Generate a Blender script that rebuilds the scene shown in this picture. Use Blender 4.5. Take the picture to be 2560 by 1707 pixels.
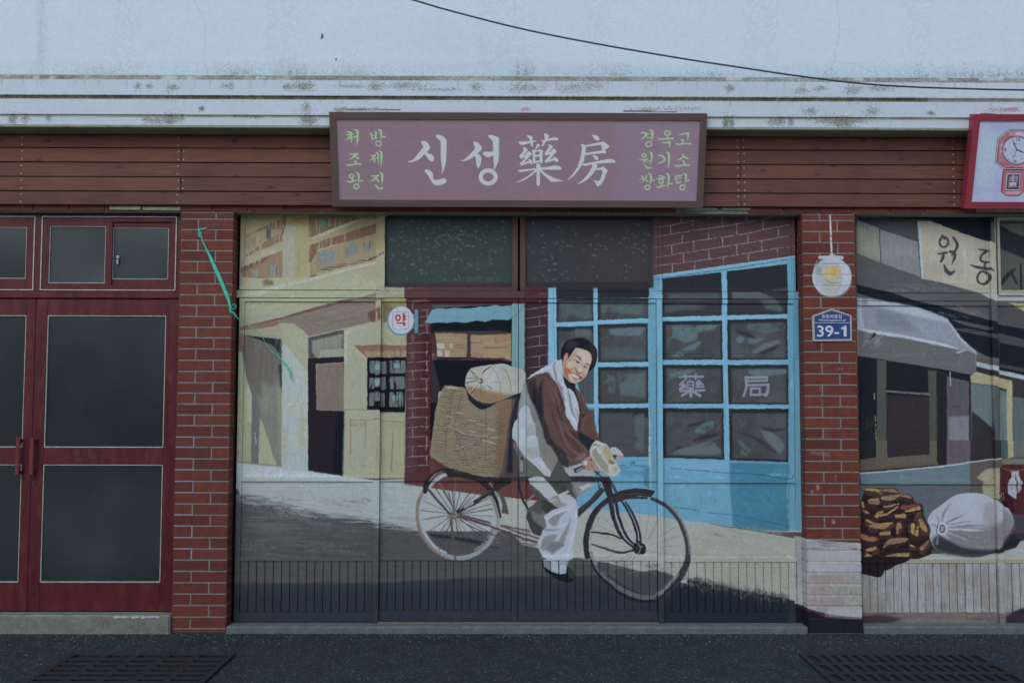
import bpy, bmesh, math, random
import numpy as np
from mathutils import Matrix, Vector

for o in list(bpy.data.objects): bpy.data.objects.remove(o)
scene = bpy.context.scene
COL = scene.collection
# ---- photograph's camera: 35 mm lens, eye 1.6 m above the road, 7 m from the facade ----
CAM_D, CAM_H = 7.0, 1.606
YAW, PITCH, ROLL = math.radians(0.37), math.radians(3.4), math.radians(0.12)
FPX = 2560 * 35.0 / 36.0
_f = np.array([math.sin(YAW) * math.cos(PITCH), math.cos(YAW) * math.cos(PITCH), math.sin(PITCH)])
_r0 = np.array([math.cos(YAW), -math.sin(YAW), 0.0])
_u0 = np.cross(_r0, _f)
_r = math.cos(ROLL) * _r0 + math.sin(ROLL) * _u0
_u = -math.sin(ROLL) * _r0 + math.cos(ROLL) * _u0
CAM = np.array([0.0, -CAM_D, CAM_H])
cam = bpy.data.cameras.new("camera"); cam.lens = 35; cam.sensor_width = 36; cam.clip_start = .05; cam.clip_end = 500
camo = bpy.data.objects.new("camera", cam); COL.objects.link(camo)
camo.matrix_world = Matrix([[_r[0], _u[0], -_f[0], CAM[0]], [_r[1], _u[1], -_f[1], CAM[1]], [_r[2], _u[2], -_f[2], CAM[2]], [0, 0, 0, 1]])
scene.camera = camo
# ---- soft daylight from a hazy sky; the facade itself is in open shade ----
SUN_EL, SUN_AZ = math.radians(40), math.radians(200)      # azimuth clockwise from +Y, so the sun is high behind the photographer
world = bpy.data.worlds.new("World"); scene.world = world; world.use_nodes = True
wn = world.node_tree.nodes; wl = world.node_tree.links
sky = wn.new("ShaderNodeTexSky"); sky.sky_type = 'NISHITA'; sky.sun_disc = False
sky.sun_elevation = SUN_EL; sky.sun_rotation = SUN_AZ; sky.air_density = 1.0; sky.dust_density = 1.0; sky.ozone_density = 1.2
wl.new(sky.outputs[0], wn["Background"].inputs[0]); wn["Background"].inputs[1].default_value = 0.15
sun = bpy.data.lights.new("sun", 'SUN'); sun.energy = 0.5; sun.angle = math.radians(35); sun.color = (1.0, .97, .93)
suno = bpy.data.objects.new("sun", sun); COL.objects.link(suno)
sd = Vector((math.sin(SUN_AZ) * math.cos(SUN_EL), math.cos(SUN_AZ) * math.cos(SUN_EL), math.sin(SUN_EL)))
suno.rotation_euler = sd.to_track_quat('Z', 'Y').to_euler(); suno.location = sd * 30
scene.view_settings.view_transform = 'Standard'; scene.view_settings.look = 'None'
scene.view_settings.exposure = 0.17; scene.view_settings.gamma = 1.0; scene.view_settings.use_curve_mapping = False
KR, KG, KB = 1.9, 1.78, 1.58        # albedo of a paint = K * its linear colour in the shade of the photograph
def hit(P, O, N):
    """photo points (2560 px wide) -> points on the world plane through O with normal N"""
    P = np.atleast_2d(np.asarray(P, float))
    d = FPX * _f + (P[:, :1] - 1280) * _r - (P[:, 1:2] - 853.5) * _u
    t = ((np.asarray(O) - CAM) @ np.asarray(N)) / (d @ np.asarray(N))
    return CAM + d * t[:, None]

def X(px, py, Y=0.0): return float(hit([(px, py)], (0, Y, 0), (0, 1, 0))[0][0])
def Zh(px, py, Y=0.0): return float(hit([(px, py)], (0, Y, 0), (0, 1, 0))[0][2])

rng = np.random.default_rng(7)
def upsample(g, h, w):
    yi = np.linspace(0, g.shape[0] - 1, h); xi = np.linspace(0, g.shape[1] - 1, w)
    y0 = np.minimum(yi.astype(int), g.shape[0] - 2); x0 = np.minimum(xi.astype(int), g.shape[1] - 2)
    fy = (yi - y0)[:, None]; fx = (xi - x0)[None]
    fy = fy * fy * (3 - 2 * fy); fx = fx * fx * (3 - 2 * fx)
    a = g[y0]; b = g[y0 + 1]
    r = a * (1 - fy) + b * fy
    return (r[:, x0] * (1 - fx) + r[:, x0 + 1] * fx).astype(np.float32)
def noise(h, w, sy, sx, octv=3):
    o = np.zeros((h, w), np.float32); A = 0; a = 1.0
    for k in range(octv):
        gy = max(2, int(h / sy) + 2); gx = max(2, int(w / sx) + 2)
        o += a * upsample(rng.random((gy, gx)).astype(np.float32), h, w); A += a
        a *= .6; sy = max(1, sy / 2); sx = max(1, sx / 2)
    o /= A
    return np.clip((o - .5) * 2.0 + .5, 0, 1)

def crom(p, closed, n=5):
    p = np.asarray(p, float); m = len(p)
    if m < 3: return p
    out = []
    rngk = range(m) if closed else range(m - 1)
    for i in rngk:
        if closed: a, b, c, d = p[(i - 1) % m], p[i], p[(i + 1) % m], p[(i + 2) % m]
        else: a, b, c, d = p[max(i - 1, 0)], p[i], p[i + 1], p[min(i + 2, m - 1)]
        for k in range(n):
            t = k / n
            out.append(.5 * (2 * b + (c - a) * t + (2 * a - 5 * b + 4 * c - d) * t * t + (3 * b - a - 3 * c + d) * t ** 3))
    if not closed: out.append(p[-1])
    return np.array(out)

def parse(s):
    if isinstance(s, str): return [tuple(float(v) for v in q.split(',')) for q in s.split()]
    return [tuple(q) for q in s]

class Canvas:
    """a painted surface lying on a world plane: origin O (lower left), unit axes U (across), V (up)"""
    def __init__(s, O, U, V, wm, hm, res, base=(128, 128, 128), alpha=1.0):
        s.O, s.U, s.V = np.array(O, float), np.array(U, float), np.array(V, float)
        s.N = np.cross(s.U, s.V); s.res = res; s.w = int(wm * res); s.h = int(hm * res); s.wm = wm; s.hm = hm
        s.rgb = np.empty((s.h, s.w, 3), np.float32); s.rgb[:] = base
        s.a = np.full((s.h, s.w), alpha, np.float32)
        h, w = s.h, s.w
        s.nz = {'h': noise(h, w, 4, 70), 'v': noise(h, w, 70, 4), 'b': noise(h, w, 50, 50, 4), 'f': noise(h, w, 5, 5, 2)}
        s.k = res * CAM_D / FPX          # canvas px per photo px
        s.fr = (0, 0, 1); s.plane = s.O
    def F(s, ox, oy, z, plane=None):
        s.fr = (ox, oy, z); s.plane = s.O if plane is None else np.array(plane, float)
    def cp(s, pts):
        ox, oy, z = s.fr
        P = np.array([(ox + x / z, oy + y / z) for x, y in pts])
        W = hit(P, s.plane, s.N) - s.O
        return np.stack([W @ s.U * s.res, s.h - W @ s.V * s.res], 1)
    def blend(s, m, y0, x0, col, a=1, tex=None, amt=.12, dry=0, dd=None, col2=None, soft=0, mottle=0):
        if soft:
            r = max(1, int(round(soft * s.k * (.7 if s.fr[2] < 6 else .4)))); m = np.pad(m, 2 * r); y0 -= 2 * r; x0 -= 2 * r
            for _ in range(2):
                for ax in (0, 1):
                    c = np.cumsum(np.pad(m, [(r + 1, r) if i == ax else (0, 0) for i in (0, 1)]), ax)
                    n = m.shape[ax]
                    m = (np.take(c, range(2 * r + 1, 2 * r + 1 + n), ax) - np.take(c, range(0, n), ax)) / (2 * r + 1) if False else \
                        (np.take(c, np.arange(n) + 2 * r, ax) - np.take(c, np.maximum(np.arange(n) - 1, 0), ax)) / (2 * r + 1)
        h, w = m.shape
        ya, xa = max(0, -y0), max(0, -x0); yb, xb = min(h, s.h - y0), min(w, s.w - x0)
        if ya >= yb or xa >= xb: return
        m = m[ya:yb, xa:xb]; sl = (slice(y0 + ya, y0 + yb), slice(x0 + xa, x0 + xb))
        if dry:
            n = s.nz[dd or tex or 'h'][sl]; m = m * np.clip((n - dry) * 4 + .5, 0, 1)
        m = np.clip(m * a, 0, 1)[..., None]
        C = np.array(col, np.float32)[None, None]
        if col2 is not None:
            n = np.clip((s.nz['b'][sl] - .5) * 1.6 + .5, 0, 1)[..., None]; C = C * (1 - n) + np.array(col2, np.float32) * n
        if amt: C = C * (1 + amt * (.5 if tex is None else .6) * (s.nz[tex or 'f'][sl][..., None] - .5)) * (1 + .025 * (s.nz['f'][sl][..., None] - .5))
        s.rgb[sl] = s.rgb[sl] * (1 - m) + C * m
        s.a[sl] = np.maximum(s.a[sl], m[..., 0])
    def poly(s, pts, col, sm=False, **kw):
        q = s.cp(parse(pts))
        if sm: q = crom(q, True)
        x0 = int(math.floor(max(q[:, 0].min(), -5))); x1 = int(math.ceil(min(q[:, 0].max(), s.w + 5)))
        y0 = int(math.floor(max(q[:, 1].min(), -5))); y1 = int(math.ceil(min(q[:, 1].max(), s.h + 5)))
        if x1 <= x0 or y1 <= y0: return
        SS = 3; ys = y0 + (np.arange((y1 - y0) * SS) + .5) / SS
        A = q; B = np.roll(q, -1, 0)
        ya, yb = A[:, 1][None], B[:, 1][None]; Y = ys[:, None]
        cr = (ya <= Y) != (yb <= Y)
        with np.errstate(all='ignore'):
            xs = A[:, 0][None] + (Y - ya) / (yb - ya) * (B[:, 0] - A[:, 0])[None]
        xs = np.where(cr, xs, 1e9); xs.sort(1)
        n = int(cr.sum(1).max()) // 2; px = np.arange(x0, x1, dtype=np.float32)[None]
        cov = np.zeros((len(ys), x1 - x0), np.float32)
        for k in range(n):
            a, b = xs[:, 2 * k:2 * k + 1], xs[:, 2 * k + 1:2 * k + 2]
            ok = b < 1e8
            cov += np.where(ok, np.clip(b - px, 0, 1) - np.clip(a - px, 0, 1), 0)
        m = cov.reshape(y1 - y0, SS, -1).mean(1)
        s.blend(np.clip(m, 0, 1), y0, x0, col, **kw)
    def line(s, pts, w, col, sm=True, **kw):
        """w: width in frame pixels, or a list of widths along the stroke"""
        p = parse(pts); z = s.fr[2]
        q = s.cp(p)
        ws = np.interp(np.linspace(0, 1, len(p)), np.linspace(0, 1, len(w)), w) if isinstance(w, (list, tuple)) else np.full(len(p), float(w))
        r = ws / z * s.k / 2
        qq = np.column_stack([q, r])
        if sm and len(p) > 2: qq = crom(qq, False)
        R = max(qq[:, 2].max(), .5) + 2
        x0 = int(qq[:, 0].min() - R); x1 = int(qq[:, 0].max() + R) + 1; y0 = int(qq[:, 1].min() - R); y1 = int(qq[:, 1].max() + R) + 1
        m = np.zeros((y1 - y0, x1 - x0), np.float32)
        for a, b in zip(qq[:-1], qq[1:]):
            rr = max(a[2], b[2], .3) + 1.5
            xa = int(min(a[0], b[0]) - rr) - x0; xb = int(max(a[0], b[0]) + rr) + 2 - x0
            yA = int(min(a[1], b[1]) - rr) - y0; yB = int(max(a[1], b[1]) + rr) + 2 - y0
            xa, yA = max(xa, 0), max(yA, 0)
            yy, xx = np.mgrid[yA:yB, xa:xb]; sub = m[yA:yB, xa:xb]; yy = yy[:sub.shape[0], :sub.shape[1]]; xx = xx[:sub.shape[0], :sub.shape[1]]
            xx = xx + x0 + .5; yy = yy + y0 + .5
            dx, dy = b[0] - a[0], b[1] - a[1]; L = dx * dx + dy * dy + 1e-9
            t = np.clip(((xx - a[0]) * dx + (yy - a[1]) * dy) / L, 0, 1)
            d = np.hypot(xx - a[0] - t * dx, yy - a[1] - t * dy); rad = a[2] + (b[2] - a[2]) * t
            v = np.clip(rad - d + .5, 0, 1) * np.clip(rad * 2 + .25, 0, 1)
            np.maximum(sub, v, out=sub)
        s.blend(m, y0, x0, col, **kw)
    def ell(s, cx, cy, rx, ry, col, n=28, rot=0, **kw):
        c, q = math.cos(rot), math.sin(rot)
        s.poly([(cx + rx * math.cos(t) * c - ry * math.sin(t) * q, cy + rx * math.cos(t) * q + ry * math.sin(t) * c)
                for t in np.linspace(0, 2 * math.pi, n, endpoint=False)], col, **kw)
    def ring(s, cx, cy, rx, ry, w, col, a0=0, a1=360, rot=0, **kw):
        c, q = math.cos(rot), math.sin(rot)
        s.line([(cx + rx * math.cos(t) * c - ry * math.sin(t) * q, cy + rx * math.cos(t) * q + ry * math.sin(t) * c)
                for t in np.radians(np.linspace(a0, a1, 30))], w, col, sm=False, **kw)

def brushwork(M, n, seed=2, keep=()):
    """go over the finished picture the way a wide, half-dry brush does: ragged edges, then short strokes that follow the shapes"""
    h, w = M.h, M.w; r_ = np.random.default_rng(seed)
    dx = (noise(h, w, 14, 14, 2) - .5) * 1.1 + (noise(h, w, 5, 5, 1) - .5) * .8; dy = (noise(h, w, 14, 14, 2) - .5) * 1.1 + (noise(h, w, 5, 5, 1) - .5) * .8
    for (x0, y0, x1, y1) in keep: dx[y0:y1, x0:x1] *= .3; dy[y0:y1, x0:x1] *= .3
    yy, xx = np.mgrid[0:h, 0:w].astype(np.float32); fx, fy = np.clip(xx + dx, 0, w - 1.01), np.clip(yy + dy, 0, h - 1.01)
    ix, iy = fx.astype(int), fy.astype(int); tx, ty = (fx - ix)[..., None], (fy - iy)[..., None]
    s = M.rgb; M.rgb = (s[iy, ix] * (1 - tx) + s[iy, ix + 1] * tx) * (1 - ty) + (s[iy + 1, ix] * (1 - tx) + s[iy + 1, ix + 1] * tx) * ty
    L = M.rgb.mean(2); 
    for _ in range(3): L = (L + np.roll(L, 1, 0) + np.roll(L, -1, 0) + np.roll(L, 1, 1) + np.roll(L, -1, 1)) / 5
    gy, gx = np.gradient(L); G = np.hypot(gx, gy)
    Gs = G.copy()
    for k in (4, 8):
        for ax in (0, 1): Gs = np.maximum(Gs, np.maximum(np.roll(Gs, k, ax), np.roll(Gs, -k, ax)))
    P = np.column_stack([r_.integers(14, w - 14, n), r_.integers(14, h - 14, n)]); src = M.rgb.copy()
    for x, y in P:
        e = Gs[y, x]
        if M.a[y, x] < .5: continue
        big = e < 3.0
        ln, wd = (r_.uniform(14, 46), r_.uniform(2.2, 6.5)) if big else (r_.uniform(5, 14), r_.uniform(1.0, 2.4))
        if any(x0 <= x < x1 and y0 <= y < y1 for x0, y0, x1, y1 in keep): ln *= .35; wd *= .45
        t = math.atan2(gx[y, x], -gy[y, x]) if G[y, x] > .35 else (M.nz['b'][y, x] * 5.0)
        c, q = math.cos(t), math.sin(t); hx, hy = abs(c) * ln / 2 + wd + 1, abs(q) * ln / 2 + wd + 1
        x0, x1, y0, y1 = max(0, int(x - hx)), min(w, int(x + hx) + 2), max(0, int(y - hy)), min(h, int(y + hy) + 2)
        Y, Xx = np.mgrid[y0:y1, x0:x1]; u = (Xx - x) * c + (Y - y) * q; v = -(Xx - x) * q + (Y - y) * c
        m = np.clip(wd / 2 - np.abs(v) + .5, 0, 1) * np.clip((ln / 2 - np.abs(u)) / (ln * .3), 0, 1)
        m = m * np.clip((M.nz['f'][y0:y1, x0:x1] - .38) * 4 + .5, 0, 1) * r_.uniform(.35, .85)
        d = np.abs(src[y0:y1, x0:x1].mean(2) - src[y, x].mean()); m = (m * np.clip(1.6 - d / 9, 0, 1))[..., None]
        col = src[y, x] * r_.uniform(.88, 1.11) + r_.uniform(-3, 3, 3)
        M.rgb[y0:y1, x0:x1] = M.rgb[y0:y1, x0:x1] * (1 - m) + col * m
# =================== the mural, painted on the shutters (flat paint, drawn stroke by stroke) ===================
DOOR_Y = 0.11
MX0, MX1, MZ1 = X(560, 1000, DOOR_Y), X(2860, 1000, DOOR_Y), 3.05
def paint_mural():
    M = Canvas((MX0, DOOR_Y, -0.02), (1, 0, 0), (0, 0, 1), MX1 - MX0, MZ1 + .02, 400, (80, 80, 84))
    po, li, el, ri, F = M.poly, M.line, M.ell, M.ring, M.F
    R = random.Random(5)
    fA, fB, fC, fD, fE, fF, fG, fH, fK = (580, 520, 4), (1000, 720, 4), (1560, 520, 4), (580, 900, 4), (1500, 900, 4), (1000, 1100, 4), (1380, 1160, 4), (940, 520, 4), (580, 1180, 4)
    def smears(x0, y0, x1, y1, n, cols, ln=(20, 60), w=(3, 8), ang=0, a=.5, da=10):
        for _ in range(n):
            x, y = R.uniform(x0, x1), R.uniform(y0, y1); L = R.uniform(*ln); t = math.radians(ang + R.uniform(-da, da))
            dx, dy = math.cos(t) * L / 2, math.sin(t) * L / 2
            dx = min(dx, max(x - x0, x1 - x, 1)); 
            xa, xb, ya, yb = max(x0, min(x1, x - dx)), max(x0, min(x1, x + dx)), max(y0, min(y1, y - dy)), max(y0, min(y1, y + dy))
            W = R.uniform(*w)
            li([(xa, ya), ((xa + xb) / 2 + R.uniform(-1, 1) * W * .3, (ya + yb) / 2 + R.uniform(-1, 1) * W * .3), (xb, yb)], [W * .4, W, W * .5], R.choice(cols), a=a * R.uniform(.5, 1), dry=.35, dd='f', soft=.6)
    # ---- ground, far sides -------------------------------------------------------------
    F(*fK)
    po("-40,-700 2000,-700 6000,-700 6000,1600 -40,1600", (76, 78, 81), tex='h', amt=.14)
    smears(60, 280, 1400, 860, 130, [(88, 94, 98), (66, 66, 68), (100, 106, 108), (92, 94, 92)], (150, 600), (8, 34), 3, .5, 4)
    po("130,460 600,400 700,560 300,610 150,540", (96, 104, 106), soft=14, a=.6, dry=.3, dd='h'); po("350,620 700,590 900,700 500,740", (88, 94, 98), soft=12, a=.5, dry=.3, dd='h'); po("780,490 1000,500 980,560 800,560", (94, 98, 100), soft=8, a=.5)
    po("-40,1105 1480,1095 2600,1040 6000,1000 6000,1600 -40,1600", (51, 58, 68), tex='b', amt=.1, soft=3)
    po("-40,1200 1480,1180 3000,1120 6000,1150 6000,1600 -40,1600", (43, 52, 64), tex='b', amt=.08, soft=8)
    # ---- left: house wall, cream ----------------------------------------------------------
    F(*fA)
    po("0,0 1560,0 1560,2700 0,2700", (149, 149, 130), tex='b', amt=.07)
    po("1480,900 1760,900 1760,2700 1480,2700", (148, 152, 124), tex='v', amt=.06)
    po("60,20 1560,20 1560,420 900,300 60,420", (140, 130, 96), tex='b', amt=.08, soft=14, a=.8)
    po("60,700 1500,700 1500,900 60,1100", (152, 158, 132), tex='h', amt=.06, soft=6, a=.8)
    br, br2 = (114, 86, 76), (126, 104, 88)
    po("130,268 300,178 510,92 512,200 498,270 488,205 330,205 200,235 140,285", br, tex='v', amt=.15, dry=.2, soft=1)
    po("150,290 330,205 480,210 480,240 300,330 150,430", (140, 132, 104), tex='v', amt=.12)
    po("130,470 300,350 420,275 498,232 496,325 370,385 240,430 130,492", br2, tex='v', amt=.2, dry=.15)
    po("120,515 300,430 445,385 430,445 270,520 120,575", (156, 154, 132), dry=.15, dd='v')
    po("85,605 300,515 500,415 500,690 300,702 90,690", (130, 114, 94), tex='v', amt=.15)
    po("90,590 300,500 420,450 300,545 90,640", br, dry=.3, dd='v')
    for q in ("325,190 380,185 378,305 330,300", ): po(q, (92, 96, 100), dry=.3, dd='v', soft=2)
    li("352,215 354,290", 14, (62, 66, 76), dry=.25, dd='v'); li("375,220 374,290", 8, (66, 70, 78), dry=.2, dd='v')
    po("150,290 235,285 225,350 150,345", (122, 122, 108), soft=3, a=.8)
    po("190,610 265,600 260,680 190,680", (124, 134, 136), soft=2, a=.9); po("372,570 436,565 432,680 375,685", (122, 132, 134), dry=.2, dd='v')
    li("438,580 436,660", 8, (82, 82, 84), dry=.3, dd='v')
    po("505,165 640,185 640,690 505,690", (148, 148, 134), tex='v', amt=.1); po("640,60 762,60 762,680 640,690", (150, 144, 108), tex='v', amt=.1)
    po("510,50 762,50 762,170 510,150", (142, 130, 88), soft=3)
    li("520,60 525,150 500,260", [20, 14, 6], (96, 74, 58), dry=.2, dd='v')
    po("762,62 1210,62 1260,115 1000,215 790,288 762,292", (116, 92, 76), tex='v', amt=.14, dry=.12)
    po("762,62 1440,60 1440,100 1000,95 762,100", (110, 96, 64), a=.7, soft=2)
    el(898, 145, 38, 40, (92, 124, 114), soft=1); el(1085, 112, 26, 12, (90, 118, 110), soft=1)
    po("785,292 950,225 1130,150 1250,115 1180,165 960,255 800,312", (160, 160, 142), dry=.1, dd='h')
    po("765,372 900,320 1100,262 1440,150 1440,258 1100,345 850,412 830,520 765,545", (116, 88, 76), tex='v', amt=.18, dry=.1)
    po("775,560 850,432 1100,350 1440,250 1440,478 900,602 775,690", (138, 128, 102), tex='v', amt=.16)
    po("860,445 900,425 1010,415 1025,490 1005,545 880,572 855,520", (112, 128, 130), soft=2, dry=.15, dd='v'); li("935,430 938,560", 8, (128, 110, 104), a=.7)
    po("1128,385 1175,355 1250,345 1250,430 1185,485 1130,482", (110, 124, 126), soft=2, dry=.18, dd='v'); li("1140,400 1142,470", 8, (80, 84, 92), a=.7)
    po("1305,350 1395,330 1390,410 1310,445", (112, 122, 116), soft=2, dry=.2, dd='v'); li("1375,330 1375,400", 12, (70, 74, 76), a=.8); li("1312,340 1312,390", 8, (78, 80, 80), a=.8)
    po("765,690 900,600 1440,480 1440,515 1120,585 940,640 780,692", (108, 92, 74), tex='h', dry=.25, dd='h', amt=.1)
    li("1372,515 1420,495", 18, (102, 68, 58), dry=.2, dd='v'); li("1436,488 1512,445", 16, (104, 74, 62), dry=.3, dd='v')
    po("560,740 800,692 1100,605 1440,525 1440,545 1100,630 700,740", (164, 166, 152), soft=1.5)
    po("290,722 330,700 410,722 400,765 310,772", (112, 102, 90), dry=.3, dd='h', soft=2)
    po("110,850 300,810 460,760 760,712 500,790 260,870 110,880", (164, 168, 156), soft=2, dry=.1, dd='h')
    for q, w in (("1040,888 1290,830", 26), ("720,800 870,720", 14), ("760,965 960,918", 16), ("230,1088 490,1022", 16), ("1370,800 1432,780", 14), ("168,960 170,1040", 24), ("930,760 925,860", 12), ("1040,715 1040,770", 10), ("1132,705 1134,760", 12), ("1060,660 1200,655", 8), ("360,915 350,960", 18), ("1080,600 1260,560", 10)):
        li(q, w, (112, 150, 170), a=.55, dry=.38, dd='f', soft=1)
    smears(110, 940, 1400, 1060, 16, [(160, 166, 146), (140, 146, 126)], (80, 260), (8, 20), -14, .5, 4)
    po("80,1195 300,1150 620,1068 1000,962 1200,915 1440,850 1625,842 1612,900 1440,930 1432,1132 1100,1205 760,1280 700,1215 610,1150 480,1150 250,1245 80,1260", (118, 110, 102), tex='h', amt=.14)
    smears(640, 1000, 1420, 1150, 40, [(104, 96, 92), (134, 132, 124), (124, 114, 104)], (160, 420), (8, 22), -12, .55, 4)
    li("110,1182 400,1122 620,1065 1000,960 1200,918", [8, 20, 26, 34, 30], (102, 78, 74), dry=.12, dd='h')
    po("70,1190 300,1150 460,1135 440,1175 250,1200 80,1228", (132, 98, 88), dry=.15, dd='h')
    po("1340,1040 1480,980 1484,1100 1430,1132 1370,1120", (104, 74, 70), dry=.18, dd='v', soft=2)
    po("1410,850 1620,845 1612,895 1480,905", (120, 116, 112), dry=.2, dd='h')
    po("70,1225 260,1205 485,1175 492,1300 250,1272 110,1262 70,1250", (142, 144, 124), tex='h')
    # doorway wall in shade (left)
    po("70,1262 120,1268 480,1312 492,1640 492,2580 60,2580", (112, 118, 110), tex='v', amt=.12)
    po("70,1262 470,1320 470,1640 300,1900 60,1750", (98, 96, 92), tex='v', amt=.16, soft=8)
    po("118,1268 300,1290 490,1308 492,1500 478,1560 470,1450 400,1370 300,1330 230,1305", (38, 44, 52), dry=.12, dd='v')
    po("452,1560 492,1560 492,1860 470,1760", (50, 52, 56), soft=2)
    po("60,1290 110,1290 120,1360 60,1380", (128, 98, 84), soft=3, a=.8)
    F(*fD)
    po("50,-80 100,-80 140,190 192,345 188,1020 50,1010", (146, 154, 128), tex='v', amt=.07); po("130,200 190,345 186,620 140,600", (162, 170, 160), soft=4, a=.7)
    po("140,178 195,335 188,1032 255,1032 272,600 285,520 230,330", (96, 104, 104), tex='v', amt=.08)
    po("290,190 390,300 340,520 280,480", (124, 134, 120), soft=8, a=.7); po("440,250 488,300 488,1040 452,900", (128, 138, 120), soft=4, a=.8)
    po("275,582 300,625 438,1052 258,1036", (148, 156, 128), tex='v', amt=.06)
    li("230,715 225,760 238,830", 9, (150, 162, 164), dry=.35, dd='f')
    F(*fA)
    po("495,1180 540,1170 605,1175 755,1292 758,1760 640,1760 495,1500", (148, 154, 132), tex='v', amt=.05)
    F(*fD)
    po("497,-180 560,-120 650,0 755,120 757,1108 492,1080", (150, 166, 176), tex='v', amt=.09, col2=(158, 168, 160))
    po("650,560 740,560 720,880 660,840", (150, 150, 118), soft=10, a=.7); po("500,650 530,650 530,1060 500,1060", (150, 156, 136), soft=4, a=.8)
    smears(500, 100, 750, 1080, 46, [(168, 182, 192), (138, 150, 156), (158, 170, 180)], (120, 400), (6, 16), 90, .5, 3)
    li("598,55 596,150", 3, (120, 130, 136))
    F(*fA)
    po("757,1292 1114,1214 1116,1600 765,1600", (74, 74, 78), tex='v', amt=.1)
    po("785,1318 1100,1248 1088,1440 1092,1478 830,1492 790,1420", (122, 124, 118), tex='v', amt=.18, soft=1)
    po("880,1420 1112,1405 1112,1478 870,1490", (136, 146, 132), tex='v', amt=.08)
    po("1115,1215 1440,1140 1440,2700 1110,2700", (148, 154, 136), tex='v', amt=.05)
    po("1115,1215 1432,1145 1320,1170 1180,1215 1140,1280 1140,1560 1116,1560", (164, 172, 160), soft=2, a=.9)
    F(*fD)
    po("756,-18 1116,-32 1112,500 1095,1158 980,1146 757,1108", (34, 30, 37), tex='v', amt=.1)
    po("1040,520 1112,505 1096,1156 1000,1146", (18, 24, 34), soft=3)
    po("836,40 1112,24 1113,503 845,497", (114, 104, 98), tex='v', amt=.14); li("838,40 845,497 1113,503", 5, (152, 148, 140), sm=False); li("838,42 1112,24", 6, (148, 140, 132))
    smears(855, 60, 1100, 480, 26, [(128, 118, 112), (100, 90, 84)], (100, 300), (5, 12), 90, .5, 3)
    F(*fA)
    po("1215,1372 1480,1366 1742,1372 1742,1492 1340,1492", (124, 98, 82), tex='v', amt=.1); po("1300,1425 1742,1415 1742,1492 1340,1492", (140, 132, 106), dry=.2, dd='v', soft=2)
    li("1190,1385 1325,1488 1340,1568", [10, 16, 12], (162, 164, 150), dry=.15, dd='f')
    F(*fD)
    po("1350,-28 1744,-30 1742,0 1727,522 1482,522 1482,496 1348,492", (15, 21, 29), amt=.05)
    for (a, b, c, d) in ((1375, 5, 1425, 130), (1426, 8, 1482, 150), (1484, 12, 1548, 140), (1572, 2, 1732, 132), (1370, 178, 1420, 288), (1426, 175, 1482, 270), (1484, 168, 1536, 300), (1576, 165, 1726, 292), (1368, 322, 1418, 460), (1424, 315, 1482, 410), (1484, 325, 1524, 470), (1570, 318, 1710, 468)):
        po([(a, b + 8), (a + 10, b), (c - 8, b), (c, b + 10), (c, d - 12), (c - 14, d), (a + 12, d), (a, d - 14)], (96, 106, 108), dry=.16, dd='v', tex='v', amt=.2)
    for q in ("1608,35 1690,30 1680,75 1615,80", "1430,195 1480,190 1478,255 1432,265", "1602,355 1682,352 1675,400 1605,405", "1440,40 1480,30 1480,90 1435,100"):
        po(q, (108, 146, 158), a=.9, dry=.1, dd='v')
    pk = (132, 104, 94)
    li("1120,495 1250,492 1410,500", 12, pk, dry=.2, dd='h'); li("1425,500 1476,506", 12, pk, dry=.2, dd='h'); li("1425,582 1476,585", 10, (124, 84, 78), dry=.1, dd='h'); li("1178,598 1300,598 1400,600", 8, pk, dry=.15, dd='h'); li("1180,595 1182,1060", 9, pk, dry=.4, dd='v')
    li("1330,610 1335,1090", 12, (136, 118, 104), dry=.42, dd='v'); li("1190,640 1320,632", 44, (134, 120, 102), a=.6, dry=.4, dd='v', soft=2); li("1505,620 1540,606 1720,618", 12, pk, dry=.2, dd='h'); li("1600,620 1604,860 1588,1110", 14, pk, dry=.35, dd='v', a=.8)
    li("1580,640 1720,642", 36, (134, 120, 102), a=.5, dry=.4, dd='v', soft=2); li("1490,530 1720,532", 16, pk, a=.6, dry=.4, dd='h'); li("1458,640 1450,1060", 14, (138, 118, 106), a=.5, dry=.4, dd='v')
    # ---- pavement -------------------------------------------------------------------------
    F(*fK)
    pv = (151, 164, 168)
    po("20,-102 490,-42 760,-10 1060,32 1100,46 1430,78 1900,60 6000,60 6000,600 1850,590 1600,520 1480,510 1350,478 1200,455 1000,432 740,385 560,350 370,290 200,270 80,235 60,170 20,160", pv, tex='h', amt=.05)
    po("40,-100 700,-20 1420,80 1420,110 900,60 300,60 40,30", (166, 178, 188), soft=4, a=.8)
    smears(90, 180, 700, 330, 34, [(128, 138, 146), (104, 112, 118), (148, 160, 172)], (160, 420), (10, 22), 10, .55, 3)
    smears(400, 240, 1400, 450, 46, [(132, 142, 148), (160, 172, 182), (118, 124, 124)], (160, 420), (8, 20), 9, .5, 3)
    smears(1050, 250, 1380, 400, 16, [(120, 126, 122), (104, 108, 106)], (60, 160), (10, 20), 15, .5, 8)
    li("1220,210 1230,360", 50, (126, 132, 126), a=.45, soft=6, dry=.35, dd='v')
    smears(1490, 440, 1860, 560, 26, [(130, 138, 138), (98, 102, 104), (150, 160, 162)], (120, 300), (6, 16), 5, .5, 4)
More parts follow.
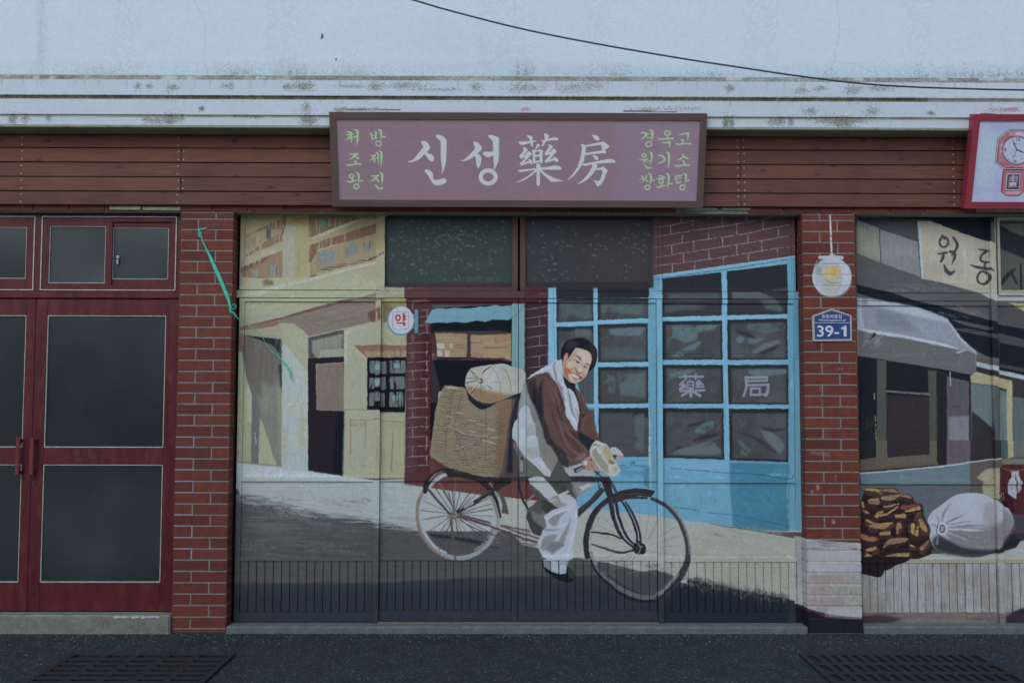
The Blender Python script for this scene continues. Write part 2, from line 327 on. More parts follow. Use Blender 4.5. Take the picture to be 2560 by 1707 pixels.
    for i, (x, y) in enumerate(crom([(80, 232), (200, 272), (370, 292), (560, 352), (740, 388), (1000, 434), (1200, 456), (1350, 480), (1480, 512), (1600, 524), (1850, 592)], False, 9)):
        for _ in range(3):
            dx, dy = R.uniform(-60, 60), R.uniform(-26, 34); L = R.uniform(50, 190)
            li([(x + dx - L, y + dy - L * .1), (x + dx, y + dy), (x + dx + L, y + dy + L * .12)], [3, R.uniform(10, 24), 3], R.choice([(92, 98, 102), (118, 126, 130), (138, 150, 158), (104, 106, 106), (84, 84, 86), (150, 162, 172)]), a=R.uniform(.4, .8), dry=.42, dd='h', soft=.8)
    F(*fG)
    po("-900,150 1050,515 1300,562 1560,590 2000,650 2352,728 2500,760 2500,1385 2352,1345 2050,1290 1900,1262 1700,1215 1500,1178 1270,1150 1100,1090 1050,1052 900,1072 700,1030 560,985 380,965 170,925 -300,800", (152, 160, 158), tex='h', amt=.05)
    po("1500,640 2352,760 2352,1300 1700,1180 1350,900", (148, 152, 144), tex='b', amt=.1, soft=20, a=.7)
    smears(1620, 640, 2340, 740, 30, [(128, 122, 108), (150, 152, 146), (104, 98, 88)], (80, 240), (8, 22), 12, .5, 5)
    smears(1650, 780, 2100, 900, 20, [(134, 130, 108), (160, 166, 164)], (120, 300), (12, 26), 3, .45, 5)
    smears(1350, 1080, 2352, 1300, 60, [(142, 140, 124), (118, 116, 106), (134, 136, 132), (150, 158, 160)], (50, 180), (8, 22), 14, .5, 8)
    po("160,925 300,935 400,965 340,1010 160,985", (84, 84, 82), soft=3)
    po("1290,1160 1420,1150 1700,1205 1900,1255 2352,1335 2352,1700 1100,1700 1170,1250", (31, 42, 54), tex='b', amt=.12, soft=9)
    po("480,1000 700,1010 900,1085 1100,1060 1280,1150 1150,1300 900,1300 700,1200 520,1060", (70, 74, 78), tex='b', amt=.15, soft=3)
    smears(560, 980, 1250, 1110, 50, [(112, 108, 96), (84, 82, 76), (140, 140, 130)], (40, 120), (8, 18), 12, .5, 20)
    smears(150, 960, 1050, 1440, 24, [(66, 66, 72), (56, 60, 70)], (200, 420), (20, 50), 4, .35, 4)
    for _ in range(320):
        t = R.random(); x = 1270 + t * 1080; y = 1150 + t * 190 + R.gauss(0, 30); d = R.random() < .6
        li([(x, y - 16 * R.random()), (x + R.uniform(-4, 4), y + R.uniform(10, 44))], [R.uniform(8, 20), R.uniform(4, 12)], R.choice([(44, 52, 64), (58, 62, 68), (76, 74, 68)]) if d else R.choice([(118, 114, 100), (134, 132, 118), (96, 92, 80)]), a=R.uniform(.4, .9), dry=.4, dd='f', soft=.6)
    po("1265,1150 1340,1140 1345,1185 1290,1175", (150, 164, 176), soft=1)
    # ---- lintel band and painted brick behind the shop window ------------------------------
    F(*fB)
    po("45,-20 2700,-20 2700,170 45,170", (70, 52, 58), tex='h', amt=.08)
    po("-20,-20 45,-20 42,98 62,108 60,180 -20,180", (146, 146, 120), tex='h')
    F(*fH)
    po("0,785 282,785 280,900 0,905", (144, 146, 128), tex='h'); smears(60, 800, 270, 900, 12, [(120, 112, 108), (134, 104, 96)], (60, 160), (8, 18), -18, .5, 6)
    po("60,910 300,910 300,990 60,1000", (138, 126, 84), soft=2); po("62,945 120,945 170,1010 100,1130 62,1140", (112, 98, 74), tex='v', amt=.15, soft=3)
    po("282,785 525,785 525,902 285,902", (84, 56, 60), tex='h', amt=.06); po("525,785 1480,785 1480,905 525,905", (74, 56, 60), tex='h', amt=.1)
    po("300,905 1720,905 1720,950 300,950", (66, 34, 40), tex='h', amt=.08)
    for q in ("300,805 480,790", "1495,878 1700,850", "360,925 500,910"): li(q, [2, 6, 3], (138, 136, 140), dry=.15, dd='f')
    for q in ("340,785 342,810", "1636,795 1640,840", "1634,930 1638,975"): li(q, 7, (138, 136, 140), dry=.1, dd='f')
    F(*fB)
    po("62,108 318,148 318,340 305,420 300,1150 290,1960 45,1960 55,1200 64,450", (72, 44, 48), tex='v', amt=.14)
    po("62,450 150,450 150,1960 50,1960", (84, 60, 66), tex='v', soft=6, a=.7); po("215,440 300,440 300,900 220,900", (54, 26, 32), tex='v', soft=4, a=.6); po("262,480 305,480 298,1960 262,1960", (70, 34, 38), soft=2)
    ys = [130, 215, 285, 365, 452, 545, 640, 735, 822, 908, 1013, 1098, 1192, 1290, 1388, 1482, 1580, 1680, 1775]
    for i, y in enumerate(ys):
        xa = 185 if y < 460 and y > 200 else 70
        li([(xa, y + 8), ((xa + 285) / 2, y + R.uniform(-3, 3)), (290, y - 4)], [4, 5.5, 4], (142, 138, 144), dry=.1, dd='f')
        if i + 1 < len(ys): li([((268 if i % 2 else 124), y + 8), ((268 if i % 2 else 126), ys[i + 1])], 6, (138, 134, 140), dry=.12, dd='f')
    for y in ys[6:]:
        if R.random() < .8: li([(262, y - 100), (260, y - 60)], 6, (140, 136, 142), dry=.15, dd='f')
    # dark shop interior
    po("318,200 1118,160 1118,1160 1118,1520 305,1720 300,1500 305,440", (15, 21, 31), tex='h', amt=.06)
    po("305,720 330,720 400,1000 385,1060 382,1130 305,1150", (50, 42, 52), tex='v'); li("305,1135 385,1140", 14, (66, 32, 44))
    po("305,430 335,455 372,690 360,712 312,712", (80, 44, 48)); po("310,640 340,650 345,712 312,712", (112, 88, 80), soft=1)
    po("335,425 560,430 1000,425 1112,448 1112,700 372,690 345,470", (58, 52, 58), tex='h', amt=.08)
    bx = (142, 126, 100)
    po("345,450 500,448 672,458 668,640 660,690 372,686 360,520", bx, tex='h', amt=.16)
    for (a, b, c, d) in ((370, 545, 440, 608), (495, 548, 525, 600), (372, 620, 420, 684), (448, 622, 498, 684)): po([(a, b), (c, b), (c, d), (a, d)], (160, 160, 158), dry=.12, dd='v')
    po("548,560 650,565 640,600 545,595", (122, 88, 74), dry=.2, dd='h'); po("500,450 672,460 668,500 560,495", (138, 108, 92), dry=.25, dd='v'); li("372,545 640,548", 6, (120, 98, 84), dry=.3, dd='h'); li("372,612 660,612", 8, (104, 82, 72), dry=.3, dd='h'); li("664,470 656,690", 12, (130, 104, 92), dry=.2, dd='v')
    po("705,465 760,470 1112,455 1112,715 1040,700 705,692", (144, 128, 98), tex='h', amt=.12)
    li("710,545 830,548", [10, 12, 3], (74, 60, 58)); li("842,596 1100,590", [10, 7, 3], (82, 66, 60)); po("705,550 835,555 835,650 705,640", (146, 124, 106), tex='h', dry=.12); po("705,645 835,650 835,692 705,690", (138, 112, 100), tex='h', dry=.1)
    po("900,470 1112,458 1112,520 960,560", (142, 112, 92), dry=.32, dd='h'); po("1040,680 1112,690 1112,720 1050,705", (148, 124, 110), soft=1)
    li("340,700 640,712 1000,708 1040,720 1112,728", [26, 22, 20, 22, 10], (84, 46, 50), dry=.05, dd='h')
    po("355,725 1118,735 1118,1000 400,1010", (15, 21, 31), tex='h', amt=.06)
    po("245,346 275,290 320,215 385,198 460,206 545,196 640,204 720,200 800,184 870,186 940,168 1020,180 1118,166 1118,296 1075,320 1000,316 930,312 850,336 760,324 650,346 560,338 470,346 380,340 310,352", (98, 144, 162), tex='h', amt=.07)
    smears(330, 210, 1100, 320, 34, [(82, 122, 140), (112, 158, 174), (70, 106, 122)], (60, 180), (3, 6), 0, .6, 4)
    po("1118,156 1245,156 1247,900 1118,860", (104, 144, 152), tex='v', amt=.08); li("1150,170 1152,800", 8, (88, 124, 134), a=.6); li("1182,170 1184,800", 6, (86, 122, 132), a=.8)
    po("1120,292 1180,240 1238,160 1238,205 1150,280 1128,305", (72, 124, 146), dry=.15, dd='f')
    # brick pier between shop window and door
    po("1245,150 1482,150 1495,960 1245,960", (58, 42, 50), tex='h', amt=.12); po("1450,200 1485,190 1492,900 1462,800", (84, 32, 36), soft=2, dry=.1, dd='v')
    mo = (134, 128, 134)
    for q in ("1252,213 1350,200 1462,182", "1252,304 1350,290 1474,272", "1252,392 1350,382 1460,372", "1255,500 1350,485 1462,466", "1258,592 1350,580 1476,568", "1262,697 1350,682 1472,664", "1270,797 1350,790 1442,778"):
        li(q, [3, 6, 4], mo, dry=.14, dd='f')
    for q in ("1394,288 1392,378", "1396,485 1394,576", "1393,680 1394,784"): li(q, 6, mo, dry=.1, dd='f')
    F(*fF); po("295,0 1330,0 1330,600 1120,577 900,560 640,525 300,478 40,436 40,372 295,372", (98, 62, 60), tex='h', amt=.12)
    po("40,330 290,330 290,412 45,412", (80, 50, 54), tex='h'); po("1250,420 1500,420 1500,620 1250,590", (92, 52, 52), tex='h')
    po("288,0 420,0 440,300 300,372", (92, 54, 54), tex='h', amt=.1)
    # ---- glazed blue doors -------------------------------------------------------------------
    F(*fE)
    po("-520,-750 575,-750 575,1700 -520,1700", (96, 152, 180), tex='v', amt=.06)
    po("575,-900 2010,-900 2010,1700 575,1700", (96, 150, 178), tex='b', amt=.08)
    F(*fC)
    def pane(q, marks=(), dark=False, fr=None):
        po(q, (38, 41, 50), tex='h', amt=.06)
        if not dark:
            cx = sum(p[0] for p in parse(q)) / 4; cy = sum(p[1] for p in parse(q)) / 4
            po([(cx + (x - cx) * .91, cy + (y - cy) * .87 + 4) for x, y in parse(q)], (66, 69, 73), tex='b', amt=.12, soft=2, col2=(72, 78, 82))
        for m, c in marks: po(m, c, soft=2, dry=.12, dd='b', tex='b', amt=.12, a=.85)
        xs_ = [p[0] for p in parse(q)]; ys_ = [p[1] for p in parse(q)]
        x0, x1, y0, y1 = min(xs_) + 22, max(xs_) - 22, max(min(ys_) + 30, sorted(ys_)[1] + 20), max(ys_) - 20
        if y1 - y0 > 40 and not dark:
            smears(x0, y0, x1, y1, 16, [(80, 96, 102), (60, 60, 66), (84, 92, 94), (74, 74, 78)], (40, 150), (8, 24), 90, .45, 6)
            smears(x0, y0, x1, y1, 8, [(86, 106, 112), (58, 58, 64)], (60, 200), (10, 28), -25, .4, 12)
    lb, mb = (86, 112, 120), (78, 98, 104)
    pane("380,705 975,638 985,1085 385,1088", [("430,850 945,850 945,905 620,918 430,900", lb), ("400,960 560,950 800,960 805,1010 600,1010 410,1040", lb)], True)
    po("390,830 980,830 980,1080 390,1080", (66, 64, 70), soft=10, a=.6, tex='h')
    pane("1030,628 1636,556 1638,1056 1036,1078", [("1070,835 1350,830 1500,905 1590,1000 1560,1030 1420,1000 1350,910 1080,905", (92, 110, 118)), ("1340,830 1630,790 1635,815 1400,835", (74, 84, 92))], True)
    po("1040,840 1636,840 1638,1050 1040,1070", (70, 70, 76), soft=14, a=.45, tex='h')
    pane("385,1132 985,1125 990,1515 388,1515", [("470,1170 930,1160 900,1200 760,1230 720,1310 620,1340 480,1290", lb), ("460,1480 620,1380 740,1320 800,1330 700,1410 540,1485", lb)])
    pane("1036,1112 1636,1102 1642,1512 1038,1518", [("1200,1150 1600,1140 1600,1200 1420,1250 1230,1200", mb), ("1110,1300 1160,1255 1250,1290 1400,1310 1300,1345 1130,1340", lb), ("1270,1430 1400,1340 1560,1310 1560,1350 1420,1400 1300,1450", (94, 108, 114))])
    li("1130,1225 1240,1260 1310,1295", [20, 40, 10], (48, 48, 56), soft=2); li("1360,1450 1460,1410 1550,1360", [10, 40, 10], (48, 46, 54), soft=2)
    F(*fE)
    pane("627,46 1232,46 1238,437 627,435", [("680,130 800,100 960,80 860,140 700,175", lb), ("1050,110 1190,100 1190,330 1080,300", (72, 76, 80))])
    pane("1280,48 1888,45 1890,445 1285,440", [("1480,90 1860,85 1860,130 1560,155 1480,130", lb)])
    pane("627,478 1238,482 1246,995 630,975", [("740,880 880,860 1080,800 1200,750 1205,930 900,940 720,930", (90, 106, 112)), ("930,710 1040,610 1140,600 1140,680 1020,730", lb), ("1060,700 1160,650 1150,740 1060,745", (62, 66, 76))])
    li("860,655 960,632 1040,605", [12, 30, 14], (52, 50, 58), soft=2); li("920,800 1040,765 1165,735", [16, 44, 16], (50, 48, 56), soft=2.5); li("715,905 780,870 830,860", [10, 26, 10], (52, 50, 56), soft=2)
    pane("1292,486 1890,486 1890,1022 1298,1000", [("1380,600 1460,590 1460,660 1390,670", mb), ("1600,690 1700,710 1800,770 1850,860 1800,940 1720,860 1640,780", (96, 110, 118)), ("1385,790 1500,880 1470,960 1410,930", lb)])
    li("1620,670 1720,695 1880,680", [20, 36, 10], (56, 52, 58), soft=3); li("1380,720 1520,760 1660,850 1760,930", [14, 26, 36, 14], (58, 54, 60), soft=3)
    # left sash panes
    F(*fB)
    pane("1560,-40 1930,-40 1932,105 1560,105", (), True); pane("1975,-40 2500,-40 2500,100 1975,105", (), True); po("1975,-40 2500,-40 2500,60 1975,60", (34, 36, 46))
    pane("1560,112 1932,108 1935,325 1558,344", [("1600,150 1895,145 1890,290 1620,290", (74, 92, 96))])
    pane("1973,112 2502,108 2500,300 1973,322", [("2010,160 2352,145 2430,150 2420,260 2100,240 2010,240", (80, 100, 104))])
    pane("1560,388 1937,378 1940,1155 1562,700", [("1740,400 1900,400 1900,470 1740,480", mb), ("1590,560 1640,500 1660,620 1600,700", (74, 92, 88))])
    po("1750,840 1940,700 1942,1160 1870,1160 1800,1050", (70, 78, 84), tex='v', amt=.1); po("1840,1200 1942,1200 1950,1420 1900,1300", (76, 74, 82), soft=3)
    pane("1975,362 2478,350 2482,735 1978,742", [("2080,400 2352,385 2440,390 2400,470 2200,470 2080,450", lb), ("2030,590 2352,580 2440,590 2430,690 2200,680 2050,700", (72, 84, 92))])
    pane("1978,790 2482,785 2484,1152 1980,1158", [("2070,850 2150,900 2150,1060 2080,1040", mb), ("2170,840 2352,850 2440,830 2440,1080 2352,1080 2200,1060", (82, 100, 106))])
    pane("1980,1200 2484,1198 2492,1688 2000,1680 1988,1500", [("2340,1260 2440,1240 2430,1640 2340,1600", (78, 94, 102))])
    po("1990,1240 2330,1240 2330,1660 2010,1660", (70, 72, 78), tex='h', amt=.12, soft=4)
    F(*fB)
    fb = (112, 166, 194)
    po("1480,-20 1560,-20 1570,720 1492,790", fb, tex='v', amt=.08); li("1535,0 1535,400 1548,700", 10, (86, 140, 168), a=.7)
    po("1934,-20 1976,-20 1986,1500 1950,1330 1942,1180", fb, tex='v', amt=.08)
    for q in ("1560,346 1934,326 1934,362 1560,386", "1976,320 2500,300 2500,338 1976,362", "1984,745 2500,738 2500,778 1984,788", "1866,1158 1942,1158 1942,1190 1882,1192", "1984,1160 2500,1152 2500,1194 1984,1198"):
        po(q, (112, 166, 194), tex='h', amt=.1)
    F(*fE)
    po("484,-640 575,-640 575,1300 500,1300 492,970", (94, 146, 172), tex='v', amt=.05); po("574,-430 626,-520 630,1700 574,1700", (108, 162, 188), tex='v', amt=.05)
    li("494,480 500,700 498,980 510,1280", [4, 14, 22, 6], (150, 172, 186), dry=.2, dd='f')
    F(*fC)
    po("250,795 295,790 295,670 380,655 380,905 250,905", (104, 158, 184), tex='v', amt=.06)
    po("293,672 1000,575 1700,478 1737,474 1740,556 1636,556 1030,630 380,704 380,1568 330,1568 293,840", (104, 158, 184), tex='b', amt=.08)
    li("300,715 700,655 1100,600 1500,535 1700,505", [12, 16, 14, 18, 12], (64, 112, 136), dry=.12, dd='f', a=.9); li("290,675 1000,578 1735,478", 7, (132, 180, 204), a=.8)
    po("975,636 1028,630 1036,1568 990,1568", (106, 160, 186), tex='v', amt=.08)
    po("1636,500 1738,478 1748,1568 1644,1568", (92, 148, 176), tex='v', amt=.07); po("1695,500 1738,478 1748,1568 1700,1568", (78, 136, 166), tex='v', amt=.06)
    for q in ("385,1088 1636,1058 1638,1100 385,1130",): po(q, (112, 166, 192), tex='h', amt=.08)
    F(*fE)
    for q in ("627,0 1890,2 1890,45 627,46", "627,436 1890,446 1890,484 627,478"): po(q, (106, 160, 188), tex='h', amt=.1)
    po("1232,-10 1278,-10 1300,1002 1246,998", (108, 160, 188), tex='v', amt=.08); po("1888,0 2000,0 2012,1700 1900,1700 1888,1020", (94, 148, 176), tex='v', amt=.06); li("1945,0 1955,1600", 8, (64, 110, 134), a=.7)
    for (x0, y0, x1, y1, n, an) in ((627, 5, 1890, 42, 22, 0), (627, 440, 1890, 480, 22, 1), (1240, 60, 1285, 980, 16, 89), (1895, 0, 1945, 1000, 14, 90)):
        smears(x0, y0, x1, y1, n, [(70, 132, 164), (136, 184, 208), (90, 148, 178)], (60, 200), (5, 14), an, .55, 3)
    # lower blue panels
    po("1290,1015 1890,1030 1885,1180 1885,1700 1330,1700 1290,1200", (60, 120, 148), tex='b', amt=.12, soft=3); po("630,985 1290,1005 1290,1130 630,1090", (106, 158, 188), tex='h', amt=.06, soft=2)
    smears(640, 1240, 1300, 1560, 40, [(110, 162, 192), (84, 142, 172), (92, 140, 168)], (40, 140), (14, 36), 20, .4, 40)
    smears(1330, 1240, 1870, 1560, 34, [(54, 112, 140), (84, 146, 176), (72, 108, 128)], (40, 140), (14, 36), 70, .4, 40)
    smears(640, 1100, 1880, 1190, 26, [(74, 134, 164), (130, 178, 200)], (80, 200), (10, 24), 5, .4, 4)
    li("700,1080 1000,1105 1300,1128 1600,1145 1880,1190 1950,1142", 6, (32, 70, 96), dry=.15, dd='f'); li("1885,1190 1875,1300 1885,1568", 7, (120, 164, 184), dry=.3, dd='f')
    li("750,1472 900,1490 1000,1515", 7, (40, 84, 110), dry=.2, dd='f'); li("1030,1520 1300,1545 1500,1580 1900,1660", 6, (40, 84, 110), dry=.25, dd='f')
    smears(690, 1240, 860, 1290, 8, [(140, 184, 206)], (50, 110), (5, 9), -25, .7, 5)
    po("160,965 490,970 500,1160 160,1160", (96, 152, 182), tex='h', amt=.05); po("180,1050 480,1050 500,1160 200,1160", (76, 134, 162), dry=.25, dd='h', soft=2); li("190,1052 330,1048 470,1060", 7, (44, 84, 104), dry=.25, dd='f'); po("300,1005 350,1005 345,1035 300,1035", (64, 116, 142), soft=1); po("440,1080 490,1080 490,1290 440,1250", (70, 122, 148), dry=.3, dd='v')
    # pavement in front of the blue doors again (edge)
    F(*fG)
    po("200,422 560,462 800,490 1050,515 1180,548 1300,563 1560,590 1760,625 2000,665 2352,730 2480,760 2480,900 200,900", (152, 160, 158), tex='h', amt=.05)
    li("1555,590 1750,625 2000,662 2352,722", [3, 7, 8, 10], (40, 66, 84), dry=.1, dd='f'); li("1060,535 1180,548 1290,562 1560,592", 8, (160, 170, 190), a=.7)
    po("1500,640 2352,760 2352,1200 1700,1180 1350,900", (148, 152, 144), tex='b', amt=.1, soft=20, a=.6)
    smears(1560, 610, 2340, 740, 40, [(124, 118, 104), (140, 138, 126), (108, 102, 92)], (60, 200), (10, 24), 12, .5, 5)
    smears(1400, 700, 2300, 920, 30, [(138, 134, 112), (160, 166, 164), (150, 156, 156)], (120, 300), (12, 30), 5, .4, 5)
    smears(240, 500, 1040, 880, 30, [(146, 152, 148), (158, 166, 168)], (100, 300), (20, 50), 3, .35, 5)
    li("170,928 1050,905", 8, (160, 170, 186), a=.5); li("1110,930 2352,930", 8, (150, 162, 172), a=.6)
    # painted brick panel over the door
    F(*fC)
    po("288,40 1760,40 1760,470 1700,478 1000,575 293,672", (80, 60, 64), tex='h', amt=.08); po("288,40 1760,40 1760,100 288,105", (72, 44, 50), tex='h', amt=.06)
    mo = (142, 136, 140)
    L = ["350,72 400,68", "300,195 520,158 740,118", "830,102 915,78", "296,292 700,222 1110,162 1330,116", "1400,106 1540,80", "294,398 700,330 1150,265 1420,210 1656,165", "300,496 700,430 1000,385 1400,320 1650,278", "294,582 700,530 1150,465 1450,412 1665,385", "1690,380 1725,376", "1690,270 1710,266"]
    for q in L: li(q, [4, 7, 5], mo, dry=.14, dd='f')
    for q in ("573,80 573,138", "987,78 987,172", "1225,80 1225,122", "467,172 468,258", "692,130 692,220", "1395,102 1394,216", "585,252 586,348", "853,198 852,304", "1130,152 1130,264", "1548,200 1546,292", "480,372 482,464", "702,336 704,432", "989,292 992,388", "1240,250 1242,344", "596,455 598,540", "854,414 855,510", "1130,370 1130,466", "1384,330 1384,428", "486,566 486,634", "709,536 709,604", "997,498 998,570", "1248,464 1250,534", "1537,412 1537,494"):
        li(q, 8, mo, dry=.12, dd='f')
    # transom glass, painted dark with little scratches
    F(*fH)
    for (a, b, c, d, col) in ((88, 90, 1364, 786, (48, 60, 60)), (1494, 98, 2760, 790, (50, 52, 56))):
        po([(a, b), (c, b), (c, d), (a, d)], col, tex='b', amt=.08)
    po("1900,100 2760,100 2760,790 2100,790", (60, 52, 54), soft=25, a=.6)
    po("88,90 1364,90 1364,150 88,170", (52, 54, 50), soft=6, a=.7)
    po("88,735 1364,735 1364,786 88,786", (54, 46, 50), tex='h', soft=1); po("1494,735 2760,720 2760,790 1494,790", (44, 44, 50), tex='h', soft=2)
    smears(110, 110, 1340, 710, 60, [(58, 70, 68), (42, 52, 54), (64, 74, 66)], (60, 260), (14, 50), -8, .35, 20); smears(1510, 120, 2740, 710, 50, [(58, 60, 60), (46, 46, 50), (64, 56, 56)], (60, 260), (14, 50), -8, .35, 20)
    for _ in range(300):
        x = R.choice([R.uniform(120, 1340), R.uniform(1520, 2740), R.gauss(720, 200)]); y = R.uniform(115, 715) if R.random() < .7 else R.gauss(320, 70)
        if not (100 < x < 1350 or 1505 < x < 2750) or not 105 < y < 725: continue
        c = R.uniform(.5, 1)
        for k in range(R.choice((3, 4, 5))):
            t = R.choice((0.05, .5, 1.1, -.5, -1.2)) + R.uniform(-.2, .2); r = R.uniform(11, 27)
            li([(x - math.cos(t) * r, y - math.sin(t) * r * .6), (x + math.cos(t) * r * .4, y + math.sin(t) * r * .4)], 4.2, (112, 120, 112), a=.45 * c)
    smears(830, 680, 1240, 725, 30, [(96, 98, 88), (82, 84, 78)], (30, 110), (8, 18), -6, .5, 6); smears(1520, 670, 1940, 722, 24, [(80, 76, 74)], (30, 90), (8, 16), -3, .45, 6)
    fw = (74, 58, 52)
    for q in ("30,40 3000,40 3000,92 102,92 102,40",): po(q, (62, 46, 46), tex='h', amt=.08)
    po("1364,60 1418,50 1418,790 1364,790", (78, 64, 54), tex='v', amt=.1); po("1418,45 1442,45 1442,830 1418,830", (50, 44, 48)); po("1442,50 1494,50 1494,790 1442,790", (82, 60, 52), tex='v', amt=.1)
    po("1600,40 2780,40 2780,112 1500,98", (66, 36, 42), tex='h', amt=.08)
    po("1500,786 1720,786 1720,830 1480,905", (70, 40, 46), tex='h')
    # round sign with one syllable
    F(*fH)
    po("384,1012 420,1012 418,1248 384,1250", (78, 130, 152)); li("345,1060 386,1072", 12, (78, 130, 152)); li("352,1205 386,1188", 12, (78, 130, 152))
    el(243, 1125, 138, 148, (82, 128, 152)); el(249, 1120, 127, 138, (166, 174, 190), amt=.03)
    rd = (150, 38, 48)
    po("178,1034 310,1034 328,1056 328,1190 305,1212 185,1212 162,1190 162,1056", (166, 174, 190), amt=.02); li("178,1036 310,1036 326,1056 326,1190 305,1210 185,1210 164,1190 164,1056 178,1036", 4, (168, 62, 76), sm=False, dry=.2, dd='f')
    ri(218, 1096, 21, 28, 15, rd); po("264,1050 284,1048 286,1130 268,1132", rd); po("284,1074 300,1076 298,1088 284,1088", rd); po("284,1102 300,1102 300,1116 284,1116", rd); po("204,1142 290,1142 294,1170 282,1180 268,1172 266,1156 204,1156", rd)
    # characters on the blue door's glass
    F(*fE); g = (122, 132, 150)
    for q, w in (("790,170 870,162 960,165 1030,165", [12, 24, 20, 26]), ("850,145 862,190", 20), ("960,140 958,190", 22), ("845,205 800,245 855,250", 20), ("850,240 800,290 830,280 862,268", 20), ("990,200 965,235 1030,240", 20), ("1010,215 965,270 1040,265", 20), ("905,200 880,215", 16), ("880,215 878,280", 18), ("880,215 935,215 935,280 880,280", 18), ("882,247 935,247", 12), ("808,308 1045,302", 24), ("912,285 912,358", 34), ("895,312 820,355", 22), ("930,312 1000,355", [22, 34])):
        li(q, w, g, sm=False, amt=.04)
    for q, w in (("1462,175 1670,172", 28), ("1672,170 1672,205 1470,210", 22), ("1462,170 1468,270 1440,360", [26, 26, 22]), ("1480,250 1690,245", 24), ("1686,245 1680,320 1660,352 1620,338", [26, 30, 34, 12]), ("1515,282 1600,282", 24), ("1512,282 1512,350", 24), ("1602,282 1602,350", 24), ("1512,346 1602,346", 24)):
        li(q, w, g, sm=False, amt=.04)
    paint_figure(M, R, smears)
    paint_rightshop(M, R, smears)
    paint_pillar(M, R, smears)
    F(0, 0, 1); box = lambda a, b, c, d: tuple(int(v) for v in np.concatenate([M.cp([(a, b)])[0], M.cp([(c, d)])[0]]))
    brushwork(M, 26000, keep=[box(1380, 860, 1500, 970), box(975, 755, 1050, 845), box(1690, 925, 1930, 1000)])
    g = M.rgb.mean(2, keepdims=True); M.rgb = g + (M.rgb - g) * .9
    return M
def paint_figure(M, R, smears):
    po, li, el, ri, F = M.poly, M.line, M.ell, M.ring, M.F
    fB, fF, fG, fI, fJ = (1000, 720, 4), (1000, 1100, 4), (1380, 1160, 4), (1270, 820, 8), (1270, 1000, 8)
    bk = (40, 39, 45)
    # pavement edge shadow behind rear wheel
    F(*fF)
    smears(280, 900, 1390, 1080, 70, [(92, 92, 86), (112, 116, 108), (70, 70, 72)], (60, 180), (10, 24), 10, .5, 8)
    po("280,925 450,945 640,970 860,1010 860,1050 980,1065 980,1095 860,1085 620,1040 420,1000 320,975", (40, 44, 52), dry=.15, dd='h', soft=1)
    po("300,960 640,1010 870,1060 1400,1150 1400,1205 560,1205 420,1120", (72, 76, 80), tex='h', soft=3, amt=.1)
    # rear wheel
    po("560,390 700,400 860,520 930,640 800,560 620,520", (112, 78, 74), soft=4, a=.0)
    ri(580, 738, 402, 440, 44, (128, 116, 112), 95, 262, tex='v', amt=.12)
    ri(582, 738, 378, 416, 30, (146, 160, 174), 110, 258, amt=.05)
    ri(582, 736, 404, 443, 40, (130, 141, 150), -40, 112, tex='v', amt=.1); ri(560, 740, 390, 410, 30, (116, 116, 116), 20, 60, dry=.3, dd='f')
    li("900,540 960,640 985,760", [40, 60, 50], (120, 122, 120), tex='v', amt=.15)
    ri(582, 738, 425, 462, 14, (96, 90, 88), 100, 200, a=.7, dry=.2, dd='f')
    sp = (66, 56, 58)
    hub = (540, 745)
    for q, w in (((232, 606), 7), ((210, 700), 6), ((215, 796), 7), ((275, 918), 6), ((340, 1000), 6), ((388, 1100), 7), ((488, 1105), 5), ((550, 370), 9), ((500, 372), 4), ((440, 400), 4), ((358, 486), 8), ((482, 505), 8), ((524, 510), 7), ((602, 512), 7), ((700, 575), 7), ((765, 430), 9), ((820, 480), 6), ((888, 575), 7), ((915, 638), 7), ((928, 690), 9), ((938, 764), 6), ((632, 1130), 7), ((695, 1112), 6), ((735, 1000), 6), ((868, 1008), 8), ((912, 930), 6), ((630, 390), 5), ((576, 950), 4)):
        mx, my = (q[0] + hub[0]) / 2 + R.uniform(-4, 4), (q[1] + hub[1]) / 2 + R.uniform(-4, 4)
        li([q, (mx, my), hub], w, (sp if R.random() < .75 else (104, 96, 96)), dry=.05, dd='f')
    li("278,492 500,742", [26, 20], (72, 66, 66)); li("384,412 552,720", [24, 12], (96, 88, 84))
    li("503,780 520,900 535,1080 562,1222", [24, 24, 26, 10], (82, 74, 76))
    # chain stays
    li("590,765 900,860 1200,970 1362,1020", [26, 22, 22, 24], (84, 64, 72)); li("600,745 900,830", [16, 20], (78, 66, 70)); li("1010,855 1290,905", 18, (74, 58, 66)); li("1010,862 1395,985", 16, (88, 66, 72))
    li("600,800 700,860 900,940 1120,1005 1240,1030 1330,1060", [8, 10, 12, 10, 10, 8], (74, 80, 84)); li("900,855 1290,902", 6, (150, 158, 165), a=.7)
    # fenders, rack, tubes
    li("250,520 262,450 330,350 440,300 560,318 760,380 870,460 960,600 1008,770", [36, 60, 52, 44, 36, 60, 60, 30, 16], bk, tex='f')
    li("280,420 340,350 430,308", [6, 14, 8], (118, 104, 100)); li("300,400 345,345", 10, (140, 146, 156), a=.7)
    po("430,285 560,290 640,325 720,352 860,366 1130,366 1130,410 940,412 800,408 700,398 620,372 480,370", bk)
    po("1110,350 1130,340 1320,362 1320,412 1110,412", (56, 52, 56))
    po("940,415 1120,412 1080,440 960,500 900,560 880,540 930,460", bk); li("900,420 940,500", 10, (110, 90, 88))
    li("580,715 740,625 900,520 1100,420", [34, 40, 44, 30], (46, 45, 50)); li("650,668 720,628", 34, (128, 132, 138)); li("600,690 680,640", 6, (150, 158, 166), a=.8); li("770,590 900,505", 5, (130, 118, 116), a=.8)
